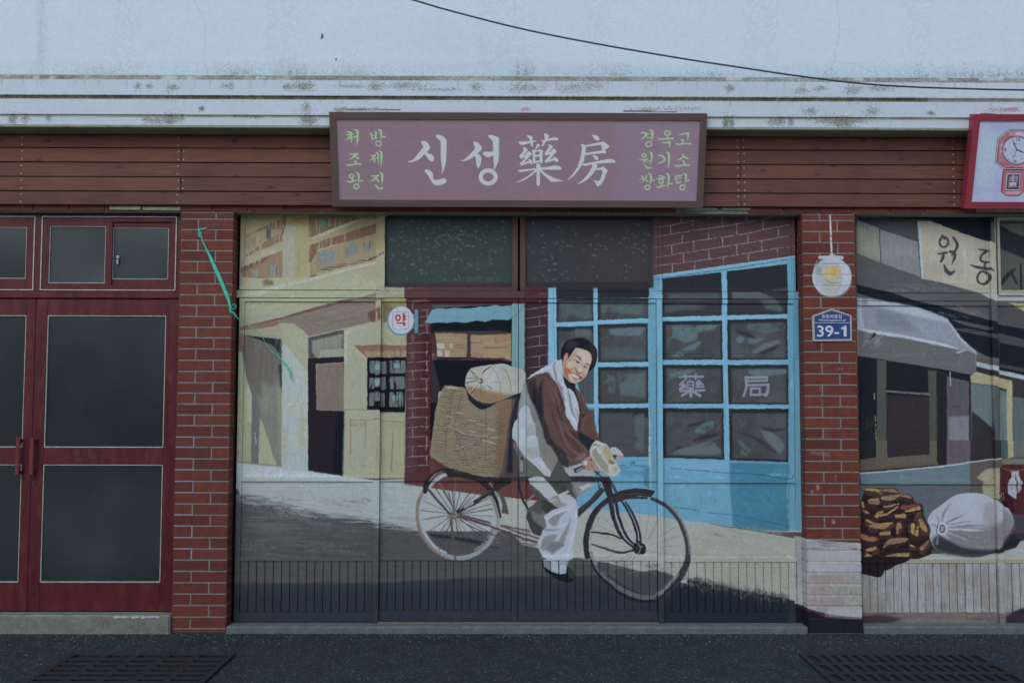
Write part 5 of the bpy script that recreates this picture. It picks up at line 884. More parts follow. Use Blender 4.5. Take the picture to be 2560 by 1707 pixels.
    ch(B, (("320,380 360,372 400,395", [18, 24, 30]), ("400,390 380,430 305,485", [26, 26, 4]), ("385,415 415,440", [12, 14]), ("415,400 470,392", [10, 18]), ("415,465 470,445", [12, 18]), ("450,335 485,355 490,420 478,500", [14, 30, 28, 5]), ((435, 547, 43, 38), 20),
           ((712, 380, 42, 32), 20), ("712,415 715,455", 22), ("570,468 640,470 798,460", [14, 22, 26]), ("635,520 700,525 755,515", [16, 20, 24]), ("745,520 748,550 738,598", [26, 24, 3]),
           ("898,398 960,390 1030,378", [14, 20, 26]), ("1025,385 1025,430 1012,490", [28, 24, 4]), ("918,470 942,490 945,530", [14, 26, 24]), ("838,540 880,550 950,538 1058,538", [12, 26, 20, 26]),
           ((364, 717, 32, 26), 20), ("290,780 350,782 415,772", [10, 18, 18]), ("380,785 372,810 348,845", [22, 22, 5]), ("400,805 460,800", [10, 16]), ("445,665 475,685 475,760 460,860", [14, 28, 28, 4]), ("370,858 395,885 425,908 465,895", [10, 22, 24, 22]),
           ("575,718 620,715 660,745 676,775", [20, 24, 26, 16]), ("676,780 630,815 560,842", [24, 20, 4]), ("700,665 735,690 738,780 720,915", [14, 32, 32, 3]),
           ("935,695 955,715 925,760 850,785", [16, 28, 24, 4]), ("945,735 985,745 1022,765", [12, 24, 22]), ("935,790 965,810 962,855", [10, 26, 24]), ("822,862 860,875 940,865 1042,858", [10, 26, 20, 28]),
           ("320,1025 350,1045 285,1095", [14, 24, 4]), ("335,1060 365,1085 315,1130", [12, 22, 3]), ("385,1020 400,1035 370,1080", [12, 22, 14]), ("385,1065 415,1105", [12, 24]), ("425,985 465,1010 465,1080 450,1155", [14, 30, 28, 4]), ("465,1090 512,1088", [12, 24]), ((412, 1195, 37, 34), 20),
           ("585,1020 640,1030", [14, 22]), ("558,1062 610,1060 672,1045", [14, 20, 26]), ((620, 1100, 34, 30), 22), ("625,1130 635,1165", 20), ("548,1180 590,1190 640,1172 700,1165", [12, 26, 18, 12]), ("695,985 730,1010 730,1100 715,1230", [14, 32, 30, 3]), ("730,1140 785,1135", [16, 26]),
           ("832,1025 880,1020 930,1012", [14, 20, 20]), ("838,1062 920,1050", [12, 18]), ("838,1030 840,1060 850,1120", [16, 16, 20]), ("850,1125 890,1122 930,1105", [20, 24, 14]), ("955,985 990,1005 992,1070 980,1150", [12, 28, 26, 5]), ("990,1100 1038,1090", [12, 24]), ((940, 1195, 37, 34), 20)))
    return S

def paint_clock_sign(O, V, w, h):
    S = Canvas(O, (1, 0, 0), V, w, h, 600, (150, 160, 180))
    po, li, ri, F, el = S.poly, S.line, S.ring, S.F, S.ell
    F(2400, 270, 6)
    po("0,0 9000,0 9000,1600 0,1600", (148, 158, 180), tex='b', amt=.05, col2=(138, 144, 178)); po("300,400 560,400 500,1200 240,1200", (146, 164, 184), soft=20, a=.8)
    k = (46, 38, 56)
    oc = [(745, 330), (1010, 330), (1180, 470), (1165, 810), (1010, 925), (680, 925), (535, 820), (575, 465)]
    po(oc, (162, 168, 184)); li(oc + [oc[0]], 9, k, sm=False)
    ic = [(757, 352), (1000, 352), (1152, 478), (1138, 800), (1000, 905), (695, 905), (560, 805), (598, 478)]
    po(ic, (150, 96, 108), tex='b', amt=.15, col2=(168, 148, 170)); li(ic + [ic[0]], 12, k, sm=False)
    for q in ("600,480 590,780", "620,500 680,430 760,380", "640,800 700,860 900,880"): li(q, [14, 34, 14], (158, 78, 72), dry=.2, dd='f')
    el(865, 640, 225, 215, (150, 158, 186)); ri(865, 640, 222, 212, 12, k); ri(865, 640, 205, 196, 5, (90, 84, 104))
    li("690,500 740,450 800,430", 8, (70, 66, 88), dry=.3, dd='f')
    for q, w in (("862,450 862,495", 9), ("882,462 895,450 908,462 905,475 882,495 912,495", 8), ("700,620 685,608 672,618 676,632 700,628 700,650 676,656", 8), ("838,778 820,790 820,815 850,815 856,800 830,795", 8), ("688,740 712,722", 7), ("728,788 745,772", 7), ("920,755 940,775", 7), ("1020,640 1050,640", 8), ("860,632 822,540 800,480", [16, 12, 5]), ("860,632 920,655 1000,690", [14, 18, 6]), ("862,632 830,700 800,765", 5)):
        li(q, w, k, sm=False)
    el(822, 545, 13, 13, k); el(862, 632, 18, 16, k); el(862, 632, 7, 6, (150, 158, 180)); li("840,545 915,543", 4, k, dry=.4, dd='f'); li("795,725 890,730", 6, k, dry=.4, dd='f')
    bx = [(655, 935), (960, 935), (960, 1260), (900, 1318), (700, 1318), (628, 1255)]
    po(bx, (152, 92, 104), tex='b', amt=.12); li(bx + [bx[0]], 10, k, sm=False); po("675,1260 940,1250 890,1295 710,1300", (168, 130, 150)); li("672,960 648,1240", [14, 20], (150, 62, 60))
    po("700,980 925,980 905,1245 685,1245", (150, 156, 172)); li("700,980 925,980 905,1245 685,1245 700,980", 7, k, sm=False); po("722,1000 905,1000 890,1225 705,1225", (54, 48, 60)); po("745,1030 885,1020 870,1200 730,1200", (110, 108, 124), tex='v', amt=.2, dry=.2)
    li("808,1010 805,1090", [20, 26], (156, 150, 160)); el(808, 1135, 62, 60, k); el(804, 1135, 54, 54, (166, 150, 172)); li("760,1110 840,1110", 22, (130, 50, 84), dry=.1, dd='f'); li("800,1180 820,1160", 18, (130, 50, 84))
    return S
# =================== stains, cracks and streaks on the rendered wall and the cornice ===================
def paint_upper():
    U = Canvas((-4.3, -.17, 3.2), (1, 0, 0), (0, 0, 1), 8.6, 1.5, 330, (158, 178, 194))
    po, li, F, el = U.poly, U.line, U.F, U.ell
    R = random.Random(11)
    F(0, 0, 1)
    po("-300,-60 2900,-60 2900,400 -300,400", (165, 179, 194), tex='b', amt=.02, col2=(161, 177, 190))
    for x, w in ((95, 22), (300, 60), (700, 80), (1250, 120), (1500, 60), (1900, 90), (2300, 70), (-120, 60), (2700, 60)):
        po([(x - w / 2, -60), (x + w / 2, -60), (x + w / 2, 182), (x - w / 2, 182)], (157, 173, 187) if w > 30 else (148, 165, 172), soft=12, a=.4)
    li("95,-60 95,182", 16, (146, 164, 170), a=.5, soft=5, dry=.1, dd='v')
    po("-300,150 2900,158 2900,196 -300,190", (150, 167, 182), soft=10, a=.6, tex='v', amt=.06)
    WP = (-4.3, -.14, 3.2); CPL = (-4.3, -.207, 3.2)
    F(0, 0, 1, WP)
    def yb(x): return 183.5 + 8 * x / 2560
    # mould above the ledge
    moss = [(78, 84, 86), (90, 98, 100), (66, 72, 72), (104, 114, 118)]
    dens = lambda x: .16 + .9 * math.exp(-((x - 590) / 60) ** 2) + 1.1 * math.exp(-((x - 730) / 45) ** 2) + .8 * math.exp(-((x - 880) / 50) ** 2) + 1.2 * math.exp(-((x - 1308) / 22) ** 2) + .7 * math.exp(-((x - 1530) / 60) ** 2) + .5 * math.exp(-((x - 1780) / 70) ** 2) + .7 * math.exp(-((x - 2075) / 15) ** 2) + .6 * math.exp(-((x - 2295) / 20) ** 2) + .9 * math.exp(-((x - 2440) / 120) ** 2) + .5 * math.exp(-((x - 260) / 60) ** 2)
    for _ in range(14000):
        x = R.uniform(-300, 2880); d = dens(x)
        if R.random() > min(1, d * .55): continue
        h = abs(R.gauss(0, 1)) * (7 + 10 * d) * (1.6 if 1290 < x < 1325 else 1); y = yb(x) - h
        r = R.uniform(.45, 1.35)
        po([(x - r, y), (x, y - r * R.uniform(.6, 1.6)), (x + r, y), (x, y + r)], R.choice(moss), a=R.uniform(.25, .75), amt=0)
    for x, d in ((730, 1), (1308, 1.6), (880, .7), (600, .7), (1540, .7), (2300, .5), (2500, 1), (2540, 1.2), (2420, .8), (1790, .5)):
        for _ in range(int(8 * d)):
            xx = x + R.gauss(0, 16); L = R.uniform(8, 30) * d; li([(xx, yb(x)), (xx + R.uniform(-1, 1), yb(x) - L)], [R.uniform(3, 7), 1], (92, 106, 106), a=.3, soft=1.5, dry=.3, dd='f')
    for x in np.arange(-280, 2880, 7.0):
        d = dens(x); hgt = R.uniform(2, 12) * (.5 + d)
        li([(x, yb(x)), (x + R.uniform(-2, 2), yb(x) - hgt)], [R.uniform(5, 11), 2], (108, 120, 124), a=min(.5, .12 + .28 * d), soft=1.2, dry=.3, dd='f')
    # two chips of lost render, cracks
    po("803,84 808,86 809,93 805,99 803,92", (62, 70, 78)); po("839,145 842,147 841,154 838,152", (66, 74, 84)); el(803, 96, 1.5, 3, (74, 82, 88))
    li("485,3 492,20 505,35 513,55 515,75 512,95 516,108 509,125 511,145 510,162 517,172 520,184", .8, (120, 140, 158), a=.9, sm=False)
    li("2092,-5 2093,15 2096,32 2099,50 2097,65 2100,78 2096,95 2094,108 2087,125 2089,138 2090,150 2082,160 2077,175 2080,190", 1.0, (120, 136, 152), sm=False, a=.8); li("2092,152 2110,158 2135,160 2155,170 2180,180 2195,190", .9, (118, 136, 152), sm=False)
    F(0, 0, 1, CPL)
    # cornice: ledge strip, three bands, stained grooves between them
    lb = lambda y: [(x, y + 8 * x / 2560) for x in np.linspace(-300, 2900, 9)]
    def band(y0, y1, col, **k): po(lb(y0) + lb(y1)[::-1], col, **k)
    band(183, 199.5, (100, 103, 100), tex='f', amt=.3, col2=(124, 129, 130)); band(199, 400, (158, 170, 186), tex='b', amt=.025, col2=(154, 167, 180))
    band(237.5, 247.5, (98, 96, 84), tex='f', amt=.4, col2=(122, 122, 112)); band(284.5, 289.5, (150, 146, 128), soft=1, a=.8, tex='b', col2=(160, 160, 156))
    for (y0, y1, n, cols) in ((183, 198, 5200, [(84, 84, 72), (100, 100, 92), (134, 138, 138), (66, 68, 62), (112, 108, 98)]), (237, 247, 3400, [(70, 70, 58), (84, 80, 62), (130, 132, 122), (56, 58, 50), (108, 98, 74)])):
        for _ in range(n):
            x = R.uniform(-300, 2880); y = R.uniform(y0, y1) + 8 * x / 2560; r = R.uniform(.5, 1.4)
            if x > 2260 and R.random() < .5 and y0 > 200: continue
            po([(x - r * 1.6, y), (x, y - r * .7), (x + r * 1.6, y), (x, y + r * .7)], R.choice(cols), a=R.uniform(.4, .9), amt=0)
    po("2320,240 2900,244 2900,256 2320,252", (158, 164, 168), a=.7, soft=1)
    for x, w in ((85, 8), (125, 8), (470, 6), (640, 4), (420, 20), (1835, 20), (2145, 12), (2360, 10), (2480, 30)): po([(x - w, 185), (x + w, 185), (x + w, 197), (x - w, 197)], (152, 160, 162), soft=2, a=.7)
    # patches of mould on the bands: x, y, rx, ry, count
    for x, y, rx, ry, n in ((760, 217, 26, 12, 260), (720, 219, 10, 8, 70), (570, 216, 18, 9, 60), (940, 218, 18, 10, 110), (880, 217, 40, 5, 80), (1010, 215, 50, 8, 200), (1090, 225, 60, 4, 90), (1190, 218, 14, 10, 80), (1310, 222, 40, 12, 180), (1430, 222, 40, 14, 120), (1480, 215, 30, 12, 80), (1825, 222, 12, 8, 80), (2000, 228, 20, 8, 60), (2130, 226, 20, 12, 130), (2200, 222, 40, 8, 130), (2050, 222, 14, 6, 60), (345, 217, 10, 8, 40), (375, 216, 8, 6, 30), (435, 220, 12, 8, 70),
                            (765, 270, 12, 14, 90), (505, 272, 7, 6, 60), (850, 275, 16, 8, 60), (905, 275, 60, 4, 120), (2025, 278, 18, 9, 90), (2180, 280, 16, 12, 90), (2325, 284, 10, 5, 50), (1620, 274, 40, 4, 60), (1700, 272, 60, 6, 50), (2500, 276, 40, 5, 90),
                            (30, 298, 12, 12, 120), (62, 297, 8, 10, 60), (120, 296, 8, 8, 40), (365, 297, 12, 10, 60), (425, 298, 18, 12, 240), (390, 300, 20, 10, 100), (770, 300, 20, 12, 260), (455, 296, 6, 8, 30), (1815, 305, 8, 13, 160), (1830, 306, 6, 13, 100), (1950, 303, 16, 12, 130), (1978, 303, 8, 10, 60), (2080, 300, 50, 10, 260), (2110, 308, 30, 12, 260), (2150, 300, 24, 6, 60), (1930, 305, 12, 8, 50), (600, 290, 30, 3, 30), (640, 292, 20, 3, 30), (1750, 296, 20, 8, 40)):
        for _ in range(int(n * 2.2)):
            xx, yy = x + R.gauss(0, rx * .6), y + R.gauss(0, ry * .6); r = R.uniform(.5, 1.4)
            po([(xx - r, yy), (xx, yy - r), (xx + r, yy), (xx, yy + r)], R.choice([(70, 76, 66), (84, 88, 80), (96, 98, 90), (58, 62, 52)]), a=R.uniform(.35, .85), amt=0)
        el(x, y, rx * .8, ry * .8, (128, 132, 128), a=.2, soft=3)
    # drips below each ledge
    for _ in range(300):
        k = R.choice((0, 0, 1, 2, 2)); x = R.uniform(-300, 2880); y = (199, 248, 286)[k] + 8 * x / 2560; L = R.uniform(4, (26, 14, 20)[k])
        li([(x, y), (x + R.uniform(-1, 1), y + L)], [R.uniform(1.5, 5), .8], R.choice([(118, 122, 116), (134, 138, 138), (128, 120, 104)]), a=R.uniform(.2, .6), soft=.6, dry=.2, dd='v')
    for q in ("422,200 420,225 424,238", "2118,208 2122,222 2117,236 2120,250 2122,262", "1818,206 1822,222 1818,236", "1430,205 1428,235"): li(q, 1, (96, 98, 100), a=.9)
    for x in (422, 580, 1640, 2276): li([(x, 200), (x + 2, 236)], .7, (126, 130, 132), a=.8)
    li("865,274 1000,276", 3, (80, 84, 78), dry=.3, dd='h'); li("1560,279 1690,280", 4, (76, 78, 66), dry=.3, dd='h'); po("1300,268 1320,266 1325,276 1302,278", (150, 140, 148), soft=1); po("2450,284 2560,282 2560,287 2450,289", (96, 70, 74), dry=.3, dd='h'); po("2505,272 2545,268 2545,280 2510,280", (140, 120, 134), dry=.3, dd='f')
    return U
# =================== helpers ===================
def lin(c):
    c = np.asarray(c, float) / 255.0
    return np.where(c <= .04045, c / 12.92, ((c + .055) / 1.055) ** 2.4)
def alb(c, k=1.0): return tuple(np.clip(lin(c) * np.array([KR, KG, KB]) * k, 0.002, .88)) + (1.0,)
def tag(o, label=None, cat=None, group=None, kind=None):
    for k, v in (('label', label), ('category', cat), ('group', group), ('kind', kind)):
        if v: o[k] = v
    return o
def empty(name, loc, label=None, cat=None, group=None, rot=None):
    o = bpy.data.objects.new(name, None); COL.objects.link(o); o.location = loc; o.empty_display_size = .1
    if rot is not None: o.rotation_euler = rot
    return tag(o, label, cat, group)
class MB:
    def __init__(s): s.bm = bmesh.new()
    def box(s, x0, x1, y0, y1, z0, z1, bev=0):
        if x1 < x0: x0, x1 = x1, x0
        if z1 < z0: z0, z1 = z1, z0
        v = [s.bm.verts.new(p) for p in ((x0, y0, z0), (x1, y0, z0), (x1, y1, z0), (x0, y1, z0), (x0, y0, z1), (x1, y0, z1), (x1, y1, z1), (x0, y1, z1))]
        fs = [s.bm.faces.new([v[i] for i in f]) for f in ((0, 1, 5, 4), (1, 2, 6, 5), (2, 3, 7, 6), (3, 0, 4, 7), (4, 5, 6, 7), (3, 2, 1, 0))]
        if bev:
            es = list({e for f in fs for e in f.edges})
            bmesh.ops.bevel(s.bm, geom=es, offset=bev, segments=1, affect='EDGES', profile=.5)
        return s
    def prism(s, pts, y0, y1):
        """outline in x,z, counter-clockwise seen from the street (-Y)"""
        a = [s.bm.verts.new((x, y0, z)) for x, z in pts]; b = [s.bm.verts.new((x, y1, z)) for x, z in pts]
        s.bm.faces.new(a); s.bm.faces.new(b[::-1]); n = len(a)
        for i in range(n): s.bm.faces.new((a[i], b[i], b[(i + 1) % n], a[(i + 1) % n]))
        return s
    def tube(s, pts, r, n=8, cap=True):
        rings = []
        pts = [Vector(p) for p in pts]; m = len(pts); rs = r if isinstance(r, (list, tuple)) else [r] * m
        for i, p in enumerate(pts):
            t = (pts[min(i + 1, m - 1)] - pts[max(i - 1, 0)]).normalized()
            u = t.cross(Vector((0, 0, 1)) if abs(t.z) < .9 else Vector((1, 0, 0))).normalized(); w = t.cross(u)
            rings.append([s.bm.verts.new(p + (u * math.cos(2 * math.pi * k / n) + w * math.sin(2 * math.pi * k / n)) * rs[i]) for k in range(n)])
        for a, b in zip(rings[:-1], rings[1:]):
            for k in range(n): s.bm.faces.new((a[k], a[(k + 1) % n], b[(k + 1) % n], b[k]))
        if cap: s.bm.faces.new(rings[0][::-1]); s.bm.faces.new(rings[-1])
        return s
    def mesh(s, name):
        bmesh.ops.recalc_face_normals(s.bm, faces=s.bm.faces)
        me = bpy.data.meshes.new(name); s.bm.to_mesh(me); s.bm.free(); return me
    def build(s, name, mat, parent=None, smooth=False):
        me = s.mesh(name); me.materials.append(mat)
        if smooth:
            for p in me.polygons: p.use_smooth = True
        o = bpy.data.objects.new(name, me); COL.objects.link(o)
        if parent is not None: o.parent = parent; o.matrix_parent_inverse = par_inv(parent)
        return o
def par_inv(p):
    """children are modelled in world coordinates: cancel the chain of parents"""
    m = Matrix.Identity(4)
    while p is not None:
        m = p.matrix_parent_inverse @ p.matrix_basis @ m if False else (p.matrix_parent_inverse @ p.matrix_basis @ m); p = p.parent
    return m.inverted()
def link_copy(o, parent, mat=None):
    c = o.copy(); COL.objects.link(c); c.parent = parent; return c

# =================== materials ===================
def newmat(name):
    m = bpy.data.materials.new(name); m.use_nodes = True; nt = m.node_tree
    return m, nt, nt.nodes, nt.links, nt.nodes["Principled BSDF"]
def pos_node(N, L, sx=1, sy=1, sz=1):
    g = N.new("ShaderNodeNewGeometry"); mp = N.new("ShaderNodeMapping"); mp.inputs['Scale'].default_value = (sx, sy, sz)
    L.new(g.outputs['Position'], mp.inputs[0]); return mp.outputs[0]
def noise_node(N, L, vec, scale, detail=4, rough=.55):
    n = N.new("ShaderNodeTexNoise"); n.inputs['Scale'].default_value = scale; n.inputs['Detail'].default_value = detail; n.inputs['Roughness'].default_value = rough
    L.new(vec, n.inputs['Vector']); return n.outputs['Fac']
def ramp(N, L, fac, stops):
    r = N.new("ShaderNodeValToRGB"); e = r.color_ramp.elements
    while len(e) < len(stops): e.new(.5)
    for i, (p, c) in enumerate(stops): e[i].position = p; e[i].color = c if len(c) == 4 else tuple(c) + (1,)
    L.new(fac, r.inputs[0]); return r.outputs[0]
def mix(N, L, fac, a, b, mode='MIX'):
    m = N.new("ShaderNodeMix"); m.data_type = 'RGBA'; m.blend_type = mode
    for i, v in ((0, fac), (6, a), (7, b)):
        if isinstance(v, (float, int)): m.inputs[i].default_value = v
        elif isinstance(v, tuple): m.inputs[i].default_value = v
        else: L.new(v, m.inputs[i])
    return m.outputs[2]
def bump(N, L, B, h, strength=.3, dist=.002):
    b = N.new("ShaderNodeBump"); b.inputs['Strength'].default_value = strength; b.inputs['Distance'].default_value = dist
    L.new(h, b.inputs['Height']); L.new(b.outputs[0], B.inputs['Normal'])
def plain(name, c, rough=.5, var=.12, scale=6, k=1.0, grime=None, bmp=.15, metal=0, spec=.5, stretch=(1, 1, 1)):
    m, nt, N, L, B = newmat(name); v = pos_node(N, L, *stretch); n = noise_node(N, L, v, scale, 5)
    a = alb(c, k); lo = tuple(x * (1 - var) for x in a[:3]); hi = tuple(min(.9, x * (1 + var)) for x in a[:3])
    col = ramp(N, L, n, [(.3, lo), (.7, hi)])
    if grime:
        g = noise_node(N, L, pos_node(N, L, 1.5, 1.5, .6), 9, 8, .7); gm = ramp(N, L, g, [(.5, (0, 0, 0)), (.72, (1, 1, 1))]); col = mix(N, L, gm, col, alb(grime))
    L.new(col, B.inputs['Base Color']); B.inputs['Roughness'].default_value = rough; B.inputs['Metallic'].default_value = metal; B.inputs['Specular IOR Level'].default_value = spec
    if bmp: bump(N, L, B, noise_node(N, L, v, scale * 12, 4), bmp, .001)
    return m

def canvas_image(name, S, k=1.0):
    a = lin(np.clip(S.rgb, 0, 255)) * np.array([KR, KG, KB]) * k; a = np.clip(a, .002, .88)
    px = np.ones((S.h, S.w, 4), np.float32); px[..., :3] = a; px[..., 3] = S.a
    im = bpy.data.images.new(name, S.w, S.h, alpha=True, float_buffer=True); im.colorspace_settings.name = 'Non-Color'; im.alpha_mode = 'CHANNEL_PACKED'
    im.pixels.foreach_set(px[::-1].ravel()); im.update(); im.pack(); return im
def canvas_uv(N, L, S, obj_local=False):
    """plane coordinates of the canvas, read from world position"""
    g = N.new("ShaderNodeNewGeometry"); s = N.new("ShaderNodeVectorMath"); s.operation = 'SUBTRACT'; s.inputs[1].default_value = tuple(S.O); L.new(g.outputs['Position'], s.inputs[0])
    c = N.new("ShaderNodeCombineXYZ")
    for i, (ax, ln) in enumerate(((S.U, S.wm), (S.V, S.hm))):
        d = N.new("ShaderNodeVectorMath"); d.operation = 'DOT_PRODUCT'; d.inputs[1].default_value = tuple(ax / ln); L.new(s.outputs[0], d.inputs[0]); L.new(d.outputs['Value'], c.inputs[i])
    return c.outputs[0]
def canvas_tex(N, L, S, im, ext='EXTEND'):
    t = N.new("ShaderNodeTexImage"); t.image = im; t.extension = ext; t.interpolation = 'Cubic'
    L.new(canvas_uv(N, L, S), t.inputs[0]); return t

MUR = paint_mural(); UPP = paint_upper()
SG = sign_frame(831, 1757.5, 282, 518); CG = sign_frame(2411, 3200, 287, 523)
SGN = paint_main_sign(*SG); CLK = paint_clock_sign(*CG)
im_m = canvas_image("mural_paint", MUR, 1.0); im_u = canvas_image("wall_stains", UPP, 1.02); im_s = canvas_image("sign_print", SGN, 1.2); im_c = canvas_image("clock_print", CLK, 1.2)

def mural_mat():
    m, nt, N, L, B = newmat("mural_paint_on_metal"); t = canvas_tex(N, L, MUR, im_m)
    v = pos_node(N, L); d = ramp(N, L, noise_node(N, L, v, 60, 6, .7), [(.25, (.96, .96, .96)), (.7, (1.03, 1.03, 1.03))])
    c = mix(N, L, 1.0, t.outputs[0], d, 'MULTIPLY')
    # scuffs near the ground
    sp = N.new("ShaderNodeSeparateXYZ"); L.new(N.new("ShaderNodeNewGeometry").outputs['Position'], sp.inputs[0])
    L.new(c, B.inputs['Base Color']); B.inputs['Roughness'].default_value = .55; B.inputs['Specular IOR Level'].default_value = .1
    bb = noise_node(N, L, v, 55, 6, .7); bump(N, L, B, bb, .12, .001); return m
def canvas_mat(name, S, im, rough=.7, ext='EXTEND', bs=.3, sc=90):
    m, nt, N, L, B = newmat(name); t = canvas_tex(N, L, S, im, ext); v = pos_node(N, L)
    d = ramp(N, L, noise_node(N, L, v, 25, 8, .7), [(.3, (.98, .98, .98)), (.7, (1.02, 1.02, 1.02))])
    L.new(mix(N, L, 1.0, t.outputs[0], d, 'MULTIPLY'), B.inputs['Base Color']); B.inputs['Roughness'].default_value = rough
    B.inputs['Specular IOR Level'].default_value = .3
    bump(N, L, B, noise_node(N, L, v, sc, 5), bs, .002); return m
def brick_mat(painted):
    m, nt, N, L, B = newmat("red_brick_painted" if painted else "red_brick")
    oi = N.new("ShaderNodeObjectInfo"); v = pos_node(N, L)
    base = ramp(N, L, oi.outputs['Random'], [(0, alb((80, 46, 43))[:3]), (.3, alb((88, 50, 45))[:3]), (.6, alb((94, 53, 47))[:3]), (.85, alb((88, 46, 42))[:3]), (1, alb((97, 56, 48))[:3])])
    n = ramp(N, L, noise_node(N, L, v, 18, 6, .65), [(.3, (.76, .77, .8)), (.7, (1.14, 1.12, 1.1))])
    c = mix(N, L, 1.0, base, n, 'MULTIPLY')
    sp = noise_node(N, L, v, 160, 2); c = mix(N, L, ramp(N, L, sp, [(.72, (0, 0, 0)), (.78, (.55, .55, .55))]), c, alb((140, 110, 104)))
    sm = noise_node(N, L, pos_node(N, L, 1, 1, .35), 7, 6, .7); c = mix(N, L, ramp(N, L, sm, [(.6, (0, 0, 0)), (.8, (.5, .5, .5))]), c, alb((66, 44, 46)))
    if painted:
        t = canvas_tex(N, L, MUR, im_m); c = mix(N, L, t.outputs[1], c, t.outputs[0])
    L.new(c, B.inputs['Base Color']); B.inputs['Roughness'].default_value = .7; B.inputs['Specular IOR Level'].default_value = .15
    bump(N, L, B, noise_node(N, L, v, 120, 6), .3, .0015); return m
def mortar_mat(painted, c0=(96, 104, 102)):
    m, nt, N, L, B = newmat("mortar_painted" if painted else "mortar"); v = pos_node(N, L)
    c = ramp(N, L, noise_node(N, L, v, 30, 8, .8), [(.28, alb((46, 52, 52))[:3]), (.45, alb(c0)[:3]), (.75, alb((112, 120, 114))[:3])])
    if painted:
        t = canvas_tex(N, L, MUR, im_m); c = mix(N, L, t.outputs[1], c, t.outputs[0])
    L.new(c, B.inputs['Base Color']); B.inputs['Roughness'].default_value = .9; bump(N, L, B, noise_node(N, L, v, 200, 4), .5, .002); return m
def wood_mat():
    m, nt, N, L, B = newmat("stained_wood"); oi = N.new("ShaderNodeObjectInfo")
    g = N.new("ShaderNodeNewGeometry"); of = N.new("ShaderNodeVectorMath"); of.operation = 'MULTIPLY_ADD'
    cx = N.new("ShaderNodeCombineXYZ"); L.new(oi.outputs['Random'], cx.inputs[0]); L.new(oi.outputs['Random'], cx.inputs[2]); of.inputs[1].default_value = (37, 11, 53)
    L.new(cx.outputs[0], of.inputs[0]); L.new(g.outputs['Position'], of.inputs[2])
    def mp(s, rot=0):
        q = N.new("ShaderNodeMapping"); q.inputs['Scale'].default_value = s; L.new(of.outputs[0], q.inputs[0]); return q.outputs[0]
    grain = noise_node(N, L, mp((2.2, 1, 60)), 2.0, 6, .65); blot = noise_node(N, L, mp((1.2, 1, 3)), 2.2, 5, .6)
    base = ramp(N, L, oi.outputs['Random'], [(0, alb((80, 55, 48))[:3]), (.5, alb((88, 59, 50))[:3]), (1, alb((96, 62, 51))[:3])])
    c = mix(N, L, 1.0, base, ramp(N, L, grain, [(.3, (.66, .66, .68)), (.65, (1.12, 1.1, 1.08))]), 'MULTIPLY'); c = mix(N, L, 1.0, c, ramp(N, L, blot, [(.3, (.78, .76, .8)), (.65, (1.12, 1.1, 1.05))]), 'MULTIPLY')
    vo = N.new("ShaderNodeTexVoronoi"); vo.inputs['Scale'].default_value = 1; L.new(mp((5.2, 1, 13)), vo.inputs['Vector'])
    kn = ramp(N, L, vo.outputs['Distance'], [(.0, (1, 1, 1)), (.09, (.8, .8, .8)), (.18, (0, 0, 0))]); c = mix(N, L, kn, c, alb((58, 34, 34)))
    L.new(c, B.inputs['Base Color']); B.inputs['Roughness'].default_value = .6; B.inputs['Specular IOR Level'].default_value = .3; bump(N, L, B, grain, .35, .0012); return m
def concrete_mat(name, c, k=1.0):
    m, nt, N, L, B = newmat(name); v = pos_node(N, L)
    c1 = tuple(x * .72 for x in alb(c, k)[:3]); c2 = tuple(min(.8, x * 1.22) for x in alb(c, k)[:3])
    cc = ramp(N, L, noise_node(N, L, v, 14, 8, .7), [(.3, c1), (.7, c2)]); s = noise_node(N, L, v, 140, 3)
    cc = mix(N, L, ramp(N, L, s, [(.34, (.75, .75, .75)), (.42, (0, 0, 0))]), cc, tuple(x * .35 for x in c1) + (1,)); cc = mix(N, L, ramp(N, L, s, [(.64, (0, 0, 0)), (.7, (.5, .5, .5))]), cc, alb((150, 158, 160)))
    L.new(cc, B.inputs['Base Color']); B.inputs['Roughness'].default_value = .92; bump(N, L, B, noise_node(N, L, v, 90, 8, .7), .7, .006); return m
def asphalt_mat():
    m, nt, N, L, B = newmat("asphalt"); v = pos_node(N, L)
    vo = N.new("ShaderNodeTexVoronoi"); vo.inputs['Scale'].default_value = 105; L.new(v, vo.inputs['Vector'])
    sep = N.new("ShaderNodeSeparateColor"); L.new(vo.outputs['Color'], sep.inputs[0])
    base = ramp(N, L, noise_node(N, L, v, 6, 6, .6), [(.25, (.012, .020, .026)), (.5, (.022, .033, .040)), (.75, (.030, .043, .050))])
    st = ramp(N, L, sep.outputs[0], [(.0, (.55, .55, .55)), (.75, (1.05, 1.05, 1.05)), (.9, (1.9, 1.9, 1.9)), (.97, (4.2, 4.2, 4.2))])
    c = mix(N, L, 1.0, base, st, 'MULTIPLY'); pt = noise_node(N, L, v, 260, 3); c = mix(N, L, ramp(N, L, pt, [(.3, (.7, .7, .7)), (.42, (0, 0, 0))]), c, (.012, .014, .018, 1))
    L.new(c, B.inputs['Base Color']); B.inputs['Roughness'].default_value = .85
    bump(N, L, B, vo.outputs['Distance'], .9, .006); return m
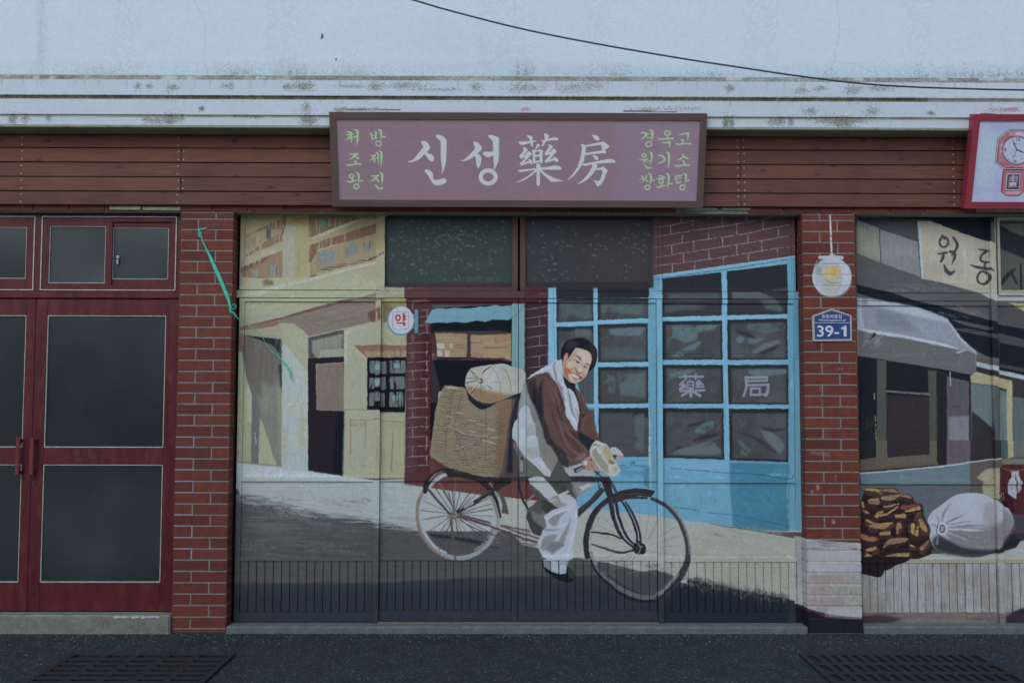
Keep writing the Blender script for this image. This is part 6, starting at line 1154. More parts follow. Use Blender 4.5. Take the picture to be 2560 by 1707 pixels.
def glass_mat(name, col, rough=.12, spec=.5, frost=0):
    m, nt, N, L, B = newmat(name); v = pos_node(N, L)
    a = alb(col); c = ramp(N, L, noise_node(N, L, v, 1.3, 2), [(.32, tuple(x * .6 for x in a[:3])), (.52, (a[0] * .95, a[1] * 1.05, a[2] * .95)), (.68, tuple(x * 1.45 for x in a[:3]))])  # broad blotches and green tint in the colour imitate blurred reflections and uneven film
    d = noise_node(N, L, v, 240, 2); c = mix(N, L, ramp(N, L, d, [(.73, (0, 0, 0)), (.8, (.25, .25, .25))]), c, alb((120, 128, 130)))
    L.new(c, B.inputs['Base Color']); B.inputs['Roughness'].default_value = rough; B.inputs['Specular IOR Level'].default_value = spec
    if frost: bump(N, L, B, noise_node(N, L, v, frost, 3), .5, .002)
    return m

m_mural = mural_mat(); m_upper = canvas_mat("painted_render", UPP, im_u, .85, 'MIRROR', .25, 60)
m_brick, m_brickp, m_mort, m_mortp = brick_mat(False), brick_mat(True), mortar_mat(False), mortar_mat(True)
m_wood = wood_mat(); m_conc = concrete_mat("concrete", (102, 107, 104)); m_conc2 = concrete_mat("worn_concrete", (84, 94, 98)); m_asph = asphalt_mat()
m_red = plain("red_painted_metal", (68, 27, 32), .42, .25, 4, grime=(88, 44, 44), bmp=.08, stretch=(3, 3, .5), spec=.3); m_red2 = plain("red_painted_handle", (88, 42, 42), .45, .15, 12, spec=.3)
m_bead = plain("glazing_putty", (140, 144, 142), .7, .25, 30); m_bead2 = plain("beige_sealant", (124, 122, 106), .8, .25, 20)
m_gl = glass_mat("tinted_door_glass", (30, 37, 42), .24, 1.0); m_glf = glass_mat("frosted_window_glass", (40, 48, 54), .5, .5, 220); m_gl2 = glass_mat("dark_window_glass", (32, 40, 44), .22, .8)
m_dark = plain("dark_interior", (20, 22, 28), .9, .1, 5, bmp=0); m_soff = plain("olive_soffit", (104, 106, 86), .8, .12, 5, grime=(82, 84, 66))
m_sf = plain("brown_sign_metal", (78, 64, 64), .4, .06, 3, bmp=.05); m_cf = plain("red_sign_metal", (116, 42, 56), .4, .12, 3, bmp=.05)
m_screw = plain("zinc_screw", (140, 140, 136), .5, .1, 50); m_cable = plain("black_cable", (44, 52, 56), .6, .1, 20, bmp=0)
m_iron = plain("cast_iron", (26, 28, 32), .7, .3, 30, bmp=.4, grime=(38, 34, 32)); m_teal = plain("teal_plastic", (44, 158, 142), .4, .15, 40, bmp=0)
m_lock = plain("tarnished_steel", (70, 60, 58), .4, .2, 30, metal=.3); m_alu = plain("grey_door_handle", (118, 126, 134), .45, .15, 30); m_plb = plain("blue_enamel", (34, 58, 108), .35, .05, 6, bmp=0); m_plw = plain("white_enamel", (168, 174, 182), .4, .03, 20, bmp=0); m_plr = plain("grey_plate_rim", (136, 140, 140), .45, .08, 20, bmp=0)
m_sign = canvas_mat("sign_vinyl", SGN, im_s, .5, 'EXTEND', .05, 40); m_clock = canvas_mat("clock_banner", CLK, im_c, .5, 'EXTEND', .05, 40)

# =================== ground ===================
ZB = 0.0
MB().box(-14, 14, -16, .6, -.3, 0.0).build("road", m_asph); tag(bpy.data.objects["road"], kind='structure')

# =================== upper wall and cornice ===================
WX = 6.2
def cz(y, Y): return Zh(1280, y + 4, Y)
o = MB().box(-WX, WX, -.14, .3, cz(183, -.2) - .03, 7.0).build("rendered_wall", m_upper)
tag(o, "pale blue-white rendered wall above the cornice, with hairline cracks and mould at its foot", "wall")
cor = empty("cornice", (0, 0, Zh(1280, 250, -.2)), "white stepped cornice with mossy grooves, running above the brown wood cladding", "cornice")
def cz(y, Y): return Zh(1280, y + 4, Y)
z1, z2, z3, z4, z5, z6 = cz(183, -.2), cz(199, -.2), cz(237.5, -.22), cz(247.5, -.2), cz(285, -.22), cz(313, -.19)
m_cor = m_upper
MB().prism([(-WX, 0), (WX, 0), (WX, 1), (-WX, 1)], 0, 1) if False else None
def strip(name, prof, par, mat):
    """profile in (y, z) swept along the facade"""
    b = MB(); A = [b.bm.verts.new((-WX, y, z)) for y, z in prof]; C = [b.bm.verts.new((WX, y, z)) for y, z in prof]; n = len(prof)
    b.bm.faces.new(A); b.bm.faces.new(C[::-1])
    for i in range(n): b.bm.faces.new((A[i], A[(i + 1) % n], C[(i + 1) % n], C[i]))
    return b.build(name, mat, par)
strip("ledge", [(-.139, z1), (-.175, z1 - .003), (-.19, z2), (-.139, z2)], cor, m_cor)
strip("band", [(-.139, z2 - .001), (-.205, z2 - .001), (-.215, z2 - .006), (-.215, z3), (-.139, z3)], cor, m_cor)
strip("groove", [(-.139, z3 - .001), (-.197, z3 - .001), (-.19, z4), (-.139, z4)], cor, m_cor)
strip("band", [(-.139, z4 - .001), (-.205, z4 - .001), (-.212, z4 - .005), (-.212, z5), (-.139, z5)], cor, m_cor)
strip("lower_band", [(-.139, z5 - .001), (-.196, z5 - .001), (-.196, z6), (-.139, z6)], cor, m_cor)
zs = z6 - .012
strip("drip_edge", [(-.12, z6 - .001), (-.194, z6 - .001), (-.192, zs), (-.12, zs)], cor, plain("grey_drip_edge", (128, 132, 128), .8, .12, 10, grime=(110, 108, 90)))
strip("soffit", [(.1, zs - .0005), (-.19, zs - .0005), (-.188, zs - .004), (.1, zs - .012)], cor, m_soff)

# =================== wood cladding ===================
WY = -.035
yl = [334, 367.5, 403.3, 439.5, 475.3, 510.5]; yr = [342, 376.6, 413, 449, 485, 518.5]
wz = [(Zh(0, a, WY) + Zh(1852, b, WY)) / 2 for a, b in zip(yl, yr)]; wz[0] = zs - .012
clad = empty("wood_cladding", (0, WY, wz[5]), "reddish brown horizontal wood cladding between the white cornice and the brick course", "cladding")
joints = {0: [1852], 1: [452, 2391], 2: [1852], 3: [452, 1851.5, 2391], 4: [1852]}
joints[1] = [452, 1852, 2391]
for r in range(5):
    xs = [-WX] + [X(j, 420, WY) for j in joints[r]] + [WX]
    for a, b in zip(xs[:-1], xs[1:]):
        d = (r * 7 % 3) * .0008
        p = MB().box(a + .0015, b - .0015, WY + d, WY + .02, wz[r + 1] + .0035, wz[r] - .0035, .0015).build("plank", m_wood, clad); p.rotation_euler = (0, ((r * 5 + len(xs) * 3 + int(a * 7)) % 5 - 2) * .00018, 0)
MB().box(-WX, WX, WY + .022, .09, wz[5] + .002, zs - .02).build("batten_wall", m_dark, clad)
sc = None
for px in (54, 445, 1845, 1860, 2383):
    for r in range(5):
        if px == 1860 and r == 0: pass
        for t in (.25, .8):
            x = X(px, 420, WY) + (r * 13 % 5 - 2) * .0012; z = wz[r] + (wz[r + 1] - wz[r]) * t
            if sc is None:
                b = MB(); b.tube([(0, 0, 0), (0, -.0022, 0)], .0048, 8); sc = b.build("screw", m_screw, clad); s_ = sc
            else: s_ = link_copy(sc, clad)
            s_.location = (x, WY + .0005, z); s_.parent = clad; s_.matrix_parent_inverse = par_inv(clad)
for r in (1, 3):
    for t in (.25, .8):
        s_ = link_copy(sc, clad); s_.matrix_parent_inverse = par_inv(clad); s_.location = (X(458.5, 420, WY), WY + .0005, wz[r] + (wz[r + 1] - wz[r]) * t)

# =================== brick course under the cladding ===================
crs = empty("brick_course", (0, 0, Zh(1280, 530, 0)), "single course of red bricks showing under the wood cladding, above the doors", "brickwork")
zc0, zc1 = (Zh(0, 527, 0) + Zh(1852, 531.5, 0)) / 2, wz[5] + .03
MB().box(-WX, WX, .012, .16, zc0 - .006, zc1).build("mortar", m_mort, crs)
x = X(-7, 520, 0) - .253 * 3
while x < WX:
    skip = X(1708, 520, 0) < x + .12 < X(1880, 520, 0)
    if not skip and x > -WX: MB().box(x + .004, x + .249, 0.0, .11, zc0, zc1 - .002, .003).build("brick", m_brick, crs)
    x += .2532
for a, c in ((1712, 1795), (1805, 1878)): MB().box(X(a, 520, 0), X(c, 520, 0), -.004, .012, zc0 + .018, zc0 + .04, .006).build("foam_sealant", m_bead2, crs)
for a, c, d0, d1 in ((274, 352, .004, .034), (356, 451, .002, .03), (2440, 2700, .012, .04)): MB().box(X(a, 520, 0), X(c, 520, 0), -.006, .03, zc0 + d0, zc0 + d1, .005).build("foam_sealant", m_bead2, crs)

# =================== brick pillars ===================
def pillar(px0, px1, joints_y, label, painted, short_left, jx):
    x0, x1 = px0, px1
    root = empty("brick_pillar", ((x0 + x1) / 2, .1, 0), label, "brick pillar", "brick pillars between the shopfronts")
    zz = joints_y
    MB().box(x0 + .006, x1 - .006, .0032, .26, -.02, zz[0] + .0).build("mortar", m_mortp if painted else m_mort, root)
    mb_, R = (m_brickp if painted else m_brick), random.Random(3 if painted else 4)
    meshes = {}
    for i in range(len(zz) - 1):
        zt, zb = zz[i] - .0046, zz[i + 1] + .0046
        sh = (i % 2 == 0) == short_left
        xj = x0 + (x1 - x0) * (jx[0] if sh else jx[1])
        for a, c in ((x0, xj - .005), (xj + .005, x1)):
            key = (round(c - a, 2),)
            if key not in meshes:
                w = c - a; mb = MB().box(-w / 2, w / 2, 0, .11, -.5, .5); me = mb.mesh("brick")
                me.materials.append(mb_)
                # bevel in true size by building at the real height
                b2 = MB().box(-w / 2, w / 2, 0, .11, -.034, .034, .0028); me2 = b2.mesh("brick"); me2.materials.append(mb_); meshes[key] = me2
            o = bpy.data.objects.new("brick", meshes[key]); COL.objects.link(o); o.parent = root; o.matrix_parent_inverse = par_inv(root)
            o.location = ((a + c) / 2, R.uniform(-.0012, .0012), (zt + zb) / 2); o.scale = ((c - a) / (key[0] if abs((c - a) - key[0]) > .02 else (c - a)), 1, (zt - zb) / .068)
        # header returning on the side of the pillar
        for (sx, side) in ((x1, 1), (x0, -1)):
            if (side == 1) == (not painted):
                key = ('r',)
                if key not in meshes:
                    me3 = MB().box(-.006, .006, -.07, .07, -.034, .034, .0028).mesh("brick"); me3.materials.append(mb_); meshes[key] = me3
                o = bpy.data.objects.new("brick", meshes[key]); COL.objects.link(o); o.parent = root; o.matrix_parent_inverse = par_inv(root)
                o.location = (sx - side * .0065, .183, (zt + zb) / 2); o.scale = (1, 1, (zt - zb) / .068)
    return root
ylz = [531.0] + [500 + v / 2.529 for v in (120, 187, 253, 320, 388, 458, 528, 597, 665, 735, 803, 870, 940, 1012, 1082, 1153, 1220, 1288, 1358, 1425, 1497)] + [1100 + v / 2.583 for v in (45, 120, 190, 265, 338, 410, 482, 553, 628, 700, 772, 845, 918, 992, 1065, 1140, 1215)]
ylz[0] = 521
zl = [Zh(510, y, 0) for y in ylz]; zl[0] = zc0 - .008
LP0, LP1 = X(440, 1050, 0), X(575, 1050, 0)
lp = pillar(LP0, LP1, zl, "left red brick pillar beside the red glass door, with pale mortar patches and a teal ribbon tied to it", False, False, (.335, .665))
yrz = [520 + 38 / 4] + [500 + v / 2.6133 for v in (133, 205, 277, 348, 420, 492, 563, 633, 705, 775, 850, 920, 990, 1062, 1135, 1207, 1278, 1350, 1420, 1490, 1560)] + [1100 + v / 2.583 for v in (62, 135, 205, 277, 350, 422, 492, 568, 640, 712, 785, 855, 928, 1002, 1072, 1147)]
zr = [Zh(2070, y, 0) for y in yrz]; zr[0] = zc0 - .008
RP0, RP1 = X(2012, 1050, 0), X(2147, 1050, 0)
rp = pillar(RP0, RP1, zr, "right red brick pillar with a painted globe lamp, blue number plate and whitewashed foot", True, True, (.335, .665))
MB().box(RP0 + .004, RP0 + .254, -.004, .1, .006, zr[-1] - .004, .003).build("plinth_brick", m_brickp, rp); MB().box(RP0 + .262, RP1 + .004, -.004, .1, .006, zr[-1] - .004, .003).build("plinth_brick", m_brickp, rp)
MB().box(LP0 + .004, LP1 - .004, -.001, .1, 0.002, zl[-1] - .004, .002).build("plinth_brick", m_brick, lp)
# newer, whiter pointing on the left edge of the left pillar
b = MB()
xj = LP0 + (LP1 - LP0) * .335
for i in range(21, 32):
    if i == 27: continue
    b.box(LP0 + .001, xj + .004, .001, .012, zl[i] - .004, zl[i] + .0045)
    if ((i % 2 == 0) == False) and i not in (23, 25): b.box(xj - .0045, xj + .0045, .0015, .012, zl[i + 1] + .004, zl[i] - .004)
b.build("fresh_pointing", plain("white_pointing", (112, 120, 134), .85, .12, 30), lp)

EXL, EXR = X(-262, 1000, .07), X(2853, 1200, .11)
# =================== steps, sills ===================
o = MB().box(EXL, LP0 - .002, -.03, .3, -.02, Zh(200, 1529, .07) - .002, .012).build("door_step", m_conc); tag(o, "grey concrete step under the red glass doors, its edge chipped and patched", "step")
zsil = Zh(1280, 1557, .1)
o = MB().box(LP1 + .002, RP0 - .002, -.015, .32, -.02, zsil, .008).build("door_sill", m_conc2); tag(o, "long low concrete sill under the painted shutters between the two brick pillars", "sill")
o = MB().box(RP1 + .006, EXR, -.015, .32, -.02, zsil + .002, .008).build("door_sill", m_conc2); tag(o, "short concrete sill under the painted shutters right of the right brick pillar", "sill")
for a, c in ((-WX, EXL - .002), (EXR + .002, WX)):
    o = MB().box(a, c, -.01, .32, -.02, zc0 - .008).build('side_wall', plain('grey_side_render', (120, 124, 122), .9, .12, 3, grime=(96, 98, 94))); tag(o, kind='structure')
# the dark rooms behind the shutters
o = MB().box(-WX, WX, .33, .36, 0, 4).build("back_wall", m_dark); tag(o, kind='structure')

# =================== painted metal shutters ===================
DY = DOOR_Y
def shutter(name, label, xl, xr, zt, zb, ztr, zr1, zr2, zr3, stL=0, stR=0, n=15, grp="painted folding metal doors"):
    """x edges (m); zt top, zb bottom, ztr under the top rail, zr1 (top, bottom) of upper rail ..."""
    root = empty(name, ((xl + xr) / 2, DY, zb), label, "metal door", grp)
    g = .0015; a, c = xl + g, xr - g
    if stL: MB().box(a, a + stL, DY, DY + .035, zb, zt, .001).build("stile", m_mural, root)
    if stR: MB().box(c - stR, c, DY, DY + .035, zb, zt, .001).build("stile", m_mural, root)
    i0, i1 = a + stL + (.0004 if stL else 0), c - stR - (.0004 if stR else 0)
    for (p, q) in ((zt, ztr), zr1, zr2, (zr3, zb)): MB().box(i0, i1, DY + .0012, DY + .034, q, p, .001).build("rail", m_mural, root)
    for (p, q) in ((ztr, zr1[0]), (zr1[1], zr2[0])): MB().box(i0, i1, DY + .0135, DY + .03, q + .0004, p - .0004).build("panel", m_mural, root)
    MB().box(i0, i1, DY + .019, DY + .03, zr3 + .0004, zr2[1] - .0004).build("backing", m_mural, root)
    w = (i1 - i0) / n
    me = MB().box(-w / 2 + .0032, w / 2 - .0032, 0, .016, zr3 + .001, zr2[1] - .001, .0012).mesh("slat"); me.materials.append(m_mural)
    for k in range(n):
        o = bpy.data.objects.new("slat", me); COL.objects.link(o); o.parent = root; o.matrix_parent_inverse = par_inv(root); o.location = (i0 + w * (k + .5), DY + .0065, 0)
    return root
def dz(y): return Zh(1280, y, DY)
def dx(x, y=1200): return X(x, y, DY)
sh = {}
L1 = shutter("metal_door", "leftmost painted shutter leaf, with cream houses and a dark doorway", dx(590), dx(935), dz(747), dz(1555), dz(755), (dz(1192), dz(1204)), (dz(1391), dz(1403)), dz(1529.5), stL=dx(603) - dx(590), n=16)
L2 = shutter("metal_door", "painted shutter leaf with the bicycle's rear wheel, straw bale and shop shelves", dx(949), dx(1295), dz(747), dz(1552), dz(755), (dz(1191.5), dz(1203)), (dz(1390), dz(1401)), dz(1526), stR=dx(1295) - dx(1280), n=16)
L3 = shutter("metal_door", "painted shutter leaf with the smiling cyclist in brown jacket and white scarf", dx(1295.6), dx(1643), dz(747), dz(1552), dz(756), (dz(1190.5), dz(1202.5)), (dz(1390), dz(1401)), dz(1525), stL=dx(1314) - dx(1295.6), n=16)
L4 = shutter("metal_door", "painted shutter leaf with the big blue window and two grey characters, beside the right pillar", dx(1657), dx(2003), dz(747), dz(1556), dz(757), (dz(1193), dz(1206)), (dz(1393), dz(1404)), dz(1529.5), stR=dx(2001) - dx(1988), n=16)
R1_ = shutter("metal_door", "painted shutter leaf with firewood and a tied white sack, right of the right pillar", dx(2150), dx(2487), dz(750), dz(1557), dz(761), (dz(1199), dz(1208.5)), (dz(1396), dz(1406)), dz(1531), n=17)
R2_ = shutter("metal_door", "painted shutter leaf with a dark red jar, at the right edge of the picture", dx(2503), dx(2850), dz(750), dz(1557), dz(761), (dz(1199), dz(1208.5)), (dz(1396), dz(1406)), dz(1531), n=17)
# fixed frame of the shutters
fr = empty("shutter_frame", (0, DY, zsil), "painted metal frame holding the four shutter leaves, transom panels and dark windows between the pillars", "door frame")
MB().box(dx(935), dx(949), DY - .02, DY + .05, zsil, dz(747) - .001, .001).build("post", m_mural, fr); MB().box(dx(1643.6), dx(1657), DY - .02, DY + .05, zsil, dz(747) - .001, .001).build("post", m_mural, fr)
MB().box(LP1 - .0, dx(2006, 1000), DY - .003, DY + .06, dz(745.5), dz(727.5), .001).build("head_rail", m_mural, fr)
MB().box(LP1, dx(2006), DY + .062, DY + .07, zsil, zc0).build("backing", m_dark, fr)
b = MB(); b.box(dx(949), dx(1643), DY - .02, DY + .05, zsil, zsil + .006); b.box(dx(949), dx(1643), DY - .02, DY - .017, zsil + .006, zsil + .012); b.build("sliding_track", plain("worn_aluminium", (88, 88, 86), .5, .2, 20), fr)
fr2 = empty("shutter_frame", (dx(2495), DY, zsil), "painted metal frame of the right-hand shopfront, around the cream sign with dark characters", "door frame")
MB().box(dx(2487.4), dx(2502.6), DY - .018, DY + .05, zsil, zc0 - .012, .001).build("post", m_mural, fr2)
MB().box(RP1 - .0, dx(2487.2), DY - .003, DY + .06, dz(749), dz(730), .001).build("head_rail", m_mural, fr2)
MB().box(dx(2502.8), EXR, DY - .003, DY + .06, dz(749), dz(736), .001).build("head_rail", m_mural, fr2)
MB().box(RP1, EXR, DY + .062, DY + .07, zsil, zc0).build("backing", m_dark, fr2)
def transom(label, xl, xr, yt, yb, ixl, ixr, iyt, iyb):
    root = empty("transom_panel", ((xl + xr) / 2, DY, dz(yb)), label, "panel", "painted panels above the shutters")
    zt, zb, a, c, p, q = min(dz(yt), zc0 - .006), dz(yb), ixl, ixr, dz(iyt), dz(iyb)
    b = MB(); b.box(xl, xr, DY + .002, DY + .04, p, zt); b.box(xl, xr, DY + .002, DY + .04, zb, q); b.box(xl, a, DY + .0026, DY + .04, q, p); b.box(c, xr, DY + .0026, DY + .04, q, p); b.build("frame", m_mural, root)
    MB().box(a, c, DY + .015, DY + .03, q, p).build("panel", m_mural, root)
    return root
transom("cream painted transom panel of houses, top left beside the brick pillar", dx(600, 630), dx(947, 630), 531, 725.5, dx(610.5, 630), dx(938.5, 630), 541.5, 698)
transom("painted transom panel of dark red brickwork, top right beside the brick pillar", dx(1645, 630), dx(1988, 630), 532, 726, dx(1654.5, 630), dx(1979, 630), 546, 701)
transom("painted transom panel with the cream sign and dark characters, right shopfront", dx(2140, 630), dx(2474, 630), 534, 728.5, dx(2149, 630), dx(2466, 630), 546, 706)
MB().box(dx(947.3, 630), dx(963, 630), DY - .004, DY + .045, dz(727.3), zc0 - .006, .001).build("post", m_mural, fr); MB().box(dx(1632.5, 630), dx(1644.8, 630), DY - .004, DY + .045, dz(727.3), zc0 - .006, .001).build("post", m_mural, fr)
m_mg, nt, N, L, B = newmat("painted_glass"); t = canvas_tex(N, L, MUR, im_m); L.new(t.outputs[0], B.inputs['Base Color']); B.inputs['Roughness'].default_value = .35; B.inputs['Specular IOR Level'].default_value = .2; bump(N, L, B, noise_node(N, L, pos_node(N, L), 120, 3), .25, .002)
def pwin(label, xl, xr, yt, yb, fx0, fx1, ftop, fbot, Y0=0.0, grp="small windows over the shutters"):
    root = empty("transom_window", ((xl + xr) / 2, DY, dz(fbot)), label, "window", grp)
    a, c, p, q = xl, xr, dz(yt), dz(yb); zt, zb = min(dz(ftop), zc0 - .006), dz(fbot)
    b = MB(); b.box(fx0, fx1, DY + Y0 + .004, DY + .045, p, zt, .0015); b.box(fx0, fx1, DY + Y0 + .004, DY + .045, zb, q, .0015)
    if a - fx0 > .002: b.box(fx0, a, DY + Y0 + .005, DY + .045, q, p)
    if fx1 - c > .002: b.box(c, fx1, DY + Y0 + .005, DY + .045, q, p)
    b.build("frame", m_mural, root); MB().box(a, c, DY + .026, DY + .032, q, p).build("pane", m_mg, root); return root
pwin("dark green scratched transom window under the left half of the main sign", dx(963.2, 630), dx(1281, 630), 543, 716, dx(963.2, 630), dx(1294.5, 630), 531, 727)
pwin("dark brown scratched transom window under the right half of the main sign", dx(1313.5, 630), dx(1632.3, 630), 545, 717, dx(1300, 630), dx(1632.3, 630), 531, 727)
pwin("cream framed window above the shutters at the right edge of the picture", dx(2498, 630), dx(2640, 630), 551, 724, dx(2485, 630) + .02, dx(2655, 630), 539, 735.5, -.022)
# latch bar on the central leaf, padlock on the right-hand shopfront
h = MB(); h.box(dx(1300.5), dx(1308), DY - .012, DY + .001, dz(1180), dz(1150), .002); h.build("handle", m_alu, L3); MB().box(dx(1301.5), dx(1307), DY - .008, DY + .001, dz(1148.5), dz(1141), .001).build("keyhole_plate", m_lock, L3)
pdl = empty("padlock", (dx(2501), DY - .03, dz(1240)), "small steel padlock on a hasp, hanging on the post by the white painted sack", "padlock")
b = MB(); b.box(dx(2494), dx(2505), DY - .022, DY - .0105, dz(1232), dz(1227), .001); b.build("hasp", m_lock, pdl)
b = MB(); b.tube([(dx(2498), DY - .026, dz(1238)), (dx(2498), DY - .026, dz(1231)), (dx(2500), DY - .026, dz(1228)), (dx(2503), DY - .026, dz(1231)), (dx(2503), DY - .026, dz(1238))], .0022, 6); b.build("shackle", m_alu, pdl, True)
MB().box(dx(2496), dx(2505.5), DY - .036, DY - .016, dz(1249), dz(1238), .002).build("lock_body", m_lock, pdl)

# =================== red entrance on the left ===================
LY = .07
def lx(x, y=1000): return X(x, y, LY)
def lz(y): return Zh(250, y, LY)
ent = empty("entrance_frame", (lx(200), LY, lz(1528)), "dark red metal frame around the glass doors and the small windows above them", "door frame")
MB().box(lx(419.5), LP0 - .004, LY - .004, LY + .06, lz(1527), lz(747.5) - .0, .0015).build("jamb", m_red, ent)
MB().box(EXL, LP0 - .004, LY - .006, LY + .06, lz(745), lz(728), .0015).build("head_rail", m_red, ent)
MB().box(EXL, LP0 - .004, LY - .004, LY + .06, lz(539), lz(533), .0015).build("top_rail", m_red, ent)
MB().box(lx(88.5, 630), lx(101.5, 630), LY - .005, LY + .06, lz(727.8), lz(539.3), .001).build("mullion", m_red, ent); MB().box(lx(443, 630), LP0 - .004, LY - .005, LY + .06, lz(727.8), lz(539.3), .001).build("jamb", m_red, ent)
MB().box(EXL, LP0 - .002, LY - .012, LY + .05, lz(532.6), lz(529), .001).build("sealant_bead", m_bead2, ent)
MB().box(EXL, LP0, LY + .09, LY + .1, .05, zc0).build("backing", m_dark, ent)
def ring4(b, xa, xb, za, zb_, w, y0, y1, bev=0):
    b.box(xa, xb, y0, y1, zb_ - w, zb_, bev); b.box(xa, xb, y0, y1, za, za + w, bev); b.box(xa, xa + w, y0 + .0004, y1, za + w, zb_ - w, bev); b.box(xb - w, xb, y0 + .0004, y1, za + w, zb_ - w, bev)
def red_window(label, xl, xr, sashes, clip=None):
    root = empty("sliding_window", ((xl + xr) / 2, LY, lz(726)), label, "window", "small red windows above the glass doors")
    b = MB(); ring4(b, xl, xr, lz(726.5), lz(541), .0075, LY - .008, LY + .004); b.build("sealant_bead", m_bead, root)
    b = MB(); ring4(b, xl + .008, xr - .008, lz(723.5), lz(544), .03, LY + .001, LY + .05, .001); b.build("frame", m_red, root)
    for i, (sx0, sx1, px0, px1, pt, pb, y, frost) in enumerate(sashes):
        zt, zb = lz(551), lz(717)
        b = MB(); b.box(sx0, sx1, y, y + .022, lz(pt), zt, .001); b.box(sx0, sx1, y, y + .022, zb, lz(pb), .001); b.box(sx0, px0, y + .0005, y + .022, lz(pb), lz(pt)); b.box(px1, sx1, y + .0005, y + .022, lz(pb), lz(pt))
        s_ = b.build("sash", m_red, root)
        b = MB(); ring4(b, px0, px1, lz(pb), lz(pt), .005, y + .004, y + .02); b.build("glazing_bead", m_bead, s_)
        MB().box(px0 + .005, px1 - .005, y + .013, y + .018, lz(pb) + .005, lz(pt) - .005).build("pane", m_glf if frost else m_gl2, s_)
    return root
rw = red_window("red framed sliding window above the right glass door, frosted left pane and a small white catch", lx(103, 630), lx(441.5, 630),
           [(lx(112, 630), lx(279, 630), lx(122, 630), lx(263, 630), 565, 708, LY + .003, True), (lx(272, 630), lx(432, 630), lx(279, 630), lx(419, 630), 568, 697, LY + .018, False)])
b = MB(); b.box(lx(289, 640), lx(296, 640), LY + .012, LY + .03, lz(646), lz(638), .003); b.box(lx(289.5, 640), lx(294.5, 640), LY + .01, LY + .024, lz(660), lz(648), .003); b.build("catch", m_plr, rw)
red_window("red framed window above the left glass door, cut by the left edge of the picture", lx(-252, 630), lx(87, 630),
           [(lx(-240, 630), lx(-86, 630), lx(-230, 630), lx(-100, 630), 568, 697, LY + .018, False), (lx(-92, 630), lx(78, 630), lx(-84, 630), lx(65, 630), 568, 697, LY + .003, False)])
def leaf(label, xl, xr, gx0, gx1, hside):
    root = empty("glass_door", ((xl + xr) / 2, LY, lz(1527)), label, "door", "red glass door leaves")
    zt, zb, a, c = lz(747.5), lz(1527), xl, xr
    for s0, s1 in ((a, gx0), (gx1, c)): MB().box(s0, s1, LY + .004, LY + .042, zb, zt, .002).build("stile", m_red, root)
    for yt, yb in ((747.5, 788), (1118.5, 1161), (1456, 1527)): MB().box(gx0 + .0003, gx1 - .0003, LY + .006, LY + .04, lz(yb), lz(yt), .002).build("rail", m_red, root)
    for yt, yb in ((788, 1118.5), (1161, 1456)):
        b = MB(); ring4(b, gx0, gx1, lz(yb), lz(yt), .0065, LY + .009, LY + .03); b.build("glazing_bead", m_bead, root)
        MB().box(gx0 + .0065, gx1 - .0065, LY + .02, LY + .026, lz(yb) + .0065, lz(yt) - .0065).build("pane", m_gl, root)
    hx0, hx1 = hside
    h = MB().box(hx0, hx1, LY - .045, LY - .03, lz(1187), lz(1093), .004).build("handle", m_red2, root)
    b = MB()
    for y in (1101, 1180): b.box(hx0 + .004, hx1 - .004, LY - .031, LY + .006, lz(y + 4), lz(y - 4), .002)
    b.build("bracket", m_red2, h)
    return root
dl = leaf("left red glass door leaf, mostly cut by the left edge of the picture", lx(-256), lx(82), lx(-226), lx(58.5), (lx(50), lx(60)))
dr = leaf("right red glass door leaf, with a handle, a keyhole and two tall panes", lx(83), lx(419), lx(111.5), lx(410), (lx(84.5), lx(95)))
b = MB(); b.tube([(lx(90), LY + .006, lz(1210)), (lx(90), LY - .003, lz(1210))], .012, 14); b.build("lock_cylinder", m_lock, dr); MB().box(lx(88.9), lx(91.1), LY - .0045, LY - .0028, lz(1212), lz(1208)).build("keyhole", m_dark, dr)

# =================== signboards ===================
def signboard(name, label, G, S, mface, mframe, wtop, fw=.047, depth=.065):
    O, V, w, h = G
    root = empty(name, tuple(O + np.array([w / 2, 0, 0])), label, "shop sign")
    N_ = Vector(np.cross(np.array([1, 0, 0]), V)); Vv = Vector(V); Ov = Vector(O)   # N_ points to the street
    if N_.y > 0: N_ = -N_
    def P(u, v, d): return Ov + Vector((u, 0, 0)) + Vv * v - N_ * d
    def solid(pts, d0, d1, nm, mat):
        b = MB(); A = [b.bm.verts.new(P(u, v, d0)) for u, v in pts]; C = [b.bm.verts.new(P(u, v, d1)) for u, v in pts]; n = len(pts)
        b.bm.faces.new(A); b.bm.faces.new(C[::-1])
        for i in range(n): b.bm.faces.new((A[i], C[i], C[(i + 1) % n], A[(i + 1) % n]))
        return b.build(nm, mat, root)
    g = .0006
    solid([(0, 0), (w, 0), (w - fw, fw - g), (fw, fw - g)], 0, depth, "bottom_frame", mframe); solid([(0, h), (fw, h - fw + g), (w - fw, h - fw + g), (w, h)], 0, depth, "top_frame", mframe)
    solid([(0, 0), (fw - g, fw), (fw - g, h - fw), (0, h)], .0004, depth, "side_frame", mframe); solid([(w, 0), (w, h), (w - fw + g, h - fw), (w - fw + g, fw)], .0004, depth, "side_frame", mframe)
    f = solid([(fw - .004, fw - .004), (w - fw + .004, fw - .004), (w - fw + .004, h - fw + .004), (fw - .004, h - fw + .004)], .009, depth - .006, "face", mface)
    return root
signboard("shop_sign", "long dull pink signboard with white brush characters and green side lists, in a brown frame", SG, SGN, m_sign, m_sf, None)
signboard("shop_sign", "red framed signboard with a drawn pendulum clock, cut by the right picture edge", CG, CLK, m_clock, m_cf, None)

